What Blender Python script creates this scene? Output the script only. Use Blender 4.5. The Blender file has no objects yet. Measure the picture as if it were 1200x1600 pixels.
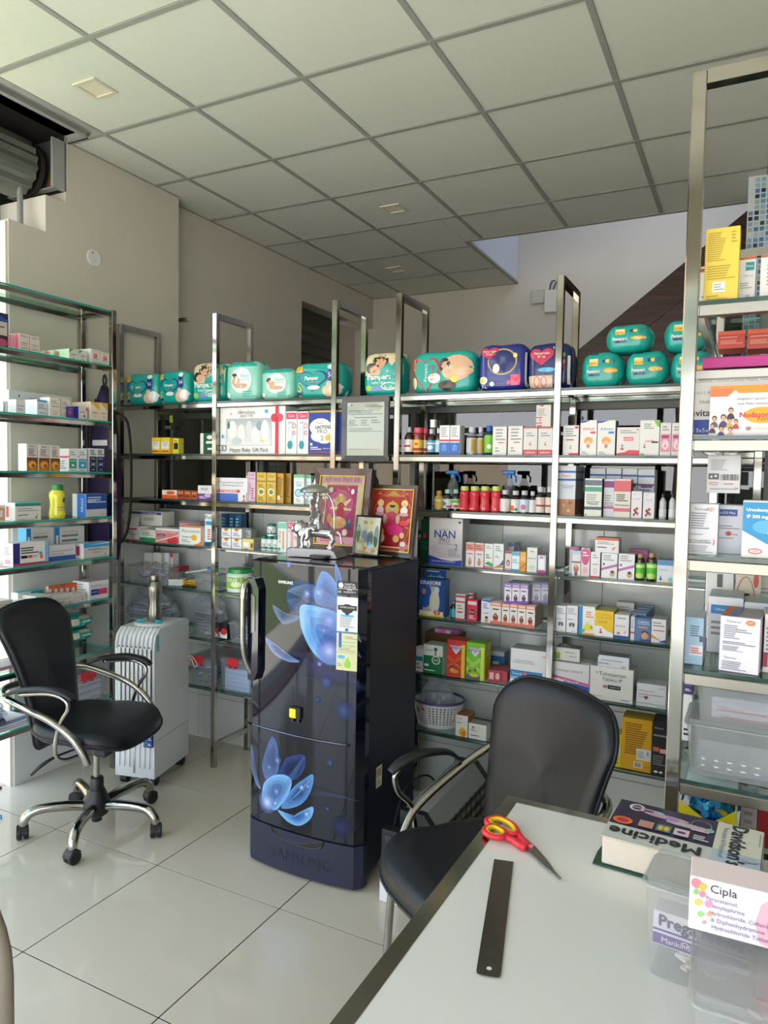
import bpy, bmesh, math, random
from mathutils import Vector, Matrix
import numpy as np
random.seed(7)
S = bpy.context.scene
COL = S.collection
PI = math.pi

# ------------------------------------------------------------------ camera
F_PX = 1118.188
CP = Vector((2.98433, -2.03716, 1.59387))
_a, _b, _c = 0.474289, -0.0525692, -0.0180291
RM = Matrix.Rotation(_a, 3, 'Z') @ Matrix.Rotation(_b, 3, 'X') @ Matrix.Rotation(_c, 3, 'Y')
cam_d = bpy.data.cameras.new('camera')
cam = bpy.data.objects.new('camera', cam_d)
COL.objects.link(cam)
right, fwd, up = RM.col[0], RM.col[1], RM.col[2]
m = Matrix.Identity(4)
for i in range(3):
    m[i][0] = right[i]; m[i][1] = up[i]; m[i][2] = -fwd[i]; m[i][3] = CP[i]
cam.matrix_world = m
cam_d.sensor_fit = 'VERTICAL'
cam_d.sensor_height = 36.0
cam_d.lens = F_PX / 1600 * 36.0
cam_d.clip_start = 0.02
S.camera = cam

# ------------------------------------------------------------------ world and light
W = bpy.data.worlds.new('sky'); S.world = W; W.use_nodes = True
nt = W.node_tree; nt.nodes.clear()
out = nt.nodes.new('ShaderNodeOutputWorld'); bg = nt.nodes.new('ShaderNodeBackground')
tc = nt.nodes.new('ShaderNodeTexCoord'); sep = nt.nodes.new('ShaderNodeSeparateXYZ')
rmp = nt.nodes.new('ShaderNodeValToRGB')
rmp.color_ramp.elements[0].position = 0.0; rmp.color_ramp.elements[0].color = (0.95, 0.96, 0.97, 1)
rmp.color_ramp.elements[1].position = 0.6; rmp.color_ramp.elements[1].color = (0.55, 0.72, 1.0, 1)
nt.links.new(tc.outputs['Generated'], sep.inputs[0]); nt.links.new(sep.outputs['Z'], rmp.inputs[0])
nt.links.new(rmp.outputs[0], bg.inputs['Color']); nt.links.new(bg.outputs[0], out.inputs[0])
bg.inputs['Strength'].default_value = 2.6
sun_d = bpy.data.lights.new('sun', 'SUN'); sun_d.energy = 14; sun_d.angle = math.radians(1.0); sun_d.color = (1, .96, .88)
sun = bpy.data.objects.new('sun', sun_d); COL.objects.link(sun)
sun.rotation_euler = Vector((-0.12, -0.2, -0.95)).to_track_quat('-Z', 'Y').to_euler()
def portal(name, loc, rot, sx, sy):
    d = bpy.data.lights.new(name, 'AREA'); d.shape = 'RECTANGLE'; d.size = sx; d.size_y = sy
    d.cycles.is_portal = True
    o = bpy.data.objects.new(name, d); COL.objects.link(o); o.location = loc; o.rotation_euler = rot
portal('portal_side', (-0.45, -1.6, 1.4), (0, -PI/2, 0), 2.8, 3.6)
portal('portal_front', (2.2, -3.45, 1.4), (PI/2, 0, 0), 5.2, 2.8)
S.view_settings.view_transform = 'Standard'
S.view_settings.look = 'None'
S.view_settings.gamma = 1.0
S.view_settings.use_curve_mapping = False
S.view_settings.exposure = 1.04

# ------------------------------------------------------------------ colours
def lin(h):
    h = h.lstrip('#'); v = [int(h[i:i+2], 16) / 255 for i in (0, 2, 4)]
    return tuple((x / 12.92 if x <= .04045 else ((x + .055) / 1.055) ** 2.4) for x in v) + (1.0,)
C = {'w': 'efeeea', 'k': '17171a', 'b': '2458b4', 'n': '1b2560', 'r': 'd0273a', 'g': '1f9a4a', 'y': 'f2cf2e', 'o': 'ea8a2c',
     'p': 'e8789a', 'm': 'c02488', 'v': '6a3aa6', 't': '18a79c', 'c': '4fb4e0', 's': 'd9a27c', 'x': '9a9a98', 'br': '7a4a2a',
     'cr': 'ece0c4', 'dg': '0d5a3a', 'l': '8ccf3c', 'lb': 'a9d0ea', 'gy': 'cfcfcd', 'dk': '3a3a40', 'gd': 'c79a2e', 'lp': 'f0bccb', 'lv': 'b9a3d6',
     'pg': '8fd6c2', 'sil': 'c8c8ca', 'og': 'e2632a', 'cy': 'e8e24a'}
def colr(s):
    if isinstance(s, tuple): return s
    return lin(C.get(s, s))

# ------------------------------------------------------------------ materials
MATS = {}
def nodemat(name):
    mt = bpy.data.materials.new(name); mt.use_nodes = True
    return mt, mt.node_tree, mt.node_tree.nodes['Principled BSDF']
def mat(name, col=None, rough=.5, metal=0., noise=None, bump=0., bscale=60., coat=0., spec=.5, trans=0., var=0., emit=0.):
    """principled material; col None = uses the mesh colour attribute (flat print)"""
    if name in MATS: return MATS[name]
    mt, t, p = nodemat(name)
    p.inputs['Roughness'].default_value = rough; p.inputs['Metallic'].default_value = metal
    p.inputs['Specular IOR Level'].default_value = spec
    p.inputs['Coat Weight'].default_value = coat; p.inputs['Coat Roughness'].default_value = .05
    if trans: p.inputs['Transmission Weight'].default_value = trans
    nz = t.nodes.new('ShaderNodeTexNoise'); nz.inputs['Scale'].default_value = bscale
    tco = t.nodes.new('ShaderNodeTexCoord'); t.links.new(tco.outputs['Object'], nz.inputs['Vector'])
    if col is None:
        at = t.nodes.new('ShaderNodeAttribute'); at.attribute_name = 'Col'; src = at.outputs['Color']
    else:
        rgb = t.nodes.new('ShaderNodeRGB'); rgb.outputs[0].default_value = colr(col); src = rgb.outputs[0]
    if var:
        hs = t.nodes.new('ShaderNodeMix'); hs.data_type = 'RGBA'; hs.blend_type = 'MULTIPLY'
        mr = t.nodes.new('ShaderNodeMapRange'); mr.inputs['To Min'].default_value = 1 - var; mr.inputs['To Max'].default_value = 1 + var
        n2 = t.nodes.new('ShaderNodeTexNoise'); n2.inputs['Scale'].default_value = bscale * .12; n2.inputs['Detail'].default_value = 5
        t.links.new(tco.outputs['Object'], n2.inputs['Vector'])
        t.links.new(n2.outputs['Fac'], mr.inputs['Value']); hs.inputs['Factor'].default_value = 1
        t.links.new(src, hs.inputs['A']); t.links.new(mr.outputs[0], hs.inputs['B']); src = hs.outputs['Result']
    t.links.new(src, p.inputs['Base Color'])
    if bump:
        b = t.nodes.new('ShaderNodeBump'); b.inputs['Strength'].default_value = bump; b.inputs['Distance'].default_value = .002
        t.links.new(nz.outputs['Fac'], b.inputs['Height']); t.links.new(b.outputs[0], p.inputs['Normal'])
    MATS[name] = mt
    return mt
def glassmat(name, tint, ior=1.5, edge=None, mixw=.0, rough=.0):
    """sheet glass / clear film: see-through with fresnel reflection"""
    if name in MATS: return MATS[name]
    mt, t, p = nodemat(name); t.nodes.remove(p); o = t.nodes['Material Output']
    tr = t.nodes.new('ShaderNodeBsdfTransparent'); tr.inputs[0].default_value = colr(tint)
    gl = t.nodes.new('ShaderNodeBsdfGlossy'); gl.inputs['Roughness'].default_value = rough
    fr = t.nodes.new('ShaderNodeFresnel'); fr.inputs['IOR'].default_value = ior
    ge = t.nodes.new('ShaderNodeNewGeometry'); mu = t.nodes.new('ShaderNodeMath'); mu.operation = 'MULTIPLY'; iv = t.nodes.new('ShaderNodeMath'); iv.operation = 'SUBTRACT'; iv.inputs[0].default_value = 1
    t.links.new(ge.outputs['Backfacing'], iv.inputs[1]); t.links.new(fr.outputs[0], mu.inputs[0]); t.links.new(iv.outputs[0], mu.inputs[1])
    mx = t.nodes.new('ShaderNodeMixShader'); t.links.new(mu.outputs[0], mx.inputs[0])
    t.links.new(tr.outputs[0], mx.inputs[1]); t.links.new(gl.outputs[0], mx.inputs[2]); last = mx
    if mixw:
        df = t.nodes.new('ShaderNodeBsdfPrincipled'); df.inputs['Base Color'].default_value = colr(edge or 'gy'); df.inputs['Roughness'].default_value = .25
        m2 = t.nodes.new('ShaderNodeMixShader'); m2.inputs[0].default_value = mixw
        t.links.new(mx.outputs[0], m2.inputs[1]); t.links.new(df.outputs[0], m2.inputs[2]); last = m2
    t.links.new(last.outputs[0], o.inputs['Surface'])
    MATS[name] = mt
    return mt
carton = mat('printed_carton', None, .42, var=.04)
gloss = mat('glossy_print', None, .12, coat=.6)
film = mat('plastic_film', None, .22, bump=.35, bscale=45, coat=.3)
plast = mat('coloured_plastic', None, .3)
matte = mat('matte_paint', None, .8)
chrome = mat('polished_steel', 'aaa69e', .10, 1., bump=.03, bscale=8)
steel = mat('brushed_steel', '9c988e', .34, 1., bump=.05, bscale=90)
leather = mat('black_leather', '191b20', .40, bump=.12, bscale=170, spec=.42)
blackp = mat('black_plastic', '17181b', .42)
wallm = mat('painted_plaster', 'd6cfc3', .85, bump=.08, bscale=25, var=.03)
glasst = glassmat('shelf_glass', 'e3f1ec')
glasse = mat('shelf_glass_edge', '1b9c8e', .15, coat=.5)
glassd = mat('shelf_glass_dark_edge', '2c4a44', .15, coat=.5)
pane = glassmat('window_glass', 'a4aaa8', ior=1.85)
clear = glassmat('clear_plastic', 'eef0f2', edge='e2e5e8', mixw=.16, rough=.12)
bagm = glassmat('plastic_bag', 'eef0f4', edge='d5d8de', mixw=.28, rough=.15)
silver = mat('silver_metal', 'd0d0d2', .3, 1., bump=.3, bscale=220)
wood = None

# ------------------------------------------------------------------ projection helpers: where a photo point lies on a plane of the room
def hit(px, py, ax, v):
    d = RM @ Vector(((px - 600) / F_PX, 1, -(py - 800) / F_PX))
    i = 'xyz'.index(ax); t = (v - CP[i]) / d[i]
    return CP + d * t

# ------------------------------------------------------------------ mesh builder
class MB:
    def __init__(s): s.v = []; s.f = []; s.c = []; s.m = []; s.T = None
    def add(s, vs, fs, col='w', mi=0):
        n = len(s.v); c = colr(col)
        if s.T: vs = [s.T @ Vector(v) for v in vs]
        s.v += [tuple(v) for v in vs]
        for f in fs:
            s.f.append([i + n for i in f]); s.c.append(c); s.m.append(mi)
    def box(s, x0, y0, z0, x1, y1, z1, col='w', mi=0, bev=0., cols=None):
        if bev <= 0:
            vs = [(x, y, z) for z in (z0, z1) for y in (y0, y1) for x in (x0, x1)]
            fs = [(0, 2, 3, 1), (4, 5, 7, 6), (0, 1, 5, 4), (1, 3, 7, 5), (3, 2, 6, 7), (2, 0, 4, 6)]
            if cols:
                for f, c in zip(fs, cols): s.add([vs[i] for i in f], [(0, 1, 2, 3)], c or col, mi)
            else: s.add(vs, fs, col, mi)
            return
        b = min(bev, (x1-x0)*.45, (y1-y0)*.45, (z1-z0)*.45)
        vs = []; idx = {}
        for sx in (0, 1):
            for sy in (0, 1):
                for sz in (0, 1):
                    X = (x0, x1)[sx]; Y = (y0, y1)[sy]; Z = (z0, z1)[sz]
                    ix = b if sx == 0 else -b; iy = b if sy == 0 else -b; iz = b if sz == 0 else -b
                    for a, p in (('x', (X, Y+iy, Z+iz)), ('y', (X+ix, Y, Z+iz)), ('z', (X+ix, Y+iy, Z))):
                        idx[(sx, sy, sz, a)] = len(vs); vs.append(p)
        I = idx; fs = []; cc = []
        cs = cols or [None]*6   # order: bottom, top, front(-y), right(+x), back(+y), left(-x)
        def q(lst, c=None): fs.append(lst); cc.append(c)
        q([I[0,0,0,'z'], I[0,1,0,'z'], I[1,1,0,'z'], I[1,0,0,'z']], cs[0]); q([I[0,0,1,'z'], I[1,0,1,'z'], I[1,1,1,'z'], I[0,1,1,'z']], cs[1])
        q([I[0,0,0,'y'], I[1,0,0,'y'], I[1,0,1,'y'], I[0,0,1,'y']], cs[2]); q([I[1,0,0,'x'], I[1,1,0,'x'], I[1,1,1,'x'], I[1,0,1,'x']], cs[3])
        q([I[1,1,0,'y'], I[0,1,0,'y'], I[0,1,1,'y'], I[1,1,1,'y']], cs[4]); q([I[0,1,0,'x'], I[0,0,0,'x'], I[0,0,1,'x'], I[0,1,1,'x']], cs[5])
        for sx in (0, 1):
            for sy in (0, 1): q([I[sx,sy,0,'x'], I[sx,sy,0,'y'], I[sx,sy,1,'y'], I[sx,sy,1,'x']])
            for sz in (0, 1): q([I[sx,0,sz,'x'], I[sx,0,sz,'z'], I[sx,1,sz,'z'], I[sx,1,sz,'x']])
        for sy in (0, 1):
            for sz in (0, 1): q([I[0,sy,sz,'y'], I[0,sy,sz,'z'], I[1,sy,sz,'z'], I[1,sy,sz,'y']])
        for sx in (0, 1):
            for sy in (0, 1):
                for sz in (0, 1): q([I[sx,sy,sz,'x'], I[sx,sy,sz,'y'], I[sx,sy,sz,'z']])
        n = len(s.v)
        if s.T: vs = [s.T @ Vector(v) for v in vs]
        s.v += [tuple(v) for v in vs]
        for f, c in zip(fs, cc): s.f.append([i+n for i in f]); s.c.append(colr(c or col)); s.m.append(mi)
    def lathe(s, prof, seg=16, cx=0, cy=0, col='w', mi=0, sx=1., sy=1., ripple=None):
        vs = []; fs = []
        for r, z in prof:
            for k in range(seg):
                a = 2*PI*k/seg; rr = r*(1+(ripple(a, z) if ripple else 0))
                vs.append((cx+rr*sx*math.cos(a), cy+rr*sy*math.sin(a), z))
        for j in range(len(prof)-1):
            for k in range(seg):
                k2 = (k+1) % seg; fs.append((j*seg+k, j*seg+k2, (j+1)*seg+k2, (j+1)*seg+k))
        fs.append(tuple(reversed(range(seg)))); n = (len(prof)-1)*seg; fs.append(tuple(range(n, n+seg)))
        s.add(vs, fs, col, mi)
    def tube(s, pts, r, seg=10, col='w', mi=0, smooth=0, flat=1., caps=True, closed=False, upv=(0, 0, 1)):
        P = [Vector(p) for p in pts]
        R = list(r) if isinstance(r, (list, tuple)) else [r]*len(P)
        if smooth: P, R = catmull(P, R, smooth, closed)
        n = len(P); vs = []; fs = []; prev = None
        for i, p in enumerate(P):
            if closed: d = P[(i+1) % n]-P[i-1]
            else: d = P[min(i+1, n-1)]-P[max(i-1, 0)]
            d.normalize()
            if prev is None:
                u = Vector(upv).cross(d)
                if u.length < .05: u = Vector((1, 0, 0)).cross(d)
            else: u = prev-d*prev.dot(d)
            u.normalize(); prev = u; w = d.cross(u)
            for k in range(seg):
                a = 2*PI*k/seg; vs.append(p+u*math.cos(a)*R[i]+w*math.sin(a)*R[i]*flat)
        for i in range(n if closed else n-1):
            i2 = (i+1) % n
            for k in range(seg):
                k2 = (k+1) % seg; fs.append((i*seg+k, i*seg+k2, i2*seg+k2, i2*seg+k))
        if caps and not closed:
            fs.append(tuple(reversed(range(seg)))); fs.append(tuple(range((n-1)*seg, n*seg)))
        s.add(vs, fs, col, mi)
    def ball(s, c, r, seg=12, rings=8, col='w', mi=0):
        if not isinstance(r, (tuple, list)): r = (r, r, r)
        vs = []; fs = []
        for j in range(1, rings):
            t = PI*j/rings
            for k in range(seg):
                a = 2*PI*k/seg; vs.append((c[0]+r[0]*math.sin(t)*math.cos(a), c[1]+r[1]*math.sin(t)*math.sin(a), c[2]-r[2]*math.cos(t)))
        for j in range(rings-2):
            for k in range(seg):
                k2 = (k+1) % seg; fs.append((j*seg+k, j*seg+k2, (j+1)*seg+k2, (j+1)*seg+k))
        b = len(vs); vs.append((c[0], c[1], c[2]-r[2])); vs.append((c[0], c[1], c[2]+r[2])); o = (rings-2)*seg
        for k in range(seg):
            k2 = (k+1) % seg; fs.append((b, k2, k)); fs.append((b+1, o+k, o+k2))
        s.add(vs, fs, col, mi)
    def prism(s, pts, y0, y1, col='w', mi=0, axis='y'):
        n = len(pts)
        def P(a, b, y): return {'y': (a, y, b), 'z': (a, b, y), 'x': (y, a, b)}[axis]
        vs = [P(a, b, y0) for a, b in pts]+[P(a, b, y1) for a, b in pts]
        fs = [tuple(range(n)), tuple(reversed(range(n, 2*n)))]+[(i, i+n, (i+1) % n+n, (i+1) % n) for i in range(n)]
        s.add(vs, fs, col, mi)
    def grid(s, fn, nu, nv, col='w', mi=0, cfn=None):
        vs = [fn(i/nu, j/nv) for j in range(nv+1) for i in range(nu+1)]
        n = len(s.v)
        if s.T: vs = [s.T @ Vector(v) for v in vs]
        s.v += [tuple(v) for v in vs]
        for j in range(nv):
            for i in range(nu):
                a = n+j*(nu+1)+i; s.f.append([a, a+1, a+nu+2, a+nu+1])
                s.c.append(cfn((i+.5)/nu, (j+.5)/nv) if cfn else colr(col)); s.m.append(mi)
    def cushion(s, outline, T, warp=None, rings=((1, 0), (.985, .55), (.94, .85), (.8, .97), (.5, 1.), (.0001, 1.)), back=None, col='w', mi=0):
        """pillow from a closed outline in (a,b); thickness in c; warp(a,b,c)->xyz"""
        n = len(outline); ca = sum(p[0] for p in outline)/n; cb = sum(p[1] for p in outline)/n
        L = []
        for r, h in rings: L.append([(ca+(a-ca)*r, cb+(b-cb)*r, h*T/2) for a, b in outline])
        Bk = back if back is not None else T/2
        for r, h in list(rings)[1:]: L.insert(0, [(ca+(a-ca)*r, cb+(b-cb)*r, -h*Bk) for a, b in outline])
        vs = [p for ring in L for p in ring]
        if warp: vs = [warp(*p) for p in vs]
        fs = []
        for j in range(len(L)-1):
            for k in range(n):
                k2 = (k+1) % n; fs.append((j*n+k, j*n+k2, (j+1)*n+k2, (j+1)*n+k))
        s.add(vs, fs, col, mi)
    def build(s, name, mats, parent=None, smooth=False, loc=None, rotz=0., fix=True):
        me = bpy.data.meshes.new(name); me.from_pydata(s.v, [], s.f)
        if not isinstance(mats, (list, tuple)): mats = [mats]
        for mm in mats: me.materials.append(mm)
        ca = me.color_attributes.new('Col', 'FLOAT_COLOR', 'CORNER')
        tot = np.repeat(np.array(s.c, dtype=np.float32), [len(f) for f in s.f], axis=0)
        ca.data.foreach_set('color', tot.ravel())
        me.polygons.foreach_set('material_index', s.m)
        if smooth is True or smooth: me.polygons.foreach_set('use_smooth', [True]*len(s.f))
        me.validate(); me.update()
        if fix:
            bm = bmesh.new(); bm.from_mesh(me); bmesh.ops.recalc_face_normals(bm, faces=bm.faces); bm.to_mesh(me); bm.free()
        if smooth and smooth is not True: me.set_sharp_from_angle(angle=math.radians(smooth))
        o = bpy.data.objects.new(name, me); COL.objects.link(o)
        if parent: o.parent = parent
        if loc is not None: o.location = loc
        o.rotation_euler[2] = rotz
        return o
def catmull(P, R, k, closed=False):
    n = len(P); out = []; ro = []
    rng = range(n) if closed else range(n-1)
    for i in rng:
        if closed: p0, p1, p2, p3 = P[i-1], P[i], P[(i+1) % n], P[(i+2) % n]; r1, r2 = R[i], R[(i+1) % n]
        else: p0, p1, p2, p3 = P[max(i-1, 0)], P[i], P[i+1], P[min(i+2, n-1)]; r1, r2 = R[i], R[i+1]
        for j in range(k):
            t = j/k
            out.append(.5*((2*p1)+(p2-p0)*t+(2*p0-5*p1+4*p2-p3)*t*t+(3*p1-p0-3*p2+p3)*t**3)); ro.append(r1+(r2-r1)*t)
    if not closed: out.append(P[-1].copy()); ro.append(R[-1])
    return out, ro
def rrect(w, h, r, n=5, cx=0, cy=0):
    pts = []
    for (sx, sy, a0) in ((1, 1, 0), (-1, 1, 90), (-1, -1, 180), (1, -1, 270)):
        for k in range(n+1):
            a = math.radians(a0+90*k/n); pts.append((cx+sx*(w/2-r)+r*math.cos(a), cy+sy*(h/2-r)+r*math.sin(a)))
    return pts
LABELS = {}
def tag(o, label, cat, group=None, kind=None):
    if label: o['label'] = label; LABELS.setdefault(label, []).append(o.name)
    if cat: o['category'] = cat
    if group: o['group'] = group
    if kind: o['kind'] = kind
    return o
def empty(name, loc, rz=0., label=None, cat=None, group=None):
    o = bpy.data.objects.new(name, None); COL.objects.link(o); o.location = loc; o.rotation_euler[2] = rz
    o.empty_display_size = .05
    return tag(o, label, cat, group)
def struct(o): o['kind'] = 'structure'; return o
def copy_tree(o, parent=None):
    c = o.copy(); COL.objects.link(c); c.parent = parent
    for ch in [x for x in bpy.data.objects if x.parent == o]: copy_tree(ch, c)
    return c

# ------------------------------------------------------------------ flat print
_fc = {}
def text_mesh(txt):
    if txt in _fc: return _fc[txt]
    cu = bpy.data.curves.new('lettering', 'FONT'); cu.body = txt; cu.resolution_u = 2; cu.size = 1.0
    cu.align_x = 'CENTER'; cu.align_y = 'CENTER'; cu.space_line = .95
    o = bpy.data.objects.new('lettering', cu); COL.objects.link(o)
    dg = bpy.context.evaluated_depsgraph_get(); dg.update()
    me = o.evaluated_get(dg).to_mesh()
    vs = [tuple(v.co[:2]) for v in me.vertices]; fs = [tuple(p.vertices) for p in me.polygons]
    o.evaluated_get(dg).to_mesh_clear(); bpy.data.objects.remove(o); bpy.data.curves.remove(cu)
    if vs:
        xs = [v[0] for v in vs]; ys = [v[1] for v in vs]; w = max(xs)-min(xs); cx = (max(xs)+min(xs))/2; cy = (max(ys)+min(ys))/2
        vs = [((x-cx)/w, (y-cy)/w) for x, y in vs]; h = (max(ys)-min(ys))/w
    else: h = 0
    _fc[txt] = (vs, fs, h); return _fc[txt]
def draw(mb, spec, surf, w, h, sub=1, mi=0):
    """spec 'cmd ...; cmd ...' in face units u,v 0..1 ; surf(u,v,lift)->xyz"""
    lift = .0004; surf_ = surf
    surf = lambda u, v, l: surf_(min(.996, max(.004, u)), min(.996, max(.006, v)), l)
    for cmd in spec.split(';'):
        cmd = cmd.strip()
        if not cmd: continue
        a = cmd.split(' ')
        k = a[0]; c = a[1]
        lift += .00012
        if k == 'r':
            u0, v0, u1, v1 = map(float, a[2:6])
            n = sub
            mb.grid(lambda s, t: surf(u0+(u1-u0)*s, v0+(v1-v0)*t, lift), n, n, c, mi)
        elif k == 'g':   # vertical gradient rectangle c1>c2
            c1, c2 = [colr(q) for q in c.split('>')]; u0, v0, u1, v1 = map(float, a[2:6])
            mb.grid(lambda s, t: surf(u0+(u1-u0)*s, v0+(v1-v0)*t, lift), 1, 8, 'w', mi, cfn=lambda s, t: tuple(c1[i]*(1-t)+c2[i]*t for i in range(4)))
        elif k == 'e':
            u, v, ru, rv = map(float, a[2:6]); n = 14
            rings = 3 if sub > 1 else 1
            vs = [surf(u, v, lift)]; fs = []
            for q in range(1, rings+1):
                for j in range(n):
                    an = 2*PI*j/n; vs.append(surf(u+ru*q/rings*math.cos(an), v+rv*q/rings*math.sin(an), lift))
            for j in range(n):
                fs.append((0, 1+j, 1+(j+1) % n))
                for q in range(rings-1): fs.append((1+q*n+j, 1+(q+1)*n+j, 1+(q+1)*n+(j+1) % n, 1+q*n+(j+1) % n))
            mb.add(vs, fs, c, mi)
        elif k == 'o':   # ring (ellipse outline) thickness last
            u, v, ru, rv, th = map(float, a[2:7]); n = 20
            vs = []
            for j in range(n):
                an = 2*PI*j/n; vs.append(surf(u+ru*math.cos(an), v+rv*math.sin(an), lift)); vs.append(surf(u+(ru-th)*math.cos(an), v+(rv-th*w/h)*math.sin(an), lift))
            mb.add(vs, [(2*j, 2*((j+1) % n), 2*((j+1) % n)+1, 2*j+1) for j in range(n)], c, mi)
        elif k == 'p':
            pts = [tuple(map(float, q.split(','))) for q in a[2:]]
            mb.add([surf(u, v, lift) for u, v in pts], [tuple(range(len(pts)))], c, mi)
        elif k in 'tB':   # lettering; B = bold
            u, v, ww = map(float, a[2:5]); txt = ' '.join(a[5:]).replace('|', '\n')
            vs, fs, hh = text_mesh(txt)
            for q_, (du, dv) in enumerate(((0, 0),) if k == 't' else ((-1, 0), (1, 0), (0, 1), (0, -1))):
                e_ = ww*.009; mb.add([surf(u+du*e_+x*ww, v+dv*e_*w/h+y*ww*w/h, lift+q_*.00004) for x, y in vs], fs, c, mi)
        elif k == 'T':   # text turned a quarter to read bottom-to-top
            u, v, hh_ = map(float, a[2:5]); txt = ' '.join(a[5:]).replace('|', '\n')
            vs, fs, hh = text_mesh(txt)
            mb.add([surf(u-y*hh_*h/w, v+x*hh_, lift) for x, y in vs], fs, c, mi)
        elif k == 'l':
            u0, v0, u1, v1 = map(float, a[2:6]); n = int(a[6])
            dv = (v1-v0)/n
            for j in range(n):
                uu = u0+(u1-u0)*(1-.35*(((j*7919) % 10)/10)); vv = v0+dv*(j+.25)
                mb.add([surf(u0, vv, lift), surf(uu, vv, lift), surf(uu, vv+dv*.45, lift), surf(u0, vv+dv*.45, lift)], [(0, 1, 2, 3)], c, mi)
        elif k == 'b':   # barcode bars
            u0, v0, u1, v1 = map(float, a[2:6]); n = 12
            for j in range(n):
                uu = u0+(u1-u0)*j/n; ww = (u1-u0)/n*(.35+.4*((j*37) % 5)/5)
                mb.add([surf(uu, v0, lift), surf(uu+ww, v0, lift), surf(uu+ww, v1, lift), surf(uu, v1, lift)], [(0, 1, 2, 3)], c, mi)
        elif k == 'H':   # heart outline ring
            u, v, ru, rv, th = map(float, a[2:7]); n = 28; vs = []
            for j in range(n):
                t = 2*PI*j/n; hx = math.sin(t)**3; hy = (13*math.cos(t)-5*math.cos(2*t)-2*math.cos(3*t)-math.cos(4*t))/15
                for q in (1, 1-th): vs.append(surf(u+ru*hx*q, v+rv*hy*q, lift))
            mb.add(vs, [(2*j, 2*((j+1) % n), 2*((j+1) % n)+1, 2*j+1) for j in range(n)], c, mi)
            if a[7:]: mb.add([surf(u+ru*(1-th)*math.sin(2*PI*j/n)**3, v+rv*(1-th)*(13*math.cos(2*PI*j/n)-5*math.cos(4*PI*j/n)-2*math.cos(6*PI*j/n)-math.cos(8*PI*j/n))/15, lift) for j in range(n)], [tuple(range(n))], a[7], mi)
        elif k == 'f':   # small person: head + shoulders at u,v size
            u, v, sz = map(float, a[2:5]); q = w/h
            n = 12
            mb.add([surf(u+sz*.62*math.cos(PI*j/n), v-sz*1.5*q+sz*1.0*q*math.sin(PI*j/n), lift) for j in range(n+1)], [tuple(range(n+1))], c, mi)
            mb.add([surf(u+sz*.40*math.cos(2*PI*j/n), v+sz*.05*q+sz*.5*q*math.sin(2*PI*j/n), lift+.0001) for j in range(n)], [tuple(range(n))], '2a1a14', mi)
            mb.add([surf(u+sz*.32*math.cos(2*PI*j/n), v-sz*.10*q+sz*.42*q*math.sin(2*PI*j/n), lift+.0002) for j in range(n)], [tuple(range(n))], 's', mi)

# ================================================================== STRUCTURE
H = 3.282
XR, YF, YB = 4.6, -3.4, 4.15
def sbox(name, a, b, m_, parent=None, col='w', bev=0.):
    mb = MB(); mb.box(a[0], a[1], a[2], b[0], b[1], b[2], col, bev=bev)
    o = mb.build(name, m_, parent)
    if not parent: struct(o)
    return o
# floor: dark grout bed and one object per tile
fl = sbox('floor', (-.55, YF, -.06), (XR, YB, -.0026), mat('grout', '100d0b', .95, bump=.2, spec=.05))
ftm = mat('glazed_floor_tile', 'cdc3b1', .09, coat=.3, var=.035, bscale=9)
_share = {}
def tile_piece(name, x0, y0, x1, y1, z, th, m_, parent, bev=.0015):
    key = (name, round(x1-x0, 4), round(y1-y0, 4))
    if key not in _share:
        mb = MB(); mb.box(0, 0, -th, x1-x0, y1-y0, 0, 'w', bev=bev); o = mb.build(name, m_, parent, loc=(x0, y0, z)); _share[key] = o.data; return o
    o = bpy.data.objects.new(name, _share[key]); COL.objects.link(o); o.parent = parent; o.location = (x0, y0, z); return o
gx, gy, G = .9068-1.8, .0596-3.6, .6
for i in range(10):
    for j in range(8):
        x0, x1 = gx+i*G+.0022, gx+(i+1)*G-.0022; y0, y1 = gy+j*G+.0022, gy+(j+1)*G-.0022
        x0 = max(x0, -.54); x1 = min(x1, XR-.001); y0 = max(y0, YF+.001); y1 = min(y1, 1.229)
        if x1-x0 < .02 or y1-y0 < .02: continue
        tile_piece('floor_tile', x0, y0, x1, y1, 0, .0024, ftm, fl, .0003)

# ceiling: slab, inlay tiles, T-bar grid
cm = mat('ceiling_tile', 'e4e3d8', .85, bump=.12, bscale=300, var=.03, spec=.2)
ce = sbox('ceiling', (-.25, YF, H+.03), (XR, 2.9, H+.10), matte, col='c9c9c4')
ce2 = MB(); ce2.box(-.35, 1.4, H+.03, -.25, 2.9, H+.1, 'c9c9c4'); ce2.box(-.35, 2.9, H+.03, .995, YB, H+.10, 'c9c9c4')
ce2.build('ceiling_slab', matte, ce)
bars = []
for i in range(-1, 8):
    for j in range(-6, 7):
        x0, x1 = i*G, (i+1)*G; y0, y1 = j*G, (j+1)*G
        xx0 = x0 if i >= 0 else (-.35 if y0 >= 1.2 else -.25)
        if i == -1 and y1 <= .61: continue
        yy1 = min(y1, 4.15) if x1 <= 1.21 and (x0 < 1.08) else min(y1, 2.9)
        xx1 = min(x1, XR)
        if x0 < 1.08 < x1 and y0 >= 2.4: xx1 = 1.08 if y0 >= 2.9 else x1
        if x0 < 1.08 < x1 and y0 < 2.9 < y1:
            tile_piece('ceiling_tile', x0+.012, y0+.012, 1.07, 2.988, H+.012, .008, cm, ce, .001); tile_piece('ceiling_tile', 1.072, y0+.012, x1-.012, 2.9, H+.012, .008, cm, ce, .001)
            continue
        if yy1-y0 < .05 or xx1-xx0 < .05: continue
        tile_piece('ceiling_tile', xx0+.012*(i >= 0), max(y0, YF)+.012, xx1-.012, yy1-.012, H+.012, .008, cm, ce, .001)
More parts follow.
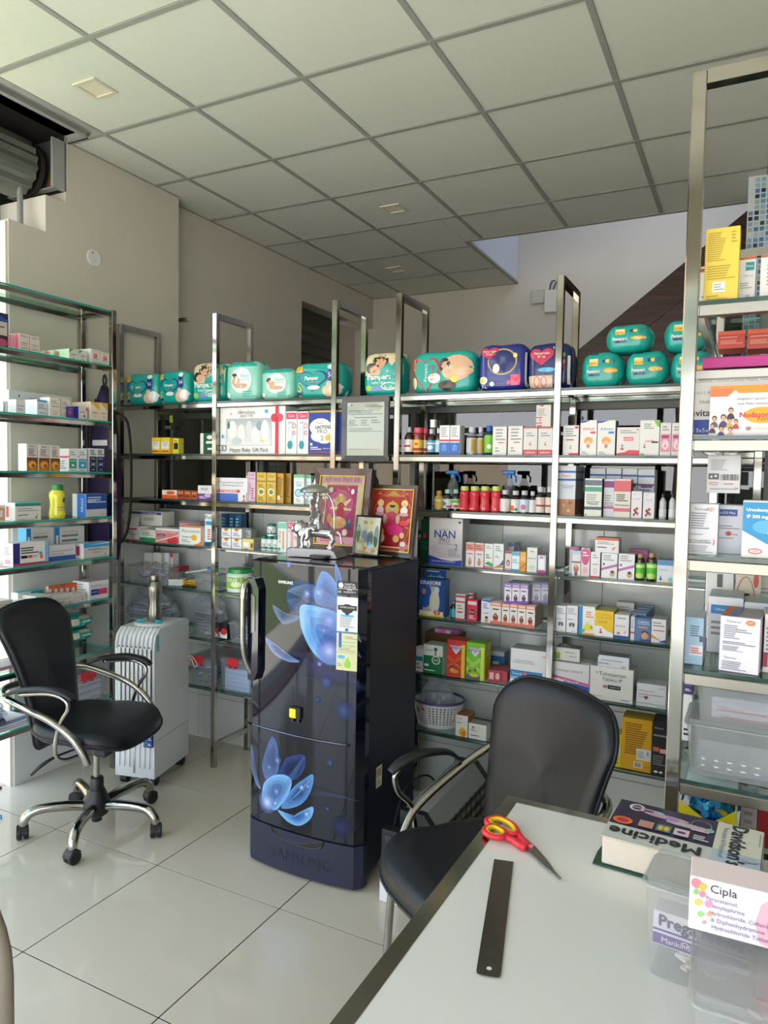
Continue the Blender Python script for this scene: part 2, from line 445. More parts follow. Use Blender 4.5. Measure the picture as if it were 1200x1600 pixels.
gm = mat('grid_bar_paint', 'a3a39c', .55)
def bar(name, x0, y0, x1, y1, w=.012, z=H):
    mb = MB()
    if abs(x1-x0) > abs(y1-y0): mb.box(x0, y0-w, z-.001, x1, y0+w, z+.003, 'w'); mb.box(x0, y0-.002, z+.003, x1, y0+.002, z+.03, 'w')
    else: mb.box(x0-w, y0, z, x0+w, y1, z+.004, 'w'); mb.box(x0-.002, y0, z+.004, x0+.002, y1, z+.03, 'w')
    return mb.build(name, gm, ce)
for i in range(0, 8): bar('grid_bar', i*G, YF, i*G, 4.15 if i*G < 1.08 else 2.9)
for j in range(-5, 7):
    y = j*G
    if y < 2.9: bar('grid_bar', (-.34 if y > 1.4 else -.25) if y > .5 else -.1, y, XR, y)
    else: bar('grid_bar', -.35, y, 1.08, y)
bar('edge_angle', -.25, .57, -.25, 1.4); bar('edge_angle', -.35, 1.4, -.35, 4.15); bar('edge_angle', 1.08, 2.9, XR, 2.9, .016); bar('edge_angle', 1.08, 2.9, 1.08, 4.15, .016)
bar('edge_angle', -.35, 4.14, 1.08, 4.14); bar('edge_angle', -.10, YF, -.10, .57, .014); bar('edge_angle', -.25, .585, -.1, .585)
# downlights let into the tiles
def downlight(x, y, i):
    mb = MB(); z = H+.003
    for a, b, c_, d in ((-.068, -.068, .068, -.052), (-.068, .052, .068, .068), (-.068, -.052, -.052, .052), (.052, -.052, .068, .052)): mb.box(x+a, y+b, z-.006, x+c_, y+d, z+.003, 'e6dfcf')
    r = mb.build('ceiling_light', mat('light_trim', 'ddd5c4', .5)); 
    m2 = MB(); m2.box(x-.052, y-.052, z-.001, x+.052, y+.052, z+.002, 'f0e6d4', bev=.001); m2.build('diffuser', mat('light_diffuser', 'efe3cd', .35), r)
    tag(r, ['square recessed ceiling light, unlit, nearest the roller shutter', 'square recessed ceiling light, unlit, middle of the ceiling', 'small square recessed ceiling light, unlit, farthest from the camera near the back wall'][i], 'ceiling light')
downlight(.316, .276, 0); downlight(.885, 2.115, 1)
p = hit(619, 421, 'z', H); downlight(p.x, p.y, 2)

# left wall: pillar, recessed wall, shutter window
wl = MB()
wl.box(-.62, .25, 0, -.25, .455, 2.79, 'w'); wl.box(-.62, .455, 0, -.25, .575, 2.975); wl.box(-.62, .586, 0, -.25, 1.40, H+.05); wl.box(-.62, .575, 0, -.25, .586, 3.03)
wl.box(-.62, 1.40, 0, -.35, 2.92, H+.05); wl.box(-.62, 2.92, 3.0, -.35, YB, H+.05); wl.box(-.62, 3.72, 0, -.55, YB, 3.0)
wlo = struct(wl.build('wall_left', wallm))
sh = MB()   # slatted roller shutter in the recess
for k in range(34):
    z = k*.09
    sh.tube([(-.50, 2.92, z+.02), (-.50, 3.72, z+.02)], .012, 6, 'w'); sh.prism([(2.92, z+.03), (3.72, z+.03), (3.72, z+.1), (2.92, z+.1)], -.515, -.505, 'w', axis='x')
sho = sh.build('window_1', mat('shutter_dark', '5a5852', .45, .6, bump=.2)); struct(sho)
# rolled shutter over the side opening
root = empty('roller_shutter', (-.43, .5, 3.13), 0, 'rusty galvanised roller shutter coil in the hole beside the ceiling', 'shutter')
r_ = MB()
prof = []
n = 18
for k in range(n*2):
    a = 2*PI*k/(n*2); rr = .150 if k % 2 else .138; prof.append((rr*math.cos(a), rr*math.sin(a)))
r_.prism(prof, -3.6, -.06, 'w', axis='y')
r_.build('coil', mat('galvanised', '8f938c', .45, .75, bump=.8, bscale=60, var=.25), root)
r_ = MB(); r_.prism([(.14*math.cos(2*PI*k/20), .14*math.sin(2*PI*k/20)) for k in range(20)], -.03, -.012, 'k'); r_.build('end_disc', mat('dark_rust', '2b2522', .8, var=.4), root)
r_ = MB(); r_.box(-.18, .030, -.098, .175, .036, .15, '4c4e50'); r_.box(.165, -.002, -.10, .1795, .070, .15, 'a9aba8'); r_.box(-.18, -.002, -.104, .1795, .036, -.098, '9a9c9a')
r_.prism([(.09, -.09), (.15, -.092), (.155, .04), (.125, .0), (.11, -.03)], .0285, .0300, '8a5a34', axis='y')
r_.build('bracket', mat('bracket_paint', None, .6, .1, bump=.3, bscale=40, var=.25), root)
r_ = MB(); r_.tube([(.06, -.10, -.02), (.06, -.10, -.335)], .014, 10, '8c8f8c'); r_.tube([(.0, -.05, 0), (0, .03, 0)], .03, 10, '3a2c24'); r_.build('guide_pipe', mat('pipe_grey', None, .5, .3, bump=.3), root)
dk_ = MB(); dk_.box(-.615, YF, H+.03, -.105, .57, H+.045, '26221f'); dk_.box(-.615, .5745, 3.03, -.262, .5755, H+.03, '3a3632'); dk_.box(-.612, .2, 2.795, -.606, .57, H+.03, '1c1a18')  # thin dark sheets added inside the shutter cavity to make it dark
struct(dk_.build('trim_6', mat('cavity_dark', None, .9, bump=.4, var=.35)))
dsk = MB(); dsk.T = Matrix.Translation((-.25, .753, 2.741)) @ Matrix.Rotation(PI/2, 4, 'Y'); dsk.lathe([(.046, 0), (.046, .004), (.043, .006), (.0001, .006)], 28, col='e8e6e6')
dsk.T = Matrix.Translation((-.244, .74, 2.765)) @ Matrix.Rotation(PI/2, 4, 'Y'); dsk.lathe([(.004, 0), (.004, .002), (.0001, .002)], 8, col='dk')
tag(dsk.build('wall_disc', plast), 'round white blanking plate high on the left wall', 'cover plate')
sb = MB(); sb.box(-.35, 1.43, 2.53, -.20, 1.455, 2.555, 'w', bev=.002); sb.box(-.352, 1.42, 2.52, -.345, 1.465, 2.565)
tag(sb.build('wall_bracket', chrome), 'short steel tube stub fixed to the left wall corner above the nappy packs', 'bracket')

# back wall, stairwell, right wall
wb = MB(); wb.box(-.62, YB, 0, XR, YB+.1, 4.9)
struct(wb.build('wall_back', wallm))
ws = MB(); ws.box(1.0, 2.9, H+.006, 1.08, YB, 4.9); ws.box(1.0, 2.82, H+.10, XR, 2.9, 4.9); ws.box(1.0, 2.82, 4.9, 2.2, YB+.1, 5.0); ws.box(2.9, 2.82, 4.9, XR, YB+.1, 5.0)
struct(ws.build('wall_stairwell', mat('stairwell_paint', 'd9dbe2', .85)))
wr = MB(); wr.box(XR, YF, 0, XR+.1, YB+.1, 5.0); struct(wr.build('wall_right', wallm))
# dark wood cladding under the staircase
wood, t_, p_ = nodemat('dark_wood'); MATS['dark_wood'] = wood
p_.inputs['Roughness'].default_value = .38
tcn = t_.nodes.new('ShaderNodeTexCoord'); mp = t_.nodes.new('ShaderNodeMapping'); mp.inputs['Scale'].default_value = (1.2, 8, 16); mp.inputs['Rotation'].default_value = (0, math.radians(38), 0)
nz = t_.nodes.new('ShaderNodeTexNoise'); nz.inputs['Scale'].default_value = 4; nz.inputs['Detail'].default_value = 8
cr = t_.nodes.new('ShaderNodeValToRGB'); cr.color_ramp.elements[0].color = lin('2a1712'); cr.color_ramp.elements[1].color = lin('54352a')
cr.color_ramp.elements[0].position = .35; cr.color_ramp.elements[1].position = .7
t_.links.new(tcn.outputs['Object'], mp.inputs[0]); t_.links.new(mp.outputs[0], nz.inputs['Vector']); t_.links.new(nz.outputs['Fac'], cr.inputs[0]); t_.links.new(cr.outputs[0], p_.inputs['Base Color'])
st = MB(); zl = lambda x: 2.003+.785*(x-1.293)
st.prism([(.2, 0), (XR, 0), (XR, zl(XR)-.01), (.2, zl(.2)-.01)], 2.985, 3.03, 'w')
sto = struct(st.build('trim_3', mat('joint_dark', '241613', .7)))
for k in range(8):
    o0, o1 = -.235*(k+1)+.002, -.235*k-.002
    pts = [(.2, zl(.2)+o0), (XR, zl(XR)+o0), (XR, zl(XR)+o1), (.2, zl(.2)+o1)]
    if zl(.2)+o0 < 0: pts = [(.2-min(0, zl(.2)+o0)/.785, 0.), (XR, zl(XR)+o0), (XR, zl(XR)+o1), (.2-min(0, zl(.2)+o1)/.785, max(0, zl(.2)+o1))]
    q = MB(); q.prism(pts, 2.965, 2.985, 'w'); q.build('plank', wood, sto)
# mosaic column
mz = hit(1170, 278, 'z', H); MX = mz.x; MY = mz.y
mo = struct(sbox('wall_mosaic', (MX, MY, 0), (MX+.6, MY+.3, H+.03), mat('mosaic_grout', 'cfd6da', .7)))
mm = mat('mosaic_glass', None, .12, coat=.4)
cols = ['8fb2cf', '6f9fc6', '4f86b8', 'b7ccd8', '3f4d66', '2f3540', '5a7fc0', '9cc0cc', 'a9b9c4']
ms = {}
for i in range(11):
    for j in range(46):
        c_ = random.choice(cols); x = MX+.006+i*.0298; z = H-.0298*(j+1)
        if (c_) not in ms:
            q = MB(); q.box(0, -.004, 0, .0215, 0, .0215, c_, bev=.001); ms[c_] = q.build('mosaic_tile', mm, mo).data; bpy.data.objects.remove(bpy.data.objects['mosaic_tile'])
        if i*46+j >= 300 and False: continue
        if len([1 for _ in ()]) or (i < 6 or j < 4):
            o = bpy.data.objects.new('mosaic_tile', ms[c_]); COL.objects.link(o); o.parent = mo; o.location = (x, MY, z)
# junction boxes on the back wall
jb = MB(); jb.box(1.22, YB-.03, 3.09, 1.33, YB, 3.21, 'c9c6bd', bev=.004); tag(jb.build('junction_box', plast), 'grey square junction box high on the back wall', 'junction box')
jb = MB(); jb.box(1.335, YB-.045, 3.0, 1.44, YB, 3.19, 'e4e1d8', bev=.006)
jb.tube([(1.37, YB-.01, 3.19), (1.39, YB-.03, 3.26), (1.42, YB-.02, 3.27)], .005, 6, 'k', smooth=4); jb.tube([(1.40, YB-.01, 3.19), (1.43, YB-.03, 3.25), (1.45, YB-.02, 3.255)], .005, 6, 'k', smooth=4)
tag(jb.build('switch_box', plast), 'white upright switch box with two loose wires beside the grey junction box', 'switch box')

# tiled partition behind the racks, window above
PZ = 1.362
pt = struct(sbox('wall_partition', (-.25, 1.232, 0), (XR, 1.31, PZ), mat('tile_joint', '8d8c88', .9)))
wtm = mat('glazed_wall_tile', 'd6d6d4', .14, coat=.3)
for i in range(-2, 10):
    for j in range(5):
        x0, x1 = .079+.466*i+.0012, .079+.466*(i+1)-.0012
        z0, z1 = -.04+.3*j+.0012, -.04+.3*(j+1)-.0012
        x0 = max(x0, -.249); x1 = min(x1, XR-.01); z0 = max(z0, 0.0); z1 = min(z1, PZ)
        if x1-x0 < .02: continue
        key = ('wt', round(x1-x0, 4), round(z1-z0, 4))
        if key not in _share:
            q = MB(); q.box(0, 0, 0, x1-x0, .006, z1-z0, 'w', bev=.001); o = q.build('wall_tile', wtm, pt, loc=(x0, 1.226, z0)); _share[key] = o.data
        else:
            o = bpy.data.objects.new('wall_tile', _share[key]); COL.objects.link(o); o.parent = pt; o.location = (x0, 1.226, z0)
wf = MB(); fm = mat('window_frame_dark', '5b5a57', .4, .5)
wf.box(-.25, 1.235, PZ, XR, 1.285, PZ+.035); wf.box(-.25, 1.235, 1.90, XR, 1.285, 1.94)
for x in (-.24, .52, 1.46, 3.04, 3.9): wf.box(x-.015, 1.236, PZ, x+.015, 1.284, 1.92)
wfo = struct(wf.build('window_2', fm))
for a, b in ((-.225, .505), (.535, 1.445), (1.475, 3.025), (3.055, 3.885)):
    q = MB(); q.box(a, 1.258, PZ+.035, b, 1.264, 1.90); q.build('pane', pane, wfo)
# white tiled side of the room left of rack, and lower tiling of the left pillar
q = MB(); q.box(-.25, .252, 0, -.244, 1.225, .0, 'w'); 
for k, (z0, z1) in enumerate(((0, .31), (.312, .61), (.612, .91), (.912, 1.21), (1.212, 1.36))):
    for y0, y1 in ((.251, .716), (.718, 1.183)):
        qq = MB(); qq.box(-.2498, y0, z0, -.244, y1, z1, 'w', bev=.001); qq.build('wall_tile', wtm, wlo)
q = MB(); q.box(-.60, .236, 0, -.256, .25, 2.78, 'efe9de'); struct(q.build('trim_4', mat('door_frame_paint', 'e9e1d2', .6)))
sbox('trim_5', (-.55, YF, .0005), (-.27, .2, .012), mat('threshold_stone', '7a4638', .35, var=.1))

# front of the shop and the street outside (behind and beside the camera)
ff = MB(); ff.box(-.55, YF-.15, 2.75, XR, YF, H+.2); ff.box(XR-.5, YF-.15, 0, XR, YF, 2.8); ff.box(-.62, YF-.15, 0, -.42, YF, H+.1); ff.box(-.62, YF, H+.05, -.25, .6, H+.12)
struct(ff.build('wall_front', wallm))
dfm = mat('door_frame_dark', '2b2b2c', .4, .3); q = MB()
for x in (.9, 2.1): q.box(x-.03, YF-.08, 0, x+.03, YF-.03, 2.75)
q.box(-.4, YF-.08, 2.1, 2.1, YF-.03, 2.16); struct(q.build('door_1', dfm))
gr = sbox('ground', (-40, -40, -.25), (40, 30, -.07), mat('pavement', 'a8a398', .9, bump=.2, var=.06)); 
gl_ = MB(); gl_.box(-8.2, -6.5, -.0695, -2.2, 30, -.05, 'w'); tag(gl_.build('grass_verge', mat('grass', '5f6c42', .95, bump=1., bscale=40, var=.3)), 'green grass strip along the street outside', 'grass', kind='stuff')
q = MB(); q.box(-13, -40, -.07, -11, 30, 2.6); q.box(-14, -9, 0, -13.5, 6, 7); struct(q.build('wall_street', mat('street_wall', 'c2ad90', .9, var=.1)))
def tree(x, y, h, lab):
    r = empty('street_tree', (x, y, -.07), 0, lab, 'tree')
    t1 = MB(); t1.tube([(0, 0, 0), (.1, .05, h*.3), (0, .1, h*.55)], [.16, .12, .07], 8, '5a4634', smooth=3); t1.build('trunk', matte, r)
    t2 = MB(); rr = random.Random(int(x*10))
    for k in range(900):
        a = rr.uniform(0, 2*PI); b = rr.uniform(-1, 1); q = rr.uniform(.5, 1)*h*.32; s2 = math.sqrt(1-b*b)
        c0 = Vector((q*s2*math.cos(a), q*s2*math.sin(a), h*.72+q*b*.8)); u = Vector((rr.gauss(0, 1), rr.gauss(0, 1), rr.gauss(0, 1))).normalized()*.22; v = u.cross(Vector((rr.gauss(0, 1), 0, 1))).normalized()*.12
        t2.add([c0-u, c0-v, c0+u, c0+v], [(0, 1, 2, 3)], rr.choice(['3f5a2a', '55753a', '6d8a48']))
    o = t2.build('foliage', matte, r, fix=False); o['kind'] = 'stuff'
tree(-5, -9, 6, 'street tree outside, left of the shop front'); tree(1.5, -12, 7, 'street tree outside, facing the shop front'); tree(6.5, -11, 6, 'street tree outside, right of the shop front'); tree(-9.3, 3, 5.5, 'street tree outside beside the side opening')

# ================================================================== RACKS
def side_frame(parent, p0, p1, ztop=2.416, w=.014, zbar=.12, name='side_frame'):
    """closed loop of square tube: two posts, top bar, low crossbar"""
    mb = MB(); (x0, y0), (x1, y1) = p0, p1
    for x, y in (p0, p1): mb.box(x-w, y-w, 0, x+w, y+w, ztop, 'w', bev=.002)
    if abs(x1-x0) < abs(y1-y0):
        a, b = sorted((y0, y1)); mb.box(x0-w, a+w, ztop-2*w, x0+w, b-w, ztop, 'w'); mb.box(x0-w*.8, a+w, zbar-w, x0+w*.8, b-w, zbar+w, 'w')
    else:
        a, b = sorted((x0, x1)); mb.box(a+w, y0-w, ztop-2*w, b-w, y0+w, ztop, 'w'); mb.box(a+w, y0-w*.8, zbar-w, b-w, y0+w*.8, zbar+w, 'w')
    return mb.build(name, chrome, parent)
def shelf(parent, x0, y0, x1, y1, z, along='x', front='lo', edge=None, rail=True, inset=.012, rh=.021):
    """glass sheet (coloured polished edge) on steel rails; z = glass top"""
    mb = MB(); mb.box(x0, y0, z-.008, x1, y1, z, 'w', 0)
    o = mb.build('glass_shelf', [glasst, edge or glassd], parent)
    for p in o.data.polygons:
        if abs(p.normal.z) < .5: p.material_index = 1
    if rail:
        w = .009
        for q in ((y0+inset, y1-.012) if along == 'x' else (x0+.012, x1-.012)):
            r = MB()
            if along == 'x': r.box(x0, q-w, z-.009-rh, x1, q+w, z-.009, 'w', bev=.0015)
            else: r.box(q-w, y0, z-.030, q+w, y1, z-.009, 'w', bev=.0015)
            r.build('shelf_rail', chrome, o)
    return o
FY, BY = .92, 1.205
ZS = [1.959, 1.685, 1.437, 1.19, .951, .69, .424]
fgrp = 'steel racks with glass shelves'
rackA = tag(empty('shelf_rack', (.47, FY, 0)), 'steel rack with glass shelves behind the air cooler, left of the fridge', 'rack', fgrp)
rackB = tag(empty('shelf_rack', (2.26, FY, 0)), 'steel rack with glass shelves right of the fridge, behind the padded visitor chair', 'rack', fgrp)
rackC = tag(empty('shelf_rack', (2.86, -.42, 0)), 'nearest steel rack at the right edge, standing behind the counter', 'rack', fgrp)
rackL = tag(empty('shelf_rack', (0, .66, 0)), 'steel rack with green-edged glass shelves against the left wall by the swivel chair', 'rack', fgrp)
def un(o, r):   # keep world coordinates under the rack's empty
    o.matrix_parent_inverse = Matrix.Translation(r.location).inverted(); return o
def adopt(r, start):
    for o in list(bpy.data.objects)[start:]: pass
def with_rack(r, fn, *a, **k):
    o = fn(r, *a, **k); o.matrix_parent_inverse = Matrix.Translation(r.location).inverted(); return o
for x in (-.233, .462, 1.19): with_rack(rackA, side_frame, (x, FY), (x, BY))
for x in (1.53, 2.26, 3.0): with_rack(rackB, side_frame, (x, FY), (x, BY))
for i, z in enumerate(ZS):
    for a, b in ((-.219, .448), (.476, 1.176)): with_rack(rackA, shelf, a, FY-.012, b, BY+.01, z, inset=.012 if i < 3 else .05, rh=.021 if i < 3 else .012)
    for a, b in ((1.544, 2.246), (2.274, 2.986)): with_rack(rackB, shelf, a, FY-.012, b, BY+.01, z, inset=.012 if i < 3 else .05, rh=.021 if i < 3 else .012)
    if i < 2: with_rack(rackA, shelf, 1.204, FY-.012, 1.516, BY+.01, z)
CY = -.42
ZC = [1.959, 1.685, 1.437, 1.198, .962, .70, .42]
for y in (CY, .86): with_rack(rackC, side_frame, (2.858, y), (3.17, y))
for z in ZC: with_rack(rackC, shelf, 2.862, CY-.005, 3.166, .86, z, 'y')
def end_rail(r, z):
    mb = MB(); mb.box(2.873, CY-.010, z-.032, 3.156, CY+.008, z-.009, 'w', bev=.0015); return mb.build('end_rail', steel, r)
for z in ZC: with_rack(rackC, end_rail, z)
ZL = [2.405, 2.125, 1.838, 1.575, 1.345, 1.135, .918, .655, .385]
for y in (.655, -.62): with_rack(rackL, side_frame, (0, y), (-.23, y))
for z in ZL: with_rack(rackL, shelf, -.24, -.62, .012, .641, z+.004, 'y', edge=glasse)

# ================================================================== BIG FURNITURE
# ---- refrigerator
FX0, FX1, FYf, FYb, FZ = 1.186, 1.722, .278, .765, 1.243
fr = tag(empty('fridge', (1.465, .54, 0)), 'navy blue single-door fridge with a light blue flower print on glossy door', 'fridge')
navy = mat('navy_side', '1d2036', .42, .2, bump=.06, bscale=400)
navyg = mat('navy_glossy_door', '070917', .05, coat=.25, spec=.42)
def fpart(mb, name, m_, parent=fr, smooth=False):
    o = mb.build(name, m_, parent, smooth=smooth)
    if parent is fr: o.matrix_parent_inverse = Matrix.Translation(fr.location).inverted()
    return o
mb = MB(); mb.box(FX0+.004, .325, .05, FX1-.004, FYb, FZ-.012, 'w', bev=.006); mb.box(FX0+.03, FYb, .3, FX1-.03, FYb+.012, 1.1); cab = fpart(mb, 'cabinet', navy)
mb = MB(); mb.box(FX0+.001, .315, FZ-.018, FX1-.001, FYb-.004, FZ, 'w', bev=.007); fpart(mb, 'top_panel', mat('navy_top', '16161f', .18, coat=.5))
def fprof(x):   # bowed front
    u = (x-(FX0+FX1)/2)/((FX1-FX0)/2)
    return FYf-.0-.028*(1-u*u)
def fdoor(z0, z1, name, m_):
    mb = MB(); n = 20; pts = []
    for i in range(n+1):
        u = -1+2*i/n; x = (FX0+FX1)/2+u*(FX1-FX0)/2
        y = fprof(x)+(.022*max(0, (abs(u)-.9)/.1)**2)
        pts.append((x, y))
    pts += [(FX1, .33), (FX0, .33)]
    mb.prism(list(reversed(pts)), z0, z1, 'w', axis='z')
    return fpart(mb, name, m_, smooth=35)
door = fdoor(.185, FZ-.004, 'door', navyg)
plinth = fdoor(.012, .178, 'base_drawer', mat('navy_plastic', '20233a', .42))
def fsurf(u, v, l):    # v 0..1 over the whole door height
    x = FX0+u*(FX1-FX0); return (x, fprof(x)+(.022*max(0, (abs(2*u-1)-.9)/.1)**2)-.0006-l, .185+v*(FZ-.189))
# the printed flowers: outlines of the flat print on the door
fprm, t_, p_ = nodemat('translucent_print'); MATS['translucent_print'] = fprm
p_.inputs['Roughness'].default_value = .06; p_.inputs['Coat Weight'].default_value = .25; p_.inputs['Specular IOR Level'].default_value = .42; at_ = t_.nodes.new('ShaderNodeAttribute'); at_.attribute_name = 'Col'
t_.links.new(at_.outputs['Color'], p_.inputs['Base Color']); t_.links.new(at_.outputs['Alpha'], p_.inputs['Alpha'])
pr = MB()
def fuv(px, py):
    q = hit(px, py, 'y', FYf-.02); 
    for _ in range(3): q = hit(px, py, 'y', fprof(q.x))
    return Vector((q.x, q.z))
def fpt(q, lift):
    x = min(FX1-.012, max(FX0+.006, q[0])); u = (x-FX0)/(FX1-FX0); return fsurf(u, (q[1]-.185)/(FZ-.189), lift)
def petal(pts, c_edge, c_mid, a_edge, a_mid, lift, shift=(0, 0), grad=None):
    P = [fuv(380+x/2.963, 860+y/2.963) for x, y in pts]; P3, _ = catmull([Vector((p.x, 0, p.y)) for p in P], [0]*len(P), 5, True); n = len(P3)
    cx = sum(p.x for p in P3)/n+shift[0]; cz = sum(p.z for p in P3)/n+shift[1]; ce, cm = colr(c_edge), colr(c_mid)
    R_ = [1, .97, .85, .65, .45, .2, .0]
    zs = [p.z for p in P3]; xs = [p.x for p in P3]; z0, z1, x0, x1 = min(zs), max(zs), min(xs), max(xs)
    for k in range(len(R_)-1):
        a, b = R_[k], R_[k+1]; t = 1-(a+b)/2
        for i in range(n):
            i2 = (i+1) % n; q = []
            for (pp, r) in ((P3[i], a), (P3[i2], a), (P3[i2], b), (P3[i], b)): q.append(fpt((cx+(pp.x-cx)*r, cz+(pp.z-cz)*r), lift))
            tt = min(1, t*1.25); c = [ce[m_]*(1-tt)+cm[m_]*tt for m_ in range(3)]; al = a_edge*(1-tt)+a_mid*tt
            if grad:   # fade along a direction
                mx = cx+(P3[i].x-cx)*(a+b)/2; mz = cz+(P3[i].z-cz)*(a+b)/2
                g = ((mx-x0)/(x1-x0))*grad[0]+((mz-z0)/(z1-z0))*grad[1]+grad[2]; al *= max(0, min(1, g))
            pr.add(q if b > 0 else q[:3], [(0, 1, 2, 3)] if b > 0 else [(0, 1, 2)], (c[0], c[1], c[2], al), 0)
def strands(p0, c0_, p1, spread, n, c, al, lift, w=.0008):
    A, Cc, B = [fuv(380+x/2.963, 860+y/2.963) for x, y in (p0, c0_, p1)]; cc = colr(c)
    for k in range(n):
        q = (k/(n-1)-.5)*2; Ck = Cc+Vector(spread)*q
        pts = [A*(1-t)**2+Ck*2*t*(1-t)+B*t*t for t in [i/12 for i in range(13)]]
        for i in range(12):
            d = (pts[i+1]-pts[i]).normalized(); nn = Vector((-d.y, d.x))*w
            pr.add([fpt(pts[i]-nn, lift), fpt(pts[i+1]-nn, lift), fpt(pts[i+1]+nn, lift), fpt(pts[i]+nn, lift)], [(0, 1, 2, 3)], (cc[0], cc[1], cc[2], al*(.35+.65*math.sin(PI*(i+.5)/12))), 0)
def glowdot(x, y, r, c, core, al, lift):
    P = fuv(380+x/2.963, 860+y/2.963); R_ = r/2.963*(FX1-FX0)/180; n = 18; cc, kk = colr(c), colr(core); K = 6
    for q in range(K):
        ra, rb = R_*(K-q)/K, R_*(K-q-1)/K; t = (q+.5)/K; col_ = [cc[m_]*(1-t)+kk[m_]*t for m_ in range(3)]
        for j in range(n):
            a0, a1 = 2*PI*j/n, 2*PI*(j+1)/n; v = [fpt((P.x+rr*math.cos(a), P.y+rr*math.sin(a)), lift) for rr, a in ((ra, a0), (ra, a1), (rb, a1), (rb, a0))]
            pr.add(v if rb > 0 else v[:3], [(0, 1, 2, 3)] if rb > 0 else [(0, 1, 2)], (col_[0], col_[1], col_[2], al*(.15+.85*t)), 0)
petal([(230, 470), (330, 500), (480, 560), (545, 600), (470, 640), (330, 600), (240, 560)], '141440', '2a2468', .0, .45, .0002)
petal([(205, 190), (225, 150), (270, 140), (330, 160), (400, 200), (450, 260), (450, 330), (380, 300), (290, 290), (225, 280), (203, 235)], '2a4c96', '1c3878', .55, .30, .0003)
petal([(355, 112), (368, 96), (398, 108), (430, 150), (446, 200), (440, 262), (400, 262), (345, 248), (328, 212), (338, 160)], '5488cc', '2c5aa8', .95, .85, .0005, grad=(-.3, .9, .65))
petal([(425, 66), (438, 74), (456, 130), (458, 240), (442, 230), (430, 150)], '4a80c8', '2c5aa4', .9, .8, .0006)
petal([(268, 256), (305, 252), (350, 262), (425, 284), (470, 330), (500, 400), (500, 470), (465, 520), (400, 528), (340, 490), (298, 430), (270, 360), (262, 300)], '74b4ea', '3a68b8', 1., .85, .0008, shift=(.03, -.03), grad=(-1.0, .2, 1.35))
petal([(138, 252), (200, 292), (262, 302), (250, 322), (195, 342), (160, 312)], '8aa8d8', '4a68a8', .5, .25, .0007)
petal([(103, 404), (150, 432), (220, 488), (262, 516), (200, 512), (138, 472)], '8aa8e0', '3c60a8', .65, .35, .0007)
petal([(140, 60), (190, 90), (240, 150), (200, 120)], '4a68a8', '2c4884', .25, .15, .0007)
strands((205, 190), (330, 130), (560, 430), (.05, .06), 16, '9ab4e4', .45, .0012)
strands((205, 230), (330, 260), (560, 500), (.03, .07), 12, '86a4dc', .35, .0012)
strands((230, 470), (400, 520), (560, 640), (.02, .05), 7, '5a68b8', .25, .0012)
petal([(36, 900), (46, 930), (60, 1020), (82, 1102), (60, 1080), (38, 1000)], '8aa0d4', '4a64a4', .5, .3, .0003)
petal([(95, 960), (115, 898), (134, 862), (154, 885), (165, 960), (160, 1030), (112, 1062), (90, 1012)], '5478b8', '2c4886', .65, .4, .0004)
petal([(190, 972), (230, 950), (286, 950), (280, 1020), (240, 1062), (200, 1055), (160, 1062)], '34509a', '1a2c60', .6, .4, .0004)
petal([(178, 1182), (230, 1100), (280, 1060), (322, 1036), (324, 1080), (300, 1140), (260, 1180), (200, 1196)], '5c94d0', '2c5298', .9, .65, .0005)
petal([(160, 1200), (220, 1232), (262, 1212), (322, 1186), (319, 1230), (290, 1262), (250, 1274), (200, 1250)], '7ab8e8', '2e60b0', .95, .75, .0006)
petal([(90, 1110), (100, 1072), (140, 1042), (190, 1038), (224, 1062), (218, 1110), (190, 1160), (150, 1202), (110, 1180), (88, 1142)], '7ab0e4', '34609e', 1., .75, .0008)
strands((130, 1190), (100, 1000), (140, 870), (.04, .02), 8, '8aa8d8', .4, .0012); strands((150, 1190), (230, 1030), (284, 955), (.04, .03), 8, '6a88c8', .35, .0012)
strands((180, 1190), (260, 1130), (322, 1045), (.03, .03), 7, 'a0c0ec', .4, .0012); strands((220, 1150), (360, 1090), (540, 1165), (.0, .012), 4, '5a68a0', .3, .0012)
for a in ((400, 325, 46, '3c5cc0', '8aa4f0', .8), (400, 465, 58, '3c4cb8', 'b4c0fa', .95), (297, 200, 20, '6a88d8', 'a8c0f8', .8), (350, 195, 34, '4a74c8', '9cc0f8', .7), (460, 495, 24, '3040a0', '8090e0', .7), (355, 525, 13, '5a60c0', '98a0f0', .8), (212, 65, 17, '3c5cb0', '7a98e4', .7),
          (385, 610, 28, '1c3478', '3c60b0', .6), (470, 742, 42, '1c3478', '34549c', .6), (345, 690, 15, '1a2a60', '2c4484', .6), (375, 370, 9, '6a88d8', 'b0c4f8', .8), (540, 640, 20, '1a2060', '24347a', .5), (112, 1165, 46, '4a70c8', 'c0d4fa', .95), (155, 1115, 22, '3c5cb0', '98b4ec', .8),
          (160, 972, 21, '34549c', '8aa4dc', .8), (122, 1003, 16, '34549c', '8aa4dc', .8), (272, 1097, 15, '5a80cc', 'c0d4f8', .9), (300, 1092, 9, '5a80cc', 'c0d4f8', .8), (295, 1220, 14, '5a88d8', 'c8dcfa', .9), (403, 983, 16, '24386c', '4a64a4', .7), (455, 1280, 44, '1c2450', '2c3872', .7), (392, 1195, 8, '3c5090', '6a84c0', .7), (150, 1170, 10, '8ab0e8', 'd8e8fc', .9)): glowdot(a[0], a[1], a[2], a[3], a[4], a[5], .0016)
q_ = MB(); draw(q_, 'B e8e8ee .37 .932 .13 SAMSUNG', fsurf, FX1-FX0, FZ-.189, sub=4); lo_ = fpart(q_, 'maker_lettering', gloss, parent=None); lo_.parent = door
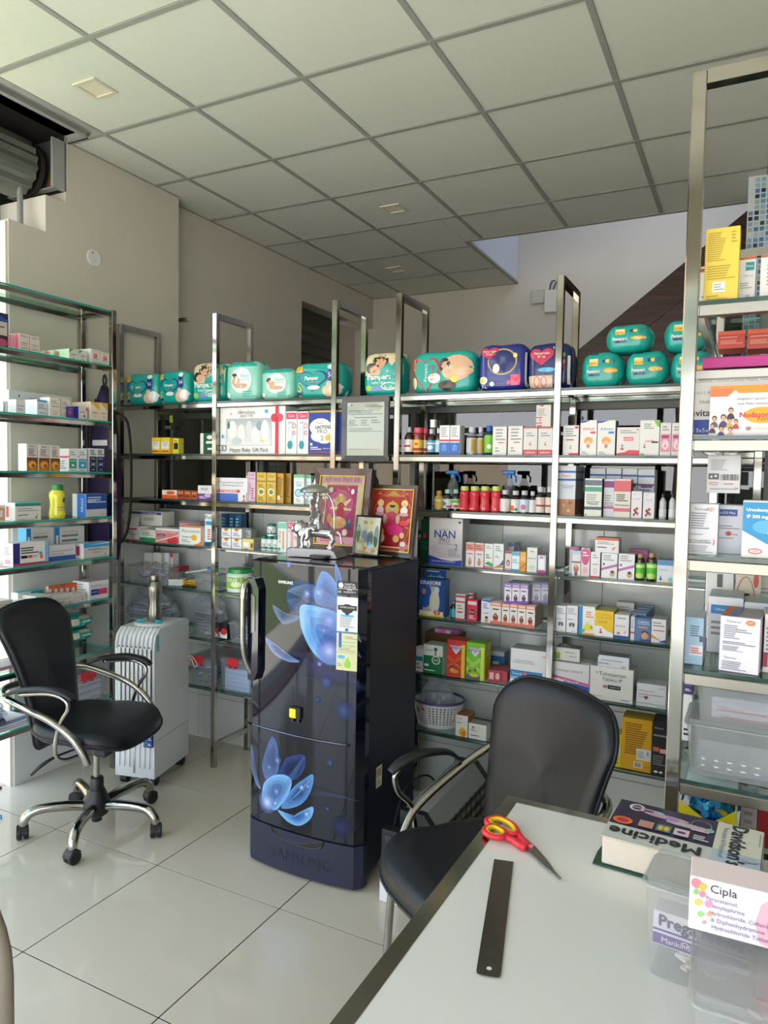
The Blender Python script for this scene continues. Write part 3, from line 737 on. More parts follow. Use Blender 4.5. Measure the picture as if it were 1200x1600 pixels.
fp = fpart(pr, 'flower_print', fprm, parent=None); fp.parent = door; fp['label'] = 'pale blue lotus flower print on the door'; fp['kind'] = 'stuff'; door.matrix_parent_inverse = Matrix.Translation(fr.location).inverted()
# groove trim between the two door fields
mb = MB(); n = 16
mb.tube([(FX0+(FX1-FX0)*(.01+.90*i/n), fprof(FX0+(FX1-FX0)*(.01+.90*i/n))-.001, .57) for i in range(n+1)], .0045, 6)
o = fpart(mb, 'groove_trim', mat('dark_chrome', '5a5c68', .15, 1.), smooth=True)
# plinth lettering, grip recess
mb = MB()
def psurf(u, v, l): x = FX0+u*(FX1-FX0); return (x, fprof(x)-.0008-l, .012+v*.166)
draw(mb, 't 1b1e36 .52 .42 .52 SAMSUNG', psurf, FX1-FX0, .166, sub=4)
o = fpart(mb, 'embossed_lettering', mat('navy_emboss', '181b30', .4), parent=None); o.parent = plinth
plinth.matrix_parent_inverse = Matrix.Translation(fr.location).inverted()
mb = MB(); pts = [(.26, .99), (.30, .84), (.5, .76), (.68, .80), (.72, .99)]
mb.add([psurf(u, v, .001) for u, v in pts], [tuple(range(5))], 'k'); mb.tube([psurf(u, v, .002) for u, v in pts], .003, 6, 'k', smooth=4)
o = fpart(mb, 'grip_recess', blackp, parent=None); o.parent = plinth
for x in (FX0+.05, FX1-.06):
    mb = MB(); mb.lathe([(.018, 0), (.018, .012), (.014, .014)], 12, x, .32); fpart(mb, 'foot', blackp)
    mb = MB(); mb.lathe([(.018, 0), (.018, .05), (.014, .052)], 12, x, .74); fpart(mb, 'foot', blackp)
# handle
hx = FX0+.035; hy = fprof(hx)
mb = MB(); mb.tube([(hx-.018, hy-.010, 1.165), (hx-.020, hy-.045, 1.13), (hx-.020, hy-.05, 1.0), (hx-.018, hy-.045, .87), (hx-.002, hy-.02, .79), (hx, hy-.004, .765)], [.012, .014, .013, .012, .013, .010], 12, smooth=5, flat=.8)
h = fpart(mb, 'handle', chrome, smooth=True); h['label'] = 'polished chrome handle'
mb = MB(); mb.prism([(hx-.01, .76), (hx+.02, .76), (hx+.038, .80), (hx+.04, 1.13), (hx+.02, 1.17), (hx-.015, 1.17)], hy-.028, hy+.02); o = fpart(mb, 'handle_recess', mat('navy_gloss_grip', '101226', .1, coat=1.))
mb = MB(); mb.prism([(hx+.005, .95), (hx+.024, .96), (hx+.024, 1.10), (hx+.005, 1.11)], hy-.0305, hy-.0285); fpart(mb, 'grip_window', mat('grip_window', '6a6c60', .08, coat=1.))
# stickers
def fstick(u0, v0, u1, v1, base, spec, name):
    mb = MB(); 
    def ss(u, v, l): return fsurf(u0+(u1-u0)*u, v0+(v1-v0)*v, .0015+l)
    draw(mb, 'r %s 0 0 1 1; ' % base+spec, ss, (u1-u0)*(FX1-FX0), (v1-v0)*(FZ-.189), sub=4)
    o = fpart(mb, name, carton, parent=None); o.parent = door; return o
fstick(.80, .905, .955, .955, '17171b', 'e w .18 .72 .12 .2; t w .62 .80 .5 DIGITAL; t w .62 .60 .55 INVERTER; r w .03 .46 .97 .49; t w .12 .25 .14 10; t w .60 .33 .6 YEAR|WARRANTY', 'sticker')
fstick(.80, .775, .955, .900, 'dfe2e6', 'e w .5 .75 .46 .24; r k .05 .62 .95 .76; e k .5 .66 .3 .14; t w .5 .70 .7 POWER SAVING; r c .2 .43 .8 .49; l x .15 .12 .85 .42 6; r b .42 .02 .56 .10; e k .5 .53 .1 .05', 'sticker')
fstick(.80, .635, .955, .770, 'd9d6a4', 't b .18 .90 .14 1; l x .4 .84 .95 .93 2; r t .05 .76 .95 .77; t t .5 .67 .8 DIRECT COOL; l x .1 .52 .9 .62 3; r t .05 .48 .95 .49; e c .25 .36 .18 .05; e l .55 .17 .16 .10; p l .40,.2 .70,.2 .55,.36; l x .05 .10 .3 .2 2', 'sticker')
q = MB(); 
def sidesurf(u, v, l): return (FX1-.004+.001+l, .40+u*.05, .36+v*.085)
draw(q, 'r cr 0 0 1 1; b k .1 .5 .9 .9; l x .1 .1 .9 .4 3', sidesurf, .05, .085); o = q.build('sticker', carton, cab)
cab.matrix_parent_inverse = Matrix.Translation(fr.location).inverted()
# clip light on the door
p = hit(466, 1113, 'y', .262)
lt = tag(empty('door_lock', (p.x, .262, p.z)), 'small black box with a yellow square stuck on the fridge door groove', 'lock')
mb = MB(); mb.box(-.026, -.024, -.020, .026, -.002, .026, 'w', bev=.004); mb.box(-.018, -.022, -.034, -.008, -.004, -.018); mb.box(.008, -.022, -.034, .018, -.004, -.018); mb.build('body', blackp, lt)
mb = MB(); mb.box(-.024, -.0275, -.016, .006, -.024, .020, 'f4e21c', bev=.001); mb.build('yellow_button', plast, lt)['label'] = 'bright yellow square button'

# ---- air cooler
co = tag(empty('air_cooler', (.237, .705, 0), math.radians(14)), 'white tower air cooler on castors with vertical louvres, beside the swivel chair', 'air cooler')
cw, cd, c0, c1 = .110, .172, .05, .80
whitep = mat('white_plastic', 'e4e6ea', .28, coat=.2)
mb = MB(); mb.prism([(-cd, c0), (cd, c0), (cd, c1-.02), (cd-.015, c1), (-cd+.05, c1), (-cd+.012, c1-.03), (-cd, c1-.07)], -cw, cw, 'w', axis='x')
mb.build('housing', whitep, co, smooth=25)
mb = MB(); mb.box(-cw+.014, -cd-.002, .30, cw-.014, -cd+.001, c1-.085); mb.build('vent_opening', blackp, co)
for k in range(8):
    x = -cw+.026+k*.0238
    mb = MB(); mb.prism([(x-.0105, -cd-.003), (x+.009, -cd-.010), (x+.0105, -cd-.006), (x-.009, -cd-.0005)], .305, c1-.09, 'w', axis='z'); mb.build('louvre', whitep, co)
for k in range(9):
    x = -cw+.013+k*.0238
    mb = MB(); mb.tube([(x, -cd-.002, c1-.095), (x, -cd-.006, c1-.065), (x, -cd+.014, c1-.022), (x, -cd+.055, c1+.0)], .007, 6, smooth=3); mb.build('rib', whitep, co, smooth=True)
for k in range(7):
    x = -cw+.026+k*.028
    mb = MB(); mb.prism([(x-.008, .29), (x+.008, .29), (x, .10)], -cd-.006, -cd+.001, 'w'); mb.build('lower_rib', whitep, co)
mb = MB(); mb.box(-.008, -cd-.004, .07, .002, -cd+.001, .19, bev=.002); mb.build('water_gauge', mat('grey_gauge', '9a9da2', .2), co)
mb = MB(); mb.box(-cw-.002, -cd-.002, .235, cw+.002, cd+.002, .239); mb.build('tank_seam', mat('seam_grey', 'c4c6ca', .4), co)
mb = MB(); mb.lathe([(.095, c1-.001), (.095, c1+.006), (.089, c1+.010), (.0001, c1+.010)], 32, -.005, .01, sy=1.1); ctl = mb.build('control_panel', whitep, co, smooth=30)
for x, y in ((-.045, -.045), (.055, -.045)):
    mb = MB(); mb.lathe([(.018, c1+.010), (.016, c1+.014), (.009, c1+.017), (.008, c1+.026), (.0001, c1+.027)], 14, x, y); mb.box(x-.018, y-.004, c1+.012, x+.018, y+.004, c1+.026, 'w', bev=.002); mb.build('knob', mat('turquoise_knob', '1ba0b4', .3), co, smooth=30)
mb = MB(); mb.box(cw-.055, -cd+.055, c1+.0, cw-.02, -cd+.085, c1+.001, 'x'); mb.box(cw-.05, -cd+.06, c1+.001, cw-.03, -cd+.08, c1+.0015, 'w'); mb.build('rating_sticker', carton, co)
def cs(u, v, l): return (cw+.0008+l, -cd+.012+u*.034, .69+v*.085)
mb = MB(); draw(mb, 'r 9fd0d8 0 0 1 1; l 4a96a4 .1 .2 .9 .95 6; t k .5 .08 .5 cool', cs, .034, .085); mb.build('energy_sticker', carton, co)
def cs2(u, v, l): return (cw-.050+u*.046, -cd-.0165-l, .215+v*.115)
mb = MB(); draw(mb, 'r 12388c 0 0 1 1; o c .28 .86 .2 .09 .06; o c .28 .62 .2 .09 .06; o c .28 .38 .2 .09 .06; o c .28 .14 .2 .09 .06; l w .55 .8 .95 .92 2; l w .55 .56 .95 .68 2; l w .55 .32 .95 .44 2; l w .55 .08 .95 .2 2', cs2, .058, .115)
mb.box(cw-.050, -cd-.0165, .215, cw-.004, -cd-.002, .33, '12388c'); mb.build('feature_sticker', carton, co)['label'] = 'blue feature sticker with four round icons'
def castor(parent, x, y, z0, r, w=.012, hood=True, loc=None):
    mb = MB()
    for s_ in (-1, 1):
        mb.T = Matrix.Translation((x+s_*w, y, z0+r)) @ Matrix.Rotation(PI/2, 4, 'Y'); mb.lathe([(r*.86, -w*.7), (r, -w*.4), (r, w*.4), (r*.86, w*.7), (r*.5, w*.75)], 14)
    mb.T = None; mb.tube([(x, y, z0+r*1.2), (x, y, z0+r*2.3)], w*.55, 8)
    if hood:
        pts = [(y+r*.95*math.cos(PI*j/8+.2), z0+r+r*1.12*math.sin(PI*j/8+.2)) for j in range(9)]
        mb.prism(pts, x-w*.4, x+w*.4, axis='x')
        mb.prism([(y+r*1.05*math.cos(PI*j/8*.8+.1), z0+r+r*1.18*math.sin(PI*j/8*.8+.1)) for j in range(9)]+[(y-r*.3, z0+r*1.02)], x-w*1.6, x+w*1.6, axis='x')
    return mb.build('castor', blackp, parent, smooth=40)
for x, y in ((-.08, -.13), (.08, -.13), (-.08, .135), (.08, .135)): castor(co, x, y, 0, .024)
mb = MB(); mb.tube([(cw, .15, .59), (cw+.02, .16, .595), (cw+.05, .15, .575), (cw+.065, .14, .555), (cw+.05, .145, .54), (cw+.03, .155, .57), (cw+.012, .16, .59)], .0022, 6, 'cr', smooth=5); mb.build('cord_loop', plast, co, smooth=True)
# steel bottle on the cooler
def T_(o, z): return (o.matrix_world @ Vector(z)) if False else Vector(z)
bx, by = .30, .70
bo = tag(empty('water_bottle', (bx-.05, by+.0, .811)), 'fluted stainless steel water bottle on top of the air cooler', 'bottle')
mb = MB(); prof = [(.030, 0), (.036, .006), (.038, .04), (.035, .07), (.029, .10), (.031, .125), (.036, .155), (.037, .175), (.031, .195), (.022, .205), (.021, .212)]
mb.lathe(prof, 48, ripple=lambda a, z: .035*math.cos(12*a)*math.sin(PI*min(1, max(0, z/.19)))); mb.build('body', steel, bo, smooth=True)
mb = MB(); mb.lathe([(.0225, .214), (.0235, .218), (.0235, .238), (.021, .242), (.0001, .242)], 24); mb.build('cap', steel, bo, smooth=35)
mb = MB(); mb.lathe([(.0215, .209), (.0238, .210), (.0238, .215), (.0215, .216)], 24); mb.build('rubber_ring', blackp, bo)

# ---- swivel chair
def back_outline(wt, wb, h, rt=.09, rb=.05, waist=None):
    """closed outline in (a across, b up) from 0..h"""
    P = []
    n = 7
    for k in range(n+1):   # top right corner, sweep to left
        a = PI/2*k/n; P.append((wt/2-rt+rt*math.cos(a), h-rt+rt*math.sin(a)*1.0))
    for k in range(1, 5): t = k/5; P.append(((wt/2-rt)*(1-2*t), h+.008*math.sin(PI*t)))
    for k in range(n+1):
        a = PI/2+PI/2*k/n; P.append((-(wt/2-rt)+rt*math.cos(a), h-rt+rt*math.sin(a)))
    for k in range(1, 10):
        t = k/10; P.append((-(wt/2*(1-t)+wb/2*t)+.012*math.sin(PI*t), (h-rt)*(1-t)+rb*t))
    for k in range(5):
        a = PI+PI/2*k/4; P.append((-(wb/2-rb)+rb*math.cos(a), rb+rb*math.sin(a)))
    for k in range(5):
        a = 3*PI/2+PI/2*k/4; P.append(((wb/2-rb)+rb*math.cos(a), rb+rb*math.sin(a)))
    for k in range(1, 10):
        t = 1-k/10; P.append(((wt/2*(1-t)+wb/2*t)-.012*math.sin(PI*t), (h-rt)*(1-t)+rb*t))
    return P
def chair_upholstery(root, bz, bh, wt, wb, sz, bx0=-.20, lean=.16, rt=.10):
    def warp(a, b, c):   # local frame: +x forward
        t = b/bh
        x = bx0-lean*t*t*.9-.03*t+.035*math.sin(PI*t)*0+c + .55*a*a
        return (x, a, bz+b*(1-.03*t))
    out = back_outline(wt, wb, bh, rt)
    mb = MB(); mb.cushion(out, .055, warp, back=.022); b = mb.build('backrest', leather, root, smooth=True)
    mb = MB(); mb.tube([warp(a, q, -.002) for a, q in out], .006, 6, closed=True); mb.build('piping', leather, b, smooth=True)
    so = []
    for k in range(40):
        a = 2*PI*k/40; ca, sa = math.cos(a), math.sin(a); e = .62
        x = .235*abs(ca)**e*(1 if ca > 0 else -1); y = (.245 if x > 0 else .225)*abs(sa)**e*(1 if sa > 0 else -1)
        so.append((x+.01, y))
    def sw(a, b, c):
        d = max(0, (a-.12)/.12); return (a, b, sz+c-.035*d*d+.012*max(0, (-a-.1)/.1)+.25*b*b*.4)
    mb = MB(); mb.cushion(so, .075, sw, rings=((1, 0), (.985, .5), (.95, .82), (.85, .96), (.6, 1.), (.3, .98), (.0001, .97)), back=.03); s = mb.build('seat', leather, root, smooth=True)
    mb = MB(); mb.tube([sw(a, q, -.004) for a, q in so], .005, 6, closed=True); mb.build('piping', leather, s, smooth=True)
    return warp
ch = tag(empty('swivel_chair', (.45, .155, 0), math.radians(13)), 'black leather swivel chair on a chrome five-star base with castors, at the left', 'chair')
chair_upholstery(ch, .37, .635, .43, .28, .47, bx0=-.215, lean=.15)
for s_ in (-1, 1):
    mb = MB(); mb.tube([(-.29, s_*.06, .655), (-.315, s_*.17, .655), (-.27, s_*.245, .645), (-.15, s_*.272, .615), (-.02, s_*.275, .575), (.07, s_*.27, .52), (.12, s_*.26, .455), (.145, s_*.25, .40)], .0145, 12, smooth=5); mb.build('arm_tube', chrome, ch, smooth=True)
    mb = MB(); mb.tube([(-.16, s_*.275, .668), (-.02, s_*.278, .685), (.055, s_*.278, .668), (.07, s_*.276, .63), (.035, s_*.272, .575), (.01, s_*.268, .51), (.0, s_*.262, .43), (.02, s_*.235, .40), (.06, s_*.17, .405)], .0085, 10, smooth=5); mb.build('arm_stay', chrome, ch, smooth=True)
    mb = MB(); mb.tube([(-.24, s_*.268, .655), (-.17, s_*.274, .683), (-.05, s_*.278, .703), (.05, s_*.278, .695), (.095, s_*.278, .672)], [.012, .020, .024, .024, .014], 12, smooth=5, flat=.55, upv=(0, 0, 1)); mb.build('armrest', blackp, ch, smooth=True)
mb = MB(); mb.box(-.10, -.08, .405, .12, .08, .435, bev=.008); mb.box(-.05, -.05, .375, .09, .05, .407, bev=.01); mb.box(-.25, -.03, .40, -.08, .03, .42, bev=.006); mb.box(.05, -.10, .365, .12, -.04, .42, bev=.01); mb.build('tilt_mechanism', blackp, ch)
mb = MB(); mb.tube([(.0, -.05, .395), (-.06, -.16, .385), (-.10, -.22, .36), (-.13, -.25, .325)], [.004, .005, .009, .006], 8, smooth=3); mb.build('height_lever', blackp, ch, smooth=True)
mb = MB(); mb.lathe([(.014, .20), (.014, .38)], 20); mb.build('gas_column', chrome, ch, smooth=30)
mb = MB(); mb.lathe([(.030, .175), (.030, .225), (.026, .232), (.0145, .234)], 24); mb.lathe([(.030, .055), (.050, .07), (.061, .11), (.052, .135), (.038, .17), (.033, .18)], 24); mb.lathe([(.022, .035), (.024, .06)], 20); mb.build('hub_cover', blackp, ch, smooth=30)
c0_ = None
for k in range(5):
    a = math.radians(72*k)
    mb = MB(); M_ = Matrix.Rotation(a, 4, 'Z'); mb.T = M_
    mb.tube([(.03, 0, .105), (.11, 0, .118), (.21, 0, .122), (.262, 0, .112), (.288, 0, .085), (.294, 0, .058)], [.021, .022, .020, .021, .021, .018], 12, smooth=5, flat=1.0); mb.build('base_leg', chrome, ch, smooth=True)
    if c0_ is None:
        c0_ = castor(ch, 0, 0, 0, .029, .014); cc = c0_
    else: cc = c0_.copy(); COL.objects.link(cc)
    cc.location = (.296*math.cos(a), .296*math.sin(a), 0); cc.rotation_euler[2] = a+.9*k+.5

# ---- visitor chair
c2 = tag(empty('visitor_chair', (2.312, -.115, 0), math.radians(235)), 'black padded armchair with chrome tube legs tucked behind the counter', 'chair')
chair_upholstery(c2, .36, .60, .53, .43, .455, bx0=-.215, lean=.11, rt=.12)
for s_ in (-1, 1):
    mb = MB(); mb.tube([(-.30, s_*.10, .70), (-.29, s_*.20, .70), (-.24, s_*.262, .685), (-.10, s_*.278, .61), (.03, s_*.272, .535), (.09, s_*.250, .48), (.125, s_*.222, .435), (.15, s_*.212, .36), (.165, s_*.210, .18), (.172, s_*.210, .03), (.172, s_*.210, .004)], [.012, .013, .014, .014, .014, .014, .013, .0125, .0125, .0125, .0125], 12, smooth=5); mb.build('front_leg_tube', chrome, c2, smooth=True)
    mb = MB(); mb.tube([(.10, s_*.275, .665), (.115, s_*.277, .64), (.10, s_*.277, .59), (.055, s_*.275, .54), (.04, s_*.272, .47), (.05, s_*.26, .41), (.04, s_*.2, .40)], .009, 10, smooth=5); mb.build('arm_stay', chrome, c2, smooth=True)
    mb = MB(); mb.tube([(-.13, s_*.278, .655), (-.08, s_*.278, .69), (.02, s_*.278, .70), (.09, s_*.278, .685), (.13, s_*.278, .66)], [.010, .018, .023, .024, .018], 12, smooth=5, flat=.55); mb.build('armrest', blackp, c2, smooth=True)
    mb = MB(); mb.tube([(.13, s_*.205, .412), (.0, s_*.22, .412), (-.19, s_*.24, .40), (-.23, s_*.24, .36), (-.27, s_*.245, .02), (-.27, s_*.245, .004)], .0125, 12, smooth=4); mb.build('rear_leg_tube', chrome, c2, smooth=True)
mb = MB(); mb.tube([(-.30, -.10, .70), (-.305, 0, .70), (-.30, .10, .70)], .012, 10, smooth=3); mb.box(-.33, -.04, .66, -.285, .04, .72, bev=.004); mb.build('back_bracket', blackp, c2)

# ---- counter
TZ = .86
ct = tag(empty('counter', (3.1, -1.3, 0)), 'white glass-topped counter with a steel edge strip in the foreground', 'counter')
def cpart(mb, name, m_, **k): o = mb.build(name, m_, ct, **k); o.matrix_parent_inverse = Matrix.Translation(ct.location).inverted(); return o
tx0, tx1, ty0, ty1 = 2.512, 3.75, -2.5, -.468
mb = MB(); mb.box(tx0+.028, ty0, TZ-.012, tx1, ty1-.024, TZ, bev=.0008); cpart(mb, 'glass_top', mat('white_back_painted_glass', 'dcdcd8', .16, coat=.4))
mb = MB(); mb.prism([(tx0, ty0), (tx0+.028, ty0), (tx0+.028, ty1-.024), (tx0, ty1)], TZ-.03, TZ+.0012, axis='z'); cpart(mb, 'edge_strip', mat('mirror_strip', '9a988f', .16, 1., bump=.05, bscale=20))
mb = MB(); mb.prism([(tx0, ty1), (tx0+.028, ty1-.024), (tx1, ty1-.024), (tx1, ty1)], TZ-.03, TZ+.0012, axis='z'); cpart(mb, 'edge_strip', MATS['mirror_strip'])
mb = MB(); mb.box(tx0+.10, ty0, .06, tx1, ty1-.06, TZ-.03); cpart(mb, 'cabinet_body', mat('white_laminate', 'c9c8c4', .4))
mb = MB(); mb.box(tx0+.13, ty0, 0, tx1, ty1-.10, .06); cpart(mb, 'plinth', blackp)

# ================================================================== GOODS ON THE SHELVES
def frame_at(k, s):
    """k: 'A','B' long racks, 'C' near rack, 'L' left rack -> (axis, plane value, rotation, shelf heights)"""
    if k in 'AB': return 'y', FY+.0165+s, 0., ZS
    if k == 'C': return 'y', CY+.0165+s, 0., ZC
    return 'x', -.004-s, PI/2, [z+.004 for z in ZL]
def place(k, i, x0, x1, yt, s=0., yb=None):
    ax, v, rot, zs = frame_at(k, s)
    zb = zs[i] if yb is None else max(zs[i], hit((x0+x1)/2, yb, ax, v)[2])
    a, b = hit(x0, yt+8, ax, v), hit(x1, yt+8, ax, v); zt = hit((x0+x1)/2, yt, ax, v)[2]
    above = [z for z in zs if z > zb+.03]
    if above and not (k in 'AB' and i == 0): zt = min(zt, min(above)-.0315)
    w = (b-a).x if ax == 'y' else (b-a).y
    return (a.x, a.y, zb+.0006), rot, w, max(.012, zt-zb)
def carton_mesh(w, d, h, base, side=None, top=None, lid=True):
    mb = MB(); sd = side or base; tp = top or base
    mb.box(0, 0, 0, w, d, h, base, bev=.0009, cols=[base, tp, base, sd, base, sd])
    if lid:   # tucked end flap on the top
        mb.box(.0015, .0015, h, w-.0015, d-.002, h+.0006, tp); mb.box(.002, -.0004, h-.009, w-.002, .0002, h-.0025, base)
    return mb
def box_(k, i, x0, x1, yt, spec, label, d=.07, s=0., side=None, top=None, yb=None, grp=None, name='medicine_box', cat='box', base=None, turn=0., sspec=None):
    loc, rot, w, h = place(k, i, x0, x1, yt, s, yb)
    return box_at(loc, rot+turn, w, d, h, spec, label, side, top, grp, name, cat, sspec, lside=(k == 'L'))
def box_at(loc, rot, w, d, h, spec, label, side=None, top=None, grp=None, name='medicine_box', cat='box', sspec=None, lside=False):
    parts = spec.split('|', 1); base = parts[0].strip(); sp = parts[1] if len(parts) > 1 else ''
    o = carton_mesh(w, d, h, base, side, top).build(name, carton, loc=loc, rotz=rot)
    if sp:
        mb = MB(); draw(mb, sp, lambda u, v, l: (u*w, -l-.0003, v*h), w, h); mb.build('printed_front', carton, o, fix=False)
    if sspec:
        mb = MB()
        if lside: draw(mb, sspec, lambda u, v, l: (-l, d*(1-u), v*h), d, h)
        else: draw(mb, sspec, lambda u, v, l: (w+l, d*u, v*h), d, h)
        mb.build('printed_side', carton, o, fix=False)
    return tag(o, label, cat, grp)
def bottle_(k, i, x0, x1, yt, body, cap, lab, label, spec='', s=.0, yb=None, shape='med', grp=None, name='medicine_bottle', lz=(.10, .55), capr=None):
    loc, rot, w, h = place(k, i, x0, x1, yt, s, yb)
    r = w/2; c = Vector(loc)+Matrix.Rotation(rot, 3, 'Z') @ Vector((r, r, 0))
    return bottle_at(c, rot, r, h, body, cap, lab, label, spec, shape, grp, name, lz, capr)
def bottle_at(c, rot, r, h, body, cap, lab, label, spec='', shape='med', grp=None, name='medicine_bottle', lz=(.10, .55), capr=None):
    mb = MB()
    P = {'med': [(.9, 0), (1, .02), (1, .60), (.93, .68), (.62, .76), (.42, .80), (.42, .86)],
         'jar': [(.92, 0), (1, .03), (1, .74), (.94, .80), (.80, .83), (.80, .86)],
         'waist': [(.9, 0), (1, .03), (1.0, .15), (.86, .38), (.90, .55), (1, .68), (.94, .76), (.62, .84), (.60, .88)],
         'tall': [(.9, 0), (1, .02), (1, .66), (.9, .72), (.36, .86), (.36, .9)]}[shape]
    cr = capr or {'med': .52, 'jar': .90, 'waist': .68, 'tall': .45}[shape]; cz = P[-1][1]-.05
    mb.lathe([(q*r, z*h) for q, z in P], 20, col=body); o = mb.build(name, gloss, loc=c, rotz=rot, smooth=40)
    q = MB(); q.lathe([(cr*r, cz*h), (cr*r*1.03, (cz+.02)*h), (cr*r*1.0, .985*h), (cr*r*.9, h), (.0001, h)], 18, col=cap, ripple=lambda a, z: .03*math.cos(9*a)); q.build('cap', plast, o, smooth=40)
    if lab:
        q = MB(); rr = r*1.012
        if shape == 'waist': rad = lambda z: r*np.interp(z/h, [p[1] for p in P], [p[0] for p in P])*1.012
        else: rad = lambda z: rr
        def sf(u, v, l):
            a = -PI/2+(u-.5)*PI*1.15; z = h*(lz[0]+(lz[1]-lz[0])*v); R_ = rad(z)+l*1.2; return (R_*math.cos(a), R_*math.sin(a), z)
        draw(q, 'r %s 0 0 1 1; ' % lab+spec, sf, r*PI*1.15, h*(lz[1]-lz[0]), sub=10); q.build('label', carton, o, fix=False, smooth=True)
    return tag(o, label, 'bottle', grp)
def pack_(k, i, x0, x1, yt, d, spec, label, s=.01, yb=None, base='t', ez=5., ex=6., pinch=0., grp='nappy packs on the top shelf', bulge=.0, turn=0.):
    """soft plastic-wrapped nappy pack, superellipsoid with pinched sealed ends"""
    loc, rot, w, h = place(k, i, x0, x1, yt, s, yb)
    mb = MB(); rr = random.Random(int(x0)); ph = [rr.uniform(0, 6) for _ in range(6)]
    sp = lambda t, e: (abs(t)**(2/e))*(1 if t >= 0 else -1)
    def S_(a, b):  # a around 0..2pi in xz?, b latitude
        pass
    nu, nv = 36, 20; vs = []; fs = []
    for j in range(nv+1):
        t = -PI/2+PI*j/nv
        for i_ in range(nu):
            a = 2*PI*i_/nu
            X = sp(math.cos(t), ex)*sp(math.cos(a), ex); Y = sp(math.cos(t), ex)*sp(math.sin(a), ez*.7); Z = sp(math.sin(t), ez)
            e = abs(X)**6; Z2 = Z*(1-pinch*e); Y2 = Y*(1-pinch*.5*e)
            cr = .012*math.sin(9*Z+4*X+ph[0])*math.sin(7*X+ph[1])+.01*math.sin(15*X-8*Z+ph[2])
            vs.append((w/2+w/2*X*(1+.01*math.sin(5*Z+ph[3])), d/2+d/2*Y2*(1+cr), h/2+h/2*Z2*(1+.02*math.sin(5*X+ph[4])*(Z > 0))))
    for j in range(nv):
        for i_ in range(nu):
            i2 = (i_+1) % nu; fs.append((j*nu+i_, j*nu+i2, (j+1)*nu+i2, (j+1)*nu+i_))
    mb.add(vs, fs, base)
    o = mb.build('nappy_pack', film, loc=loc, rotz=rot+turn, smooth=True)
    q = MB()
    def sf(u, v, l):
        X = 2*u-1; Z = 2*v-1
        e = abs(X)**6; Z0 = Z/(1-pinch*e) if pinch else Z
        ct = max(0., 1-abs(Z0)**ez)**(1/ex)  # radius factor
        ca = min(1., abs(X)/max(.05, ct)); sa = (1-ca**ex)**(1/(ez*.7)) if ca < 1 else 0
        Y = ct*sa
        Y *= (1-pinch*.5*e); cr = .012*math.sin(9*Z0+4*X+ph[0])*math.sin(7*X+ph[1])+.01*math.sin(15*X-8*Z0+ph[2])
        return (w/2+w/2*X, d/2-d/2*Y*(1+cr)-l-.0022, h/2+h/2*Z)
    if spec: draw(q, spec, sf, w, h, sub=14); q.build('printed_front', film, o, fix=False, smooth=True)
    return tag(o, label, 'nappies', grp)

HEART = 'H 20358c .42 .52 .30 .30 .13 18a79c; r f0c030 .03 .74 .22 .90; t r .125 .82 .17 Rs 399; B w .42 .55 .30 Pampers; r 20358c .28 .42 .58 .48; t w .43 .45 .28 all round protection; e w .45 .30 .13 .06; r 20358c .72 .48 .86 .80; e w .79 .86 .07 .07; t w .79 .64 .1 56; e e8c4a8 .74 .20 .12 .16; e e8c4a8 .76 .38 .06 .09; e w .88 .22 .12 .20; r 20358c .10 .10 .22 .18; t y .16 .14 .1 S|8'
MUM = 'r d9c9a0 .02 .48 .98 .98; e 2c1c18 .46 .80 .20 .15; e d9a27c .48 .72 .15 .13; e 3a2620 .22 .64 .14 .12; e e0b090 .30 .60 .12 .10; e 18a79c .75 .48 .32 .28; r 18a79c .02 .03 .98 .44; B w .42 .42 .58 Pampers; t w .42 .30 .34 baby-dry; e l .16 .18 .09 .07; t w .16 .18 .07 L; r 7a8fd0 .26 .12 .50 .22; o w .68 .22 .20 .09 .02; l w .56 .16 .82 .24 2'
PALE = 'r 18a79c .02 .86 .98 .97; t l .5 .91 .3 NEW; e e2f6ee .52 .52 .30 .32; e 2c1c18 .32 .60 .09 .10; e e0a888 .36 .50 .12 .13; e e0a888 .52 .38 .20 .06; t t .62 .62 .26 Pampers; t x .62 .53 .26 premium care; l t .55 .10 .9 .26 3; e w .14 .16 .07 .07'
pack_('A', 0, 193, 245, 583, .14, HEART, 'teal nappy pack with a blue heart, leftmost on the top shelf')
pack_('A', 0, 245.5, 294, 579, .14, HEART, 'teal nappy pack with a blue heart, second from the left on the top shelf', turn=-.03)
pack_('A', 0, 298, 349, 566, .13, MUM, 'nappy pack with a mother and baby photo, left of the second rack post')
pack_('A', 0, 350, 404, 564, .14, PALE, 'tall pale green nappy pack with a sleeping baby in a white oval', base='8fd3c0')
pack_('A', 0, 405, 457, 575, .13, PALE, 'lower pale green nappy pack between two taller packs', base='8fd3c0', turn=.02)
pack_('A', 0, 457, 534, 566, .14, HEART, 'wide teal nappy pack with a blue heart beside the dark shutter window')
pack_('A', 0, 567, 628, 550, .13, MUM, 'nappy pack with a mother and baby photo above the framed certificate', turn=.05)
pack_('B', 0, 641, 742, 548, .15, 'H c8303c .26 .48 .22 .46 .12 18a79c; e e0b090 .74 .58 .24 .30; e 3a2a22 .56 .66 .09 .16; e e8c0a0 .62 .50 .10 .16; e e8c0a0 .82 .50 .16 .10; e 3a2a22 .60 .18 .14 .12; e w .40 .36 .10 .12; e y .72 .32 .06 .08; r f2a070 .03 .56 .09 .84; T r .06 .70 .18 399; e e8e6b0 .07 .26 .05 .14; T r .36 .5 .34 I love; T w .27 .5 .4 Pampers',
      'large teal nappy pack with a red heart and lying baby photo', turn=-.04)
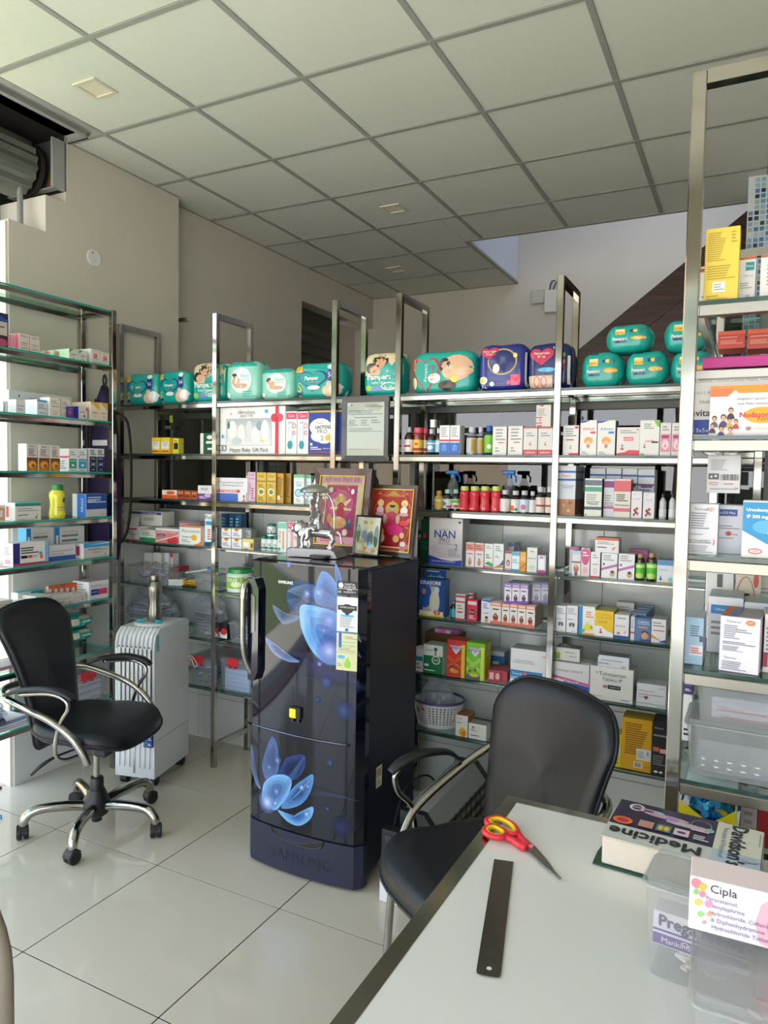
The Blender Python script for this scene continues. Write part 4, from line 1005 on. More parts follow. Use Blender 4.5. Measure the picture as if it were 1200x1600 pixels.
pack_('B', 0, 746, 823, 537, .13, 'o c0a860 .52 .62 .30 .28 .03; e 14206a .52 .62 .26 .24; H c8305a .25 .82 .20 .14 .2 c8305a; t w .25 .82 .26 MamyPoko|Pants; e y .78 .74 .04 .05; e w .14 .24 .09 .08; e y .10 .24 .05 .05; t w .15 .12 .14 XL; r e84a70 .70 .12 .88 .34; e w .40 .48 .07 .10; r w .96 .1 .985 .8; e d0f0f0 .32 .16 .05 .05; e e04060 .66 .18 .04 .05',
      'dark blue nappy pants pack with a red heart logo and moon ring', base='1d2a86')
pack_('B', 0, 824, 893, 535, .13, 'H c8305a .34 .72 .28 .2 .2 c8305a; t w .34 .74 .36 MamyPoko|Pants; e c 0.46 .42 .2 .05; r ddc0a8 .04 .04 .60 .30; o c84060 .24 .17 .07 .12 .02; o c84060 .40 .17 .07 .12 .02; e l .82 .72 .05 .06; e o .82 .58 .05 .06; e r .82 .45 .05 .06; e c .80 .33 .05 .06; e o .78 .22 .05 .06; r w .92 .1 .97 .7; t w .7 .88 .2 NEW',
      'dark blue nappy pants pack with coloured dots, behind the steel post', base='1b2566')
SMALL = 'r e8dcb0 .24 .72 .44 .80; r f0c030 .24 .60 .44 .72; t 4a2c10 .34 .66 .16 Rs 799; e 20358c .58 .72 .05 .05; e f0d040 .66 .72 .06 .05; e 138a94 .76 .72 .07 .09; B w .34 .44 .30 Pampers; r 20358c .22 .32 .48 .38; e f0b428 .72 .46 .16 .07; t w .76 .46 .2 8 pants; r 1c2c5c .24 .93 .42 .98'
pack_('B', 0, 905, 974, 549, .15, SMALL, 'small teal nappy pack, lower left of the pile on the top shelf', pinch=.40, ez=3.6, ex=4.6)
pack_('B', 0, 975, 1045, 547, .15, SMALL, 'small teal nappy pack, lower middle of the pile on the top shelf', pinch=.40, ez=3.6, ex=4.6)
pack_('B', 0, 1046, 1114, 546, .15, SMALL, 'small teal nappy pack, lower right of the pile, half behind the near post', pinch=.40, ez=3.6, ex=4.6)
pack_('B', 0, 944, 1020, 505, .15, SMALL, 'small teal nappy pack lying on top of two others', pinch=.40, ez=3.6, ex=4.6, yb=549)
pack_('B', 0, 1037, 1108, 496, .15, SMALL, 'small teal nappy pack on top at the right, cut by the near post', pinch=.40, ez=3.6, ex=4.6, yb=547, turn=.05)

# -- rack A, second shelf
YB_ = 'y|r w .08 .30 .92 .75; t n .5 .60 .6 MOXEL|AMP; r r .1 .12 .9 .2'
box_('A', 1, 237, 250, 684, YB_, 'small yellow carton, left of two with white panels', d=.04); box_('A', 1, 251, 265, 684, YB_, 'small yellow carton, right of two with white panels', d=.05)
box_('A', 1, 271, 279, 685, 'cy|r k .1 .3 .9 .7; l k .2 .75 .8 .9 2', 'narrow yellow carton with a black panel beside the two yellow ones', d=.04, s=.03)
box_('A', 1, 313, 336, 677, 'dg|r w .0 .0 .22 1; r w .4 .5 .95 .62; r w .5 .2 .9 .3; e w .65 .8 .2 .1', 'small green and white soft packet left of the gift pack', d=.05, s=.02)
box_('A', 1, 344, 446, 636, 'f0eeec|r b8babd .10 .18 .80 .76; g e8eaec>b4b8bc .11 .19 .79 .75; e w .20 .50 .07 .22; e 0f7f6c .14 .62 .02 .08; e w .34 .44 .06 .20; e dcdfe2 .46 .52 .05 .20; e w .56 .40 .07 .18; e 96a8b0 .62 .60 .05 .10; e f4f4f4 .70 .50 .06 .22; e c8d0d4 .27 .28 .08 .08; e y .66 .28 .02 .03; r d8304a .855 0 .905 1; e d8304a .84 .76 .05 .09; e e04a60 .92 .76 .05 .09; e c02038 .88 .74 .02 .06; t x .42 .88 .26 Himalaya; t o .31 .88 .03 H; t x .42 .81 .2 SINCE 1930; t 6a6a6e .46 .08 .60 Happy Baby Gift Pack; o 8a8a90 .02 .13 .04 .07 .015; o 8a8a90 .07 .13 .04 .07 .015; e c .72 .90 .025 .04; e c .05 .38 .02 .04; e p .18 .86 .01 .02', 'white baby gift pack with a clear window and red ribbon bow', d=.11, name='gift_pack', side='e4e2e2')
TB = 'f0f0f0|r e03a66 .04 .82 .96 .97; t w .5 .90 .6 Care; t x .5 .74 .6 BABY; r d4dcdc .20 .12 .62 .66; r f6f6f6 .34 .2 .46 .66; e 109aa4 .40 .22 .24 .10; o r .76 .66 .18 .06 .05; o r .76 .50 .14 .05 .05'
box_('A', 1, 447, 464, 643, TB, 'white and pink baby toothbrush carton beside the gift pack', d=.05); box_('A', 1, 465, 482, 643, TB, 'white and pink baby toothbrush carton beside the blue milk powder box', d=.05)
box_('A', 1, 483, 534, 641, '1f3a98|r c9a840 .0 .95 1 1; e f2f2f0 .36 .62 .34 .20; e f2f2f0 .48 .50 .36 .26; e f2f2f0 .34 .42 .28 .14; B 2c2c34 .50 .62 .58 LACTOGEN; t 4a4a52 .42 .52 .30 PRO; t 2c2c34 .42 .37 .08 2; e e4c04a .66 .38 .16 .09; t x .66 .38 .2 NUTRI; t 6a6a70 .34 .72 .2 Nestle; r w .05 .20 .12 .26; l w .06 .1 .4 .18 2; t w .65 .13 .4 INFANT FORMULA; r 7a3a78 0 0 1 .07', 'dark blue milk powder carton with a white cloud shape and number 2', d=.09, name='milk_powder_box', side='1a2f80')
# -- rack A, third shelf
for q_, (a_, b_) in enumerate(((253, 276), (277, 287), (288, 298), (299, 308))):
    box_('A', 2, a_, b_, 766+q_*.6, ('f0e6da|r og .0 .0 1 .45; e og .6 .7 .3 .2' if q_ == 0 else 'b8552a|r 5c2a18 .15 .3 .85 .5; r e0a080 .1 .7 .9 .8'), ['flat orange and white carton at the left of the third shelf', 'first upright orange-brown carton after the flat orange one', 'middle upright orange-brown carton in the row of three', 'last upright orange-brown carton beside the purple box'][q_], d=.08, top='d8885a', name='tablet_box')
box_('A', 2, 309, 335, 759, 'e8e4ea|r 6a3a9a 0 .0 1 .45; e d0b0e0 .6 .32 .2 .14; t k .4 .78 .4 Rectal; l w .1 .1 .5 .3 2', 'white and purple carton just left of the rack post, third shelf', d=.08)
box_('A', 2, 342, 388, 747, 'ece8ec|r d84848 0 .38 .72 .50; t w .33 .44 .55 Pregawell; r 4a6ac4 0 0 .66 .34; t x .45 .80 .8 Progesterone Injection; t x .45 .68 .7 Hydroxyprogesterone; f p .86 .2 .10; r 5a7a9a .94 .06 .96 .4', 'white carton with a red band and blue block, third shelf', d=.06)
box_('A', 2, 387, 399, 738, 'e2bcd0|t 8a3a6a .5 .86 .8 Folli|Care; T 8a3a6a .3 .45 .4 cream; l 8a3a6a .5 .1 .9 .5 5; r c890b0 0 0 1 .05', 'tall narrow pale pink carton, third shelf', d=.05)
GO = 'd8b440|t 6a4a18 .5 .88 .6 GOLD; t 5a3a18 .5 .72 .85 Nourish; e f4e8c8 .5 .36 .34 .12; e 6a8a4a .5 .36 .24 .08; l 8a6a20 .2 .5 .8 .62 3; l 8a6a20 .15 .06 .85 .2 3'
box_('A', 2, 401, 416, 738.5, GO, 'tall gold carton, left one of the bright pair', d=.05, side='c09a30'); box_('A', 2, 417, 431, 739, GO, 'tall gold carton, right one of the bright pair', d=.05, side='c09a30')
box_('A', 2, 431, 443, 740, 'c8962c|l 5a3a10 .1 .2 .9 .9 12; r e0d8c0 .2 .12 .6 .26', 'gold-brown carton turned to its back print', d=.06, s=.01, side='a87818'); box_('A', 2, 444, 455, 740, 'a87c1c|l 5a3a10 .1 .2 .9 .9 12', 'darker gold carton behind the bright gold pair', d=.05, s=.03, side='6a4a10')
AL = 'e8efec|r 5cc48a 0 .90 1 1; t t .5 .76 .7 Aloevera; t 1a8a90 .5 .66 .5 Gel; o 3aa8c4 .5 .38 .38 .14 .1; e a8d8e4 .5 .38 .2 .08; l x .25 .08 .75 .2 2'
box_('A', 2, 459, 475, 742, AL, 'white and green carton with a blue ring print', d=.05); box_('A', 2, 477, 486, 743, AL, 'white and green carton half behind the dark bottle', d=.05, s=.02)
bottle_('A', 2, 484, 501, 731, '2a1a1a', 'c05058', '9cc8dc', 'dark bottle with a pink-red cap and pale blue label beside the picture frame', 'r w .1 .3 .9 .7; l b .15 .35 .85 .65 4', lz=(.1, .6))
# -- rack A, fourth shelf
box_('A', 3, 192, 218, 822, 'f0eeee|r d04050 .2 .74 .85 .86; l 8a8a8a .2 .4 .8 .7 3; r d03a48 0 0 1 .08; T k .6 .3 .3 //', 'opened white carton with a red stripe, flap raised', d=.22, top='d8d8d8')
p_ = place('A', 3, 192, 218, 822); mb = MB(); mb.box(.03, -.002, 0, p_[2]*.9, .0, .05, 'e4e2e0', bev=.0005); o = mb.build('flap', carton, bpy.data.objects[[n for n in bpy.data.objects.keys() if n.startswith('medicine_box')][-1]]); o.parent = [x for x in bpy.data.objects if x.get('label', '') == 'opened white carton with a red stripe, flap raised'][0]; o.location = (.0, .004, p_[3]+.001); o.rotation_euler[0] = -.2
box_('A', 3, 204, 253, 799, 'e8e6de|r 3a4a9a .02 .78 .98 .96; t w .6 .87 .5 Diclofenac; t k .6 .45 .3 DOMO; l x .1 .1 .5 .2 2', 'cream carton with a dark blue band lying across the opened carton', d=.10, s=.06, yb=821, top='dcdad2', side='dddbd2')
box_('A', 3, 218, 243, 828, 'e8ece8|r 2a9a5a 0 0 1 .34; l x .15 .5 .85 .85 3; T w .5 .2 .1 +', 'white carton with a green lower half, fourth shelf', d=.14)
box_('A', 3, 243, 279, 826, 'f0f0f0|r e08a86 0 0 1 .84; r 2a3a9a .08 .44 .42 .60; t w .25 .52 .26 levoflox; e d23a44 .75 .22 .25 .30; p w 0,.1 .5,.35 1,.62 1,.55 .5,.28 0,.04; t w .5 .76 .8 Levofloxacin Tablets', 'salmon pink carton with white curve and red disc', d=.10)
box_('A', 3, 280, 316, 822, 'f2f2f0|r e8743a .0 .92 1 1; p e8843a 1,0 1,.3 .85,.12 .6,0; p e8843a .94,0 1,0 1,1 .94,1; t x .5 .74 .8 Atorvastatin; t k .36 .42 .45 Orofer-XT; e f0c030 .66 .40 .12 .16; l x .1 .12 .5 .3 2', 'white and orange carton with a yellow sun print', d=.10)
box_('A', 3, 280, 312, 815, 'dcb8c4|r b04860 0 .7 1 .9', 'flat pale pink carton behind the white and orange one', d=.04, s=.12, yb=823); box_('A', 3, 282, 318, 817, 'c8d4e4|r 6a9ac0 .1 .3 .9 .7', 'flat pale blue carton behind the white and orange one', d=.04, s=.17)
box_('A', 3, 320, 335, 803.5, 'eef2f4|r 2a6a9a 0 .0 1 .14; r 2f9ac0 .1 .66 .9 .78; t k .5 .90 .9 Flutic; l r .3 .2 .7 .55 5; p 1a4a6a 0,0 1,0 1,.2 .6,.14 0,.1', 'tall white and blue carton against the rack post, fourth shelf', d=.06)
for q_, a_ in enumerate((345, 357, 366)):
    box_('A', 3, a_, a_+10.5, 803+q_*.4, '2a5f88|r 1c3a58 .1 .1 .9 .35; l lb .2 .5 .8 .9 4', ['blue upright carton, left of three behind the small stack', 'blue upright carton, middle of three behind the small stack', 'blue upright carton, right of three behind the small stack'][q_], d=.05, s=.13)
SU = 'f0eef0|e e8a828 .5 .98 .26 .3; e 7a4a18 .5 .98 .12 .14; l 7a6aa0 .15 .2 .85 .6 3'
for q_, (a_, b_, t_2, bt) in enumerate(((346, 361, 841, None), (362, 377.5, 842, None), (346, 361, 826, 840), (362, 377.5, 826.5, 841))):
    box_('A', 3, a_, b_, t_2, SU, ['small white carton with sunflower, bottom left of the stack', 'small white carton with sunflower, bottom second of the stack', 'small white carton with sunflower, top left of the stack', 'small white carton with sunflower, top second of the stack'][q_], d=.09, yb=bt, side='d8d4da')
box_('A', 3, 378.5, 396, 842.5, 'e8d880|r f0f0ee .1 .1 .6 .7; e 8a5a18 .86 .4 .12 .28; t k .35 .15 .4 Sun', 'pale yellow carton with a sunflower at its right end', d=.12, side='b0aaa8')
box_('A', 3, 379, 392, 828, 'a8a8ac|l 5a5a60 .1 .3 .9 .7 3; r k .1 .1 .4 .2', 'small grey carton on the pale yellow carton', d=.05, s=.03, yb=841)
GB = 'r 17806a 0 .7 1 1; t k .5 .42 .7 LIV|52'
for q_, (a_, b_, t_2, bt) in enumerate(((406, 414.5, 838, None), (414.5, 423.5, 838.5, None), (424, 432.5, 839, None), (414.5, 426.5, 819, 838))):
    bottle_('A', 3, a_, b_, t_2, 'e8ecea', '1a7a6c', 'e8ecea', ['left of three small white tablet bottles with dark green caps', 'middle one of the small white tablet bottles under another', 'right of three small white tablet bottles with dark green caps', 'small white tablet bottle standing on top of the others'][q_], 'r 2a8a7a 0 .05 1 .3; t k .5 .6 .5 LIV', shape='jar', yb=bt, lz=(.12, .62), s=.01)
box_('A', 3, 434, 448, 815.5, 'e4ecea|r 7cc8b0 .04 .78 .96 .97; T c05040 .22 .5 .4 ortho; r e4a488 .52 .1 .74 .7; e 4aa87a .2 .1 .14 .06', 'white and mint toothbrush carton by the green-capped bottles', d=.05); box_('A', 3, 449, 464, 815.5, 'e8dede|r e04880 .04 .78 .96 .98; t w .5 .88 .7 Kids; t c04060 .5 .70 .7 Care; r d8b0a0 .36 .2 .6 .66; e 109aa4 .5 .12 .24 .07; o r .82 .5 .12 .05 .04', 'white and pink toothbrush carton by the green-capped bottles', d=.05)
loc_, rot_, w_, h_ = place('A', 3, 468, 482, 817, .01)
mb = MB(); mb.prism(rrect(w_, w_*.6, w_*.25, 4), 0, h_*.62, 'f0f0f4', axis='z'); o = mb.build('lotion_bottle', plast, loc=(loc_[0]+w_/2, loc_[1]+w_*.3, loc_[2]), smooth=40)
mb = MB(); mb.prism(rrect(w_, w_*.6, w_*.25, 4), h_*.62, h_*.86, '20309a', axis='z'); mb.lathe([(w_*.22, h_*.86), (w_*.2, h_), (.0001, h_)], 12, col='a02848'); mb.build('cap', plast, o, smooth=40)
tag(o, 'white lotion bottle with a blue cap and red tip beside the large picture frame', 'bottle')
# -- rack A, fifth shelf
for q_, (a_, b_, z_) in enumerate(((225, 238, 0), (239, 252, 0), (257, 264, 0))):
    box_('A', 4, a_, b_, 864, 'ecece8|p 1a6a4a .7,0 1,0 1,.25; l 8a8a8a .15 .45 .8 .7 2', ['white carton with a green corner, left behind the plastic tub', 'white carton with a green corner, middle behind the plastic tub', 'white carton with a green corner, right behind the plastic tub'][q_], d=.05, s=.15)
box_('A', 4, 266, 270, 864.5, 'ecece8|r r 0 .85 1 1', 'narrow white carton with a red top, behind the plastic tub', d=.05, s=.15)
def tub(loc, rot, w, d, h, label, mt=None, lid='clear', inner=(), fold=0, lidcol=None, cat='container', name='plastic_container', group=None, latch=None):
    mt = mt or clear; mb = MB(); t_ = .0016; e_ = .008
    o1 = rrect(w-2*e_, d-2*e_, .012, 4, w/2, d/2); o2 = rrect(w, d, .014, 4, w/2, d/2)
    n = len(o1); vs = [(x, y, 0) for x, y in o1]+[(x, y, h*.93) for x, y in o2]
    mb.add(vs, [tuple(range(n))]+[(i, (i+1) % n, n+(i+1) % n, n+i) for i in range(n)])
    o = mb.build(name, mt, loc=loc, rotz=rot, smooth=30, fix=False)
    mb = MB(); o3 = rrect(w+.008, d+.008, .016, 4, w/2, d/2); mb.prism(o3, h*.90, h*.93, axis='z'); mb.prism(rrect(w-.004, d-.004, .012, 4, w/2, d/2), h*.93, h, axis='z')
    mb.tube([(x, y, h*.915) for x, y in o3], .0022, 6, closed=True); mb.build('lid', mt if lidcol is None else mat('lid_'+lidcol, lidcol, .35), o, smooth=30)
    if latch:
        for (cx, cy, ww) in latch:
            mb = MB(); mb.box(cx-ww/2, cy-.008, h*.78, cx+ww/2, cy+.004, h*1.01, 'd8303c', bev=.003); mb.box(cx-ww*.3, cy-.010, h*.70, cx-ww*.15, cy, h*.79, 'd8303c'); mb.box(cx+ww*.15, cy-.010, h*.70, cx+ww*.3, cy, h*.79, 'd8303c'); mb.build('latch', plast, o)['label'] = 'red clip latch'
    tag(o, label, cat, group)
    return o
def filler(o_loc, rot, w, d, h, colsx, n, label, cat, name, seed=1, flat=.5, z0=.004):
    """loose small contents nobody could count"""
    mb = MB(); rr = random.Random(seed)
    for k in range(n):
        a = rr.uniform(.012, .03); b = a*rr.uniform(.4, .9); x = rr.uniform(.02, w-.02-a); y = rr.uniform(.015, d-.015-b); z = z0+rr.uniform(0, max(.004, h-.012)); an = rr.uniform(-.6, .6)
        mb.T = Matrix.Translation((x+a/2, y+b/2, z)) @ Matrix.Rotation(an, 4, 'Z') @ Matrix.Rotation(rr.uniform(-.5, .5), 4, 'X')
        mb.box(-a/2, -b/2, 0, a/2, b/2, .006, rr.choice(colsx), bev=.0012)
    mb.T = None
    o = mb.build(name, film, loc=o_loc, rotz=rot); o['kind'] = 'stuff'; return tag(o, label, cat)
def tub_px(k, i, x0, x1, yt, d, label, s=0., cols_=None, n=40, fill=.6, clabel='', seed=3, yb=None, **kw):
    loc, rot, w, h = place(k, i, x0, x1, yt, s, yb); o = tub(loc, rot, w, d, h, label, **kw)
    if cols_: 
        f = filler(Vector(loc)+Matrix.Rotation(rot, 3, 'Z') @ Vector((.008, .006, .003)), rot, w-.016, d-.012, h*fill, cols_, n, clabel, 'contents', 'loose_packets', seed)
    return o
tub_px('A', 4, 199, 262, 884, .13, 'clear plastic box with purple packets on the fifth shelf, behind the steel bottle', cols_=['6a5a9a', '9a8ac0', 'c0b8d8', 'e0a868'], clabel='loose purple sachets inside the clear box behind the steel bottle', n=70, fill=.8)
box_('A', 4, 266, 280, 886, 'a02438|r d0606a .1 .3 .9 .6', 'dark red flat carton right of the purple-filled box', d=.08, s=.08, yb=893)
def bundle(k, i, x0, x1, yt, colA, colB, label, s=0., n=9, name='syringe_bundle', cat='syringes'):
    loc, rot, w, h = place(k, i, x0, x1, yt, s); mb = MB()
    for q in range(n):
        y = .01+.014*(q % 4); z = .007+.012*(q//4)
        mb.tube([(.0, y, z), (w*.55, y+.01, z+.002)], .006, 8, 'e8e8ea'); mb.tube([(w*.55, y+.01, z+.002), (w*.62, y+.011, z+.002)], .008, 8, colA); mb.tube([(w*.6, y+.011, z+.002), (w, y+.02, z+.004)], .004, 6, colB)
    o = mb.build(name, plast, loc=loc, rotz=rot); o['kind'] = 'stuff'; return tag(o, label, cat)
bundle('A', 4, 262, 300, 893, 'd8a828', 'd8a828', 'bundle of wrapped syringes with yellow ends on the fifth shelf')
bundle('A', 4, 268, 303, 885, '8a6a48', 'e8e6e0', 'bundle of white sticks lying behind the yellow-ended syringes', s=.09, n=8, name='stick_bundle', cat='syringes')
box_('A', 4, 284, 300, 920, '1a1a1c|', 'flat black case at the shelf edge by the syringes', d=.04, name='flat_case', cat='case')
tub_px('A', 4, 302, 333, 897, .11, 'small clear empty plastic box left of the rack post, fifth shelf')
mb = MB(); l0 = hit(290, 895, 'y', 1.0); l1 = hit(332, 889, 'y', .98); l2 = hit(352, 889, 'y', 1.06)
mb.tube([l0, l1, l2], .004, 8, 'e8e8e8', smooth=4); mb.box(l1.x-.03, l1.y-.010, l1.z-.006, l1.x+.0, l1.y+.008, l1.z+.010, '2a7ac0', bev=.002)
tag(mb.build('testing_lead', plast), 'white lead with a blue sleeve lying over the clear box', 'cable')
loc_, rot_, w_, h_ = place('A', 4, 345, 379, 890, .01); r_2 = w_/2; cc_ = (loc_[0]+r_2, loc_[1]+r_2, loc_[2])
bottle_at(Vector(cc_), 0, r_2, h_, 'dfe2dc', '1f9a44', 'e8e8e6', 'round clear jar with a green lid and lime label right of the rack post', 'r 8ac43a .22 .1 .78 .92; e e8f0c0 .6 .4 .12 .2; t w .45 .7 .4 HERBAL; l w .3 .2 .5 .5 3', shape='jar', name='jar', lz=(.12, .72))
bottle_('A', 4, 391, 404, 893, 'd8405a', 'd03a58', 'e86a80', 'pink-red plastic jar half hidden by the fridge handle', shape='jar', s=.12, name='jar')
mb = MB(); q_ = hit(388, 886, 'y', 1.05); mb.tube([q_+Vector((-.04, 0, .012)), q_+Vector((0, 0, .006)), q_+Vector((.07, .0, .004))], [.003, .012, .008], 10, '4a5078', smooth=3, flat=.4); tag(mb.build('hair_clip', plast), 'dark curved clip lying on the pink jar lid', 'clip')
# -- rack A, sixth shelf: bags and boxes
def bag(c, w, d, h, label, inner=None, seed=1, name='plastic_bag'):
    mb = MB(); rr = random.Random(seed); ph = [rr.uniform(0, 6) for _ in range(8)]; nu, nv = 34, 16; vs = []; fs = []
    for j in range(nv+1):
        t = PI*j/nv
        for i in range(nu):
            a = 2*PI*i/nu; r = 1+.10*math.sin(5*a+ph[0]+3*t)+.07*math.sin(9*a+ph[1]-5*t)+.05*math.sin(14*a+ph[2]+7*t)+rr.uniform(-.03, .03)
            vs.append((w/2*r*math.sin(t)**.6*math.cos(a), d/2*r*math.sin(t)**.6*math.sin(a), max(0.001, h*.5*(1-math.cos(t))*(1+.12*math.sin(3*a+ph[3])))))
    for j in range(nv):
        for i in range(nu): i2 = (i+1) % nu; fs.append((j*nu+i, j*nu+i2, (j+1)*nu+i2, (j+1)*nu+i))
    mb.add(vs, fs); o = mb.build(name, bagm, loc=c, smooth=False)
    if inner: 
        f = MB()
        for q in range(7): f.T = Matrix.Translation((0, 0, .006+q*h*.1)) @ Matrix.Rotation(rr.uniform(-.15, .15), 4, 'Z'); f.box(-w*.33, -d*.33, 0, w*.33, d*.33, h*.07, inner[q % len(inner)], bev=.003)
        f.T = None; fo = f.build('folded_contents', film, o); fo['kind'] = 'stuff'
    return tag(o, label, 'bag')
a_ = hit(232, 965, 'y', 1.07); bag((a_.x+.03, 1.06, ZS[5]), .36, .19, .19, 'crumpled clear bag of blue-grey packs behind the steel bottle', ['7a8ab0', 'b8bcc8', '5a6a98'], 3)
a_ = hit(310, 965, 'y', 1.07); bag((a_.x+.02, 1.13, ZS[5]+.0), .26, .10, .17, 'clear bag of folded sheets, right of the crumpled bag', ['c0b8c8', '8a7a9a', 'd4d0d8'], 5)
a_ = place('A', 5, 345, 368, 985, .12); 
tub_px('A', 5, 305, 334, 974, .11, 'clear plastic box of blue packs on the sixth shelf left of the post', cols_=['5a78a8', 'c8ccd4', '8aa0c4'], clabel='loose blue packs inside the clear box left of the post', n=30, seed=5)
box_('A', 5, 342, 355, 974, '202226|r w .0 .1 1 .45; e r .6 .5 .4 .2', 'black and white carton with a red disc behind the rack post, sixth shelf', d=.07, s=.02)
tub_px('A', 5, 356, 394, 974, .15, 'clear plastic box of green and purple packets beside the fridge, sixth shelf', cols_=['8ab8a0', '8a7ac8', 'b8c8e8', '6ab0a8'], clabel='loose green and purple packets in the box beside the fridge', n=50, seed=8)
# -- rack A, seventh shelf: two latch boxes
for (x0, x1, yt, lab, fl_, cb) in ((295, 333, 1026, 'clear storage box with a red latch behind the air cooler, bottom shelf', 'blue and white packs inside the latch box behind the cooler', ['3a5a9a', 'e0e2e8', '40a0b0', '8a9ac8']), (343, 393, 1030, 'clear storage box with a red latch beside the fridge, bottom shelf', 'stack of pale blue paper inside the latch box beside the fridge', ['a8c0ec'])):
    loc, rot, w, h = place('A', 6, x0, x1, yt); tub(loc, rot, w, .235, h, lab, latch=((w*.42, 0, .07), (w*.42, .242, .07)), name='latch_box')
    if len(cb) == 1:
        mb = MB()
        for q in range(10): mb.box(.02, .02+.001*(q % 3), .004+q*h*.065, w-.03, .20, .004+q*h*.065+h*.06, 'a8c0ec' if q % 2 else 'c4d2f0', bev=.001)
        o = mb.build('paper_stack', carton, loc=loc); o['kind'] = 'stuff'; tag(o, fl_, 'paper')
    else: filler((loc[0]+.008, loc[1]+.008, loc[2]), 0, w-.016, .21, h*.8, cb, 90, fl_, 'contents', 'loose_packets', 9)
# switch and tag on the left glass
p = hit(260, 668, 'y', 1.2); mb = MB(); mb.box(-.02, 0, -.012, .03, .02, .014, 'sil', bev=.003); mb.box(-.012, -.002, -.005, -.004, .001, .005, 'k'); tag(mb.build('window_latch', chrome, loc=p), 'small steel latch on the window behind the yellow cartons', 'latch')
p = hit(267, 655, 'y', 1.215); mb = MB(); mb.box(-.012, 0, -.02, .014, .002, .022, 'cde03a', bev=.001); tag(mb.build('yellow_tag', plast, loc=p), 'small yellow-green tag hanging behind the yellow cartons', 'tag')
# -- rack B, second shelf
bottle_('B', 1, 630, 643, 667, '3a1c18', 'b8bcc0', 'e8e4e2', 'brown syrup bottle with a white label, first on the second shelf right of the fridge', 'r r .1 .4 .7 .55; l x .1 .7 .9 .9 1')
bottle_('B', 1, 643.5, 658, 668, '8a2420', 'd8506a', 'e8c040', 'bottle with a pink-red lid and yellow label', 'r 9a2018 .1 .1 .9 .34; e r .5 .65 .1 .1; l k .2 .4 .8 .5 1', shape='jar')
bottle_('B', 1, 658, 667, 669, '8a2420', 'd8506a', 'e4d8c8', 'bottle with a pink-red lid and cream label behind the yellow-labelled one', 'r 9a2018 .1 .1 .9 .34', shape='jar', s=.03)
bottle_('B', 1, 666, 678, 670, '2e1a16', 'c8c8cc', '58a8d0', 'brown bottle with a blue label under the silver tin', 'e w .5 .4 .2 .2; r w .1 .7 .9 .8')
bottle_('B', 1, 679, 688, 669, '3a1c18', 'd0d0d4', 'b8d4e0', 'brown bottle with a pale blue label beside the lung-print boxes', 'p y 0,0 1,0 1,.5; r w .1 .7 .9 .8', s=.01)
p_ = place('B', 1, 667, 683, 656, .03, 668); mb = MB(); r_2 = p_[2]/2; mb.lathe([(r_2, 0), (r_2, p_[3]*.8), (r_2*1.05, p_[3]*.82), (r_2*1.05, p_[3]), (.0001, p_[3])], 24); o = mb.build('tin', chrome, loc=Vector(p_[0])+Vector((r_2, r_2, 0)), smooth=35); tag(o, 'round silver tin standing on top of the brown bottles', 'tin')
LU = 'ecedf0|r 2a6ac4 0 0 1 .42; r d8303c .0 .46 1 .52; o 8ac0f0 .38 .24 .12 .10 .05; o 8ac0f0 .62 .24 .12 .10 .05; r 8ac0f0 .48 .28 .52 .40; l x .15 .6 .85 .95 5'
box_('B', 1, 687, 702.5, 665, LU, 'left of two white and blue syrup cartons with a lung print', d=.06); box_('B', 1, 703.5, 718.5, 665, LU, 'right of two white and blue syrup cartons with a lung print', d=.06)
bottle_('B', 1, 727, 743, 667, '9a9aa0', 'cfc4dc', 'c4c4c8', 'grey bottle with a lilac cap and gold panel, nearest the lung-print boxes', 'r c09a40 .55 .05 .85 .8; r 2a2a3a .0 .88 1 1; l k .1 .2 .45 .7 5', lz=(.08, .68), capr=.62); bottle_('B', 1, 744, 755, 667, '9a9aa0', 'cfc4dc', 'c4c4c8', 'grey bottle with a lilac cap and gold panel, half hidden behind its twin', 'r c09a40 .45 .05 .85 .8; r 2a2a3a .0 .88 1 1', s=.02, lz=(.08, .68), capr=.62)
bottle_('B', 1, 755, 769.5, 665, '1a3a5a', '2a60b0', '7ac040', 'blue bottle with a green label and blue cap', 'p 1a4a9a 0,.6 1,.8 1,1 0,1; e w .6 .35 .12 .14; l w .1 .1 .5 .3 2', lz=(.08, .68), capr=.6)
WC = 'e6e4e2|l x .2 .5 .9 .95 4; r d06a70 .4 .42 .8 .46; l x .2 .1 .5 .3 2'
box_('B', 1, 770, 792, 667, WC, 'pale cream carton with grey lines, left of a pair', d=.07, side='d0b0a8'); box_('B', 1, 794, 817, 666, WC, 'pale cream carton with grey lines, right of a pair', d=.07, side='c89a98')
PE = 'dcd8d6|l 9a9a9a .2 .66 .8 .84 2; f c05060 .5 .44 .11; r d84050 .02 .02 .98 .20; t w .5 .11 .7 calcium; r d04858 0 .96 1 1'
box_('B', 1, 818, 840, 668, PE, 'shrink-wrapped white and red carton, left of a pair under another carton', d=.07, side='a83a48'); box_('B', 1, 841, 864, 668, PE, 'shrink-wrapped white and red carton, right of a pair under another carton', d=.07, side='a83a48')
box_('B', 1, 838, 861, 633, 'dcd4d0|r c84050 .25 .94 .5 1; l x .1 .5 .7 .85 5; T c84050 .2 .3 .3 I-I; r d84a50 .1 .0 .4 .08', 'white carton standing on top of the shrink-wrapped pair', d=.06, yb=667, side='c4bcb8')
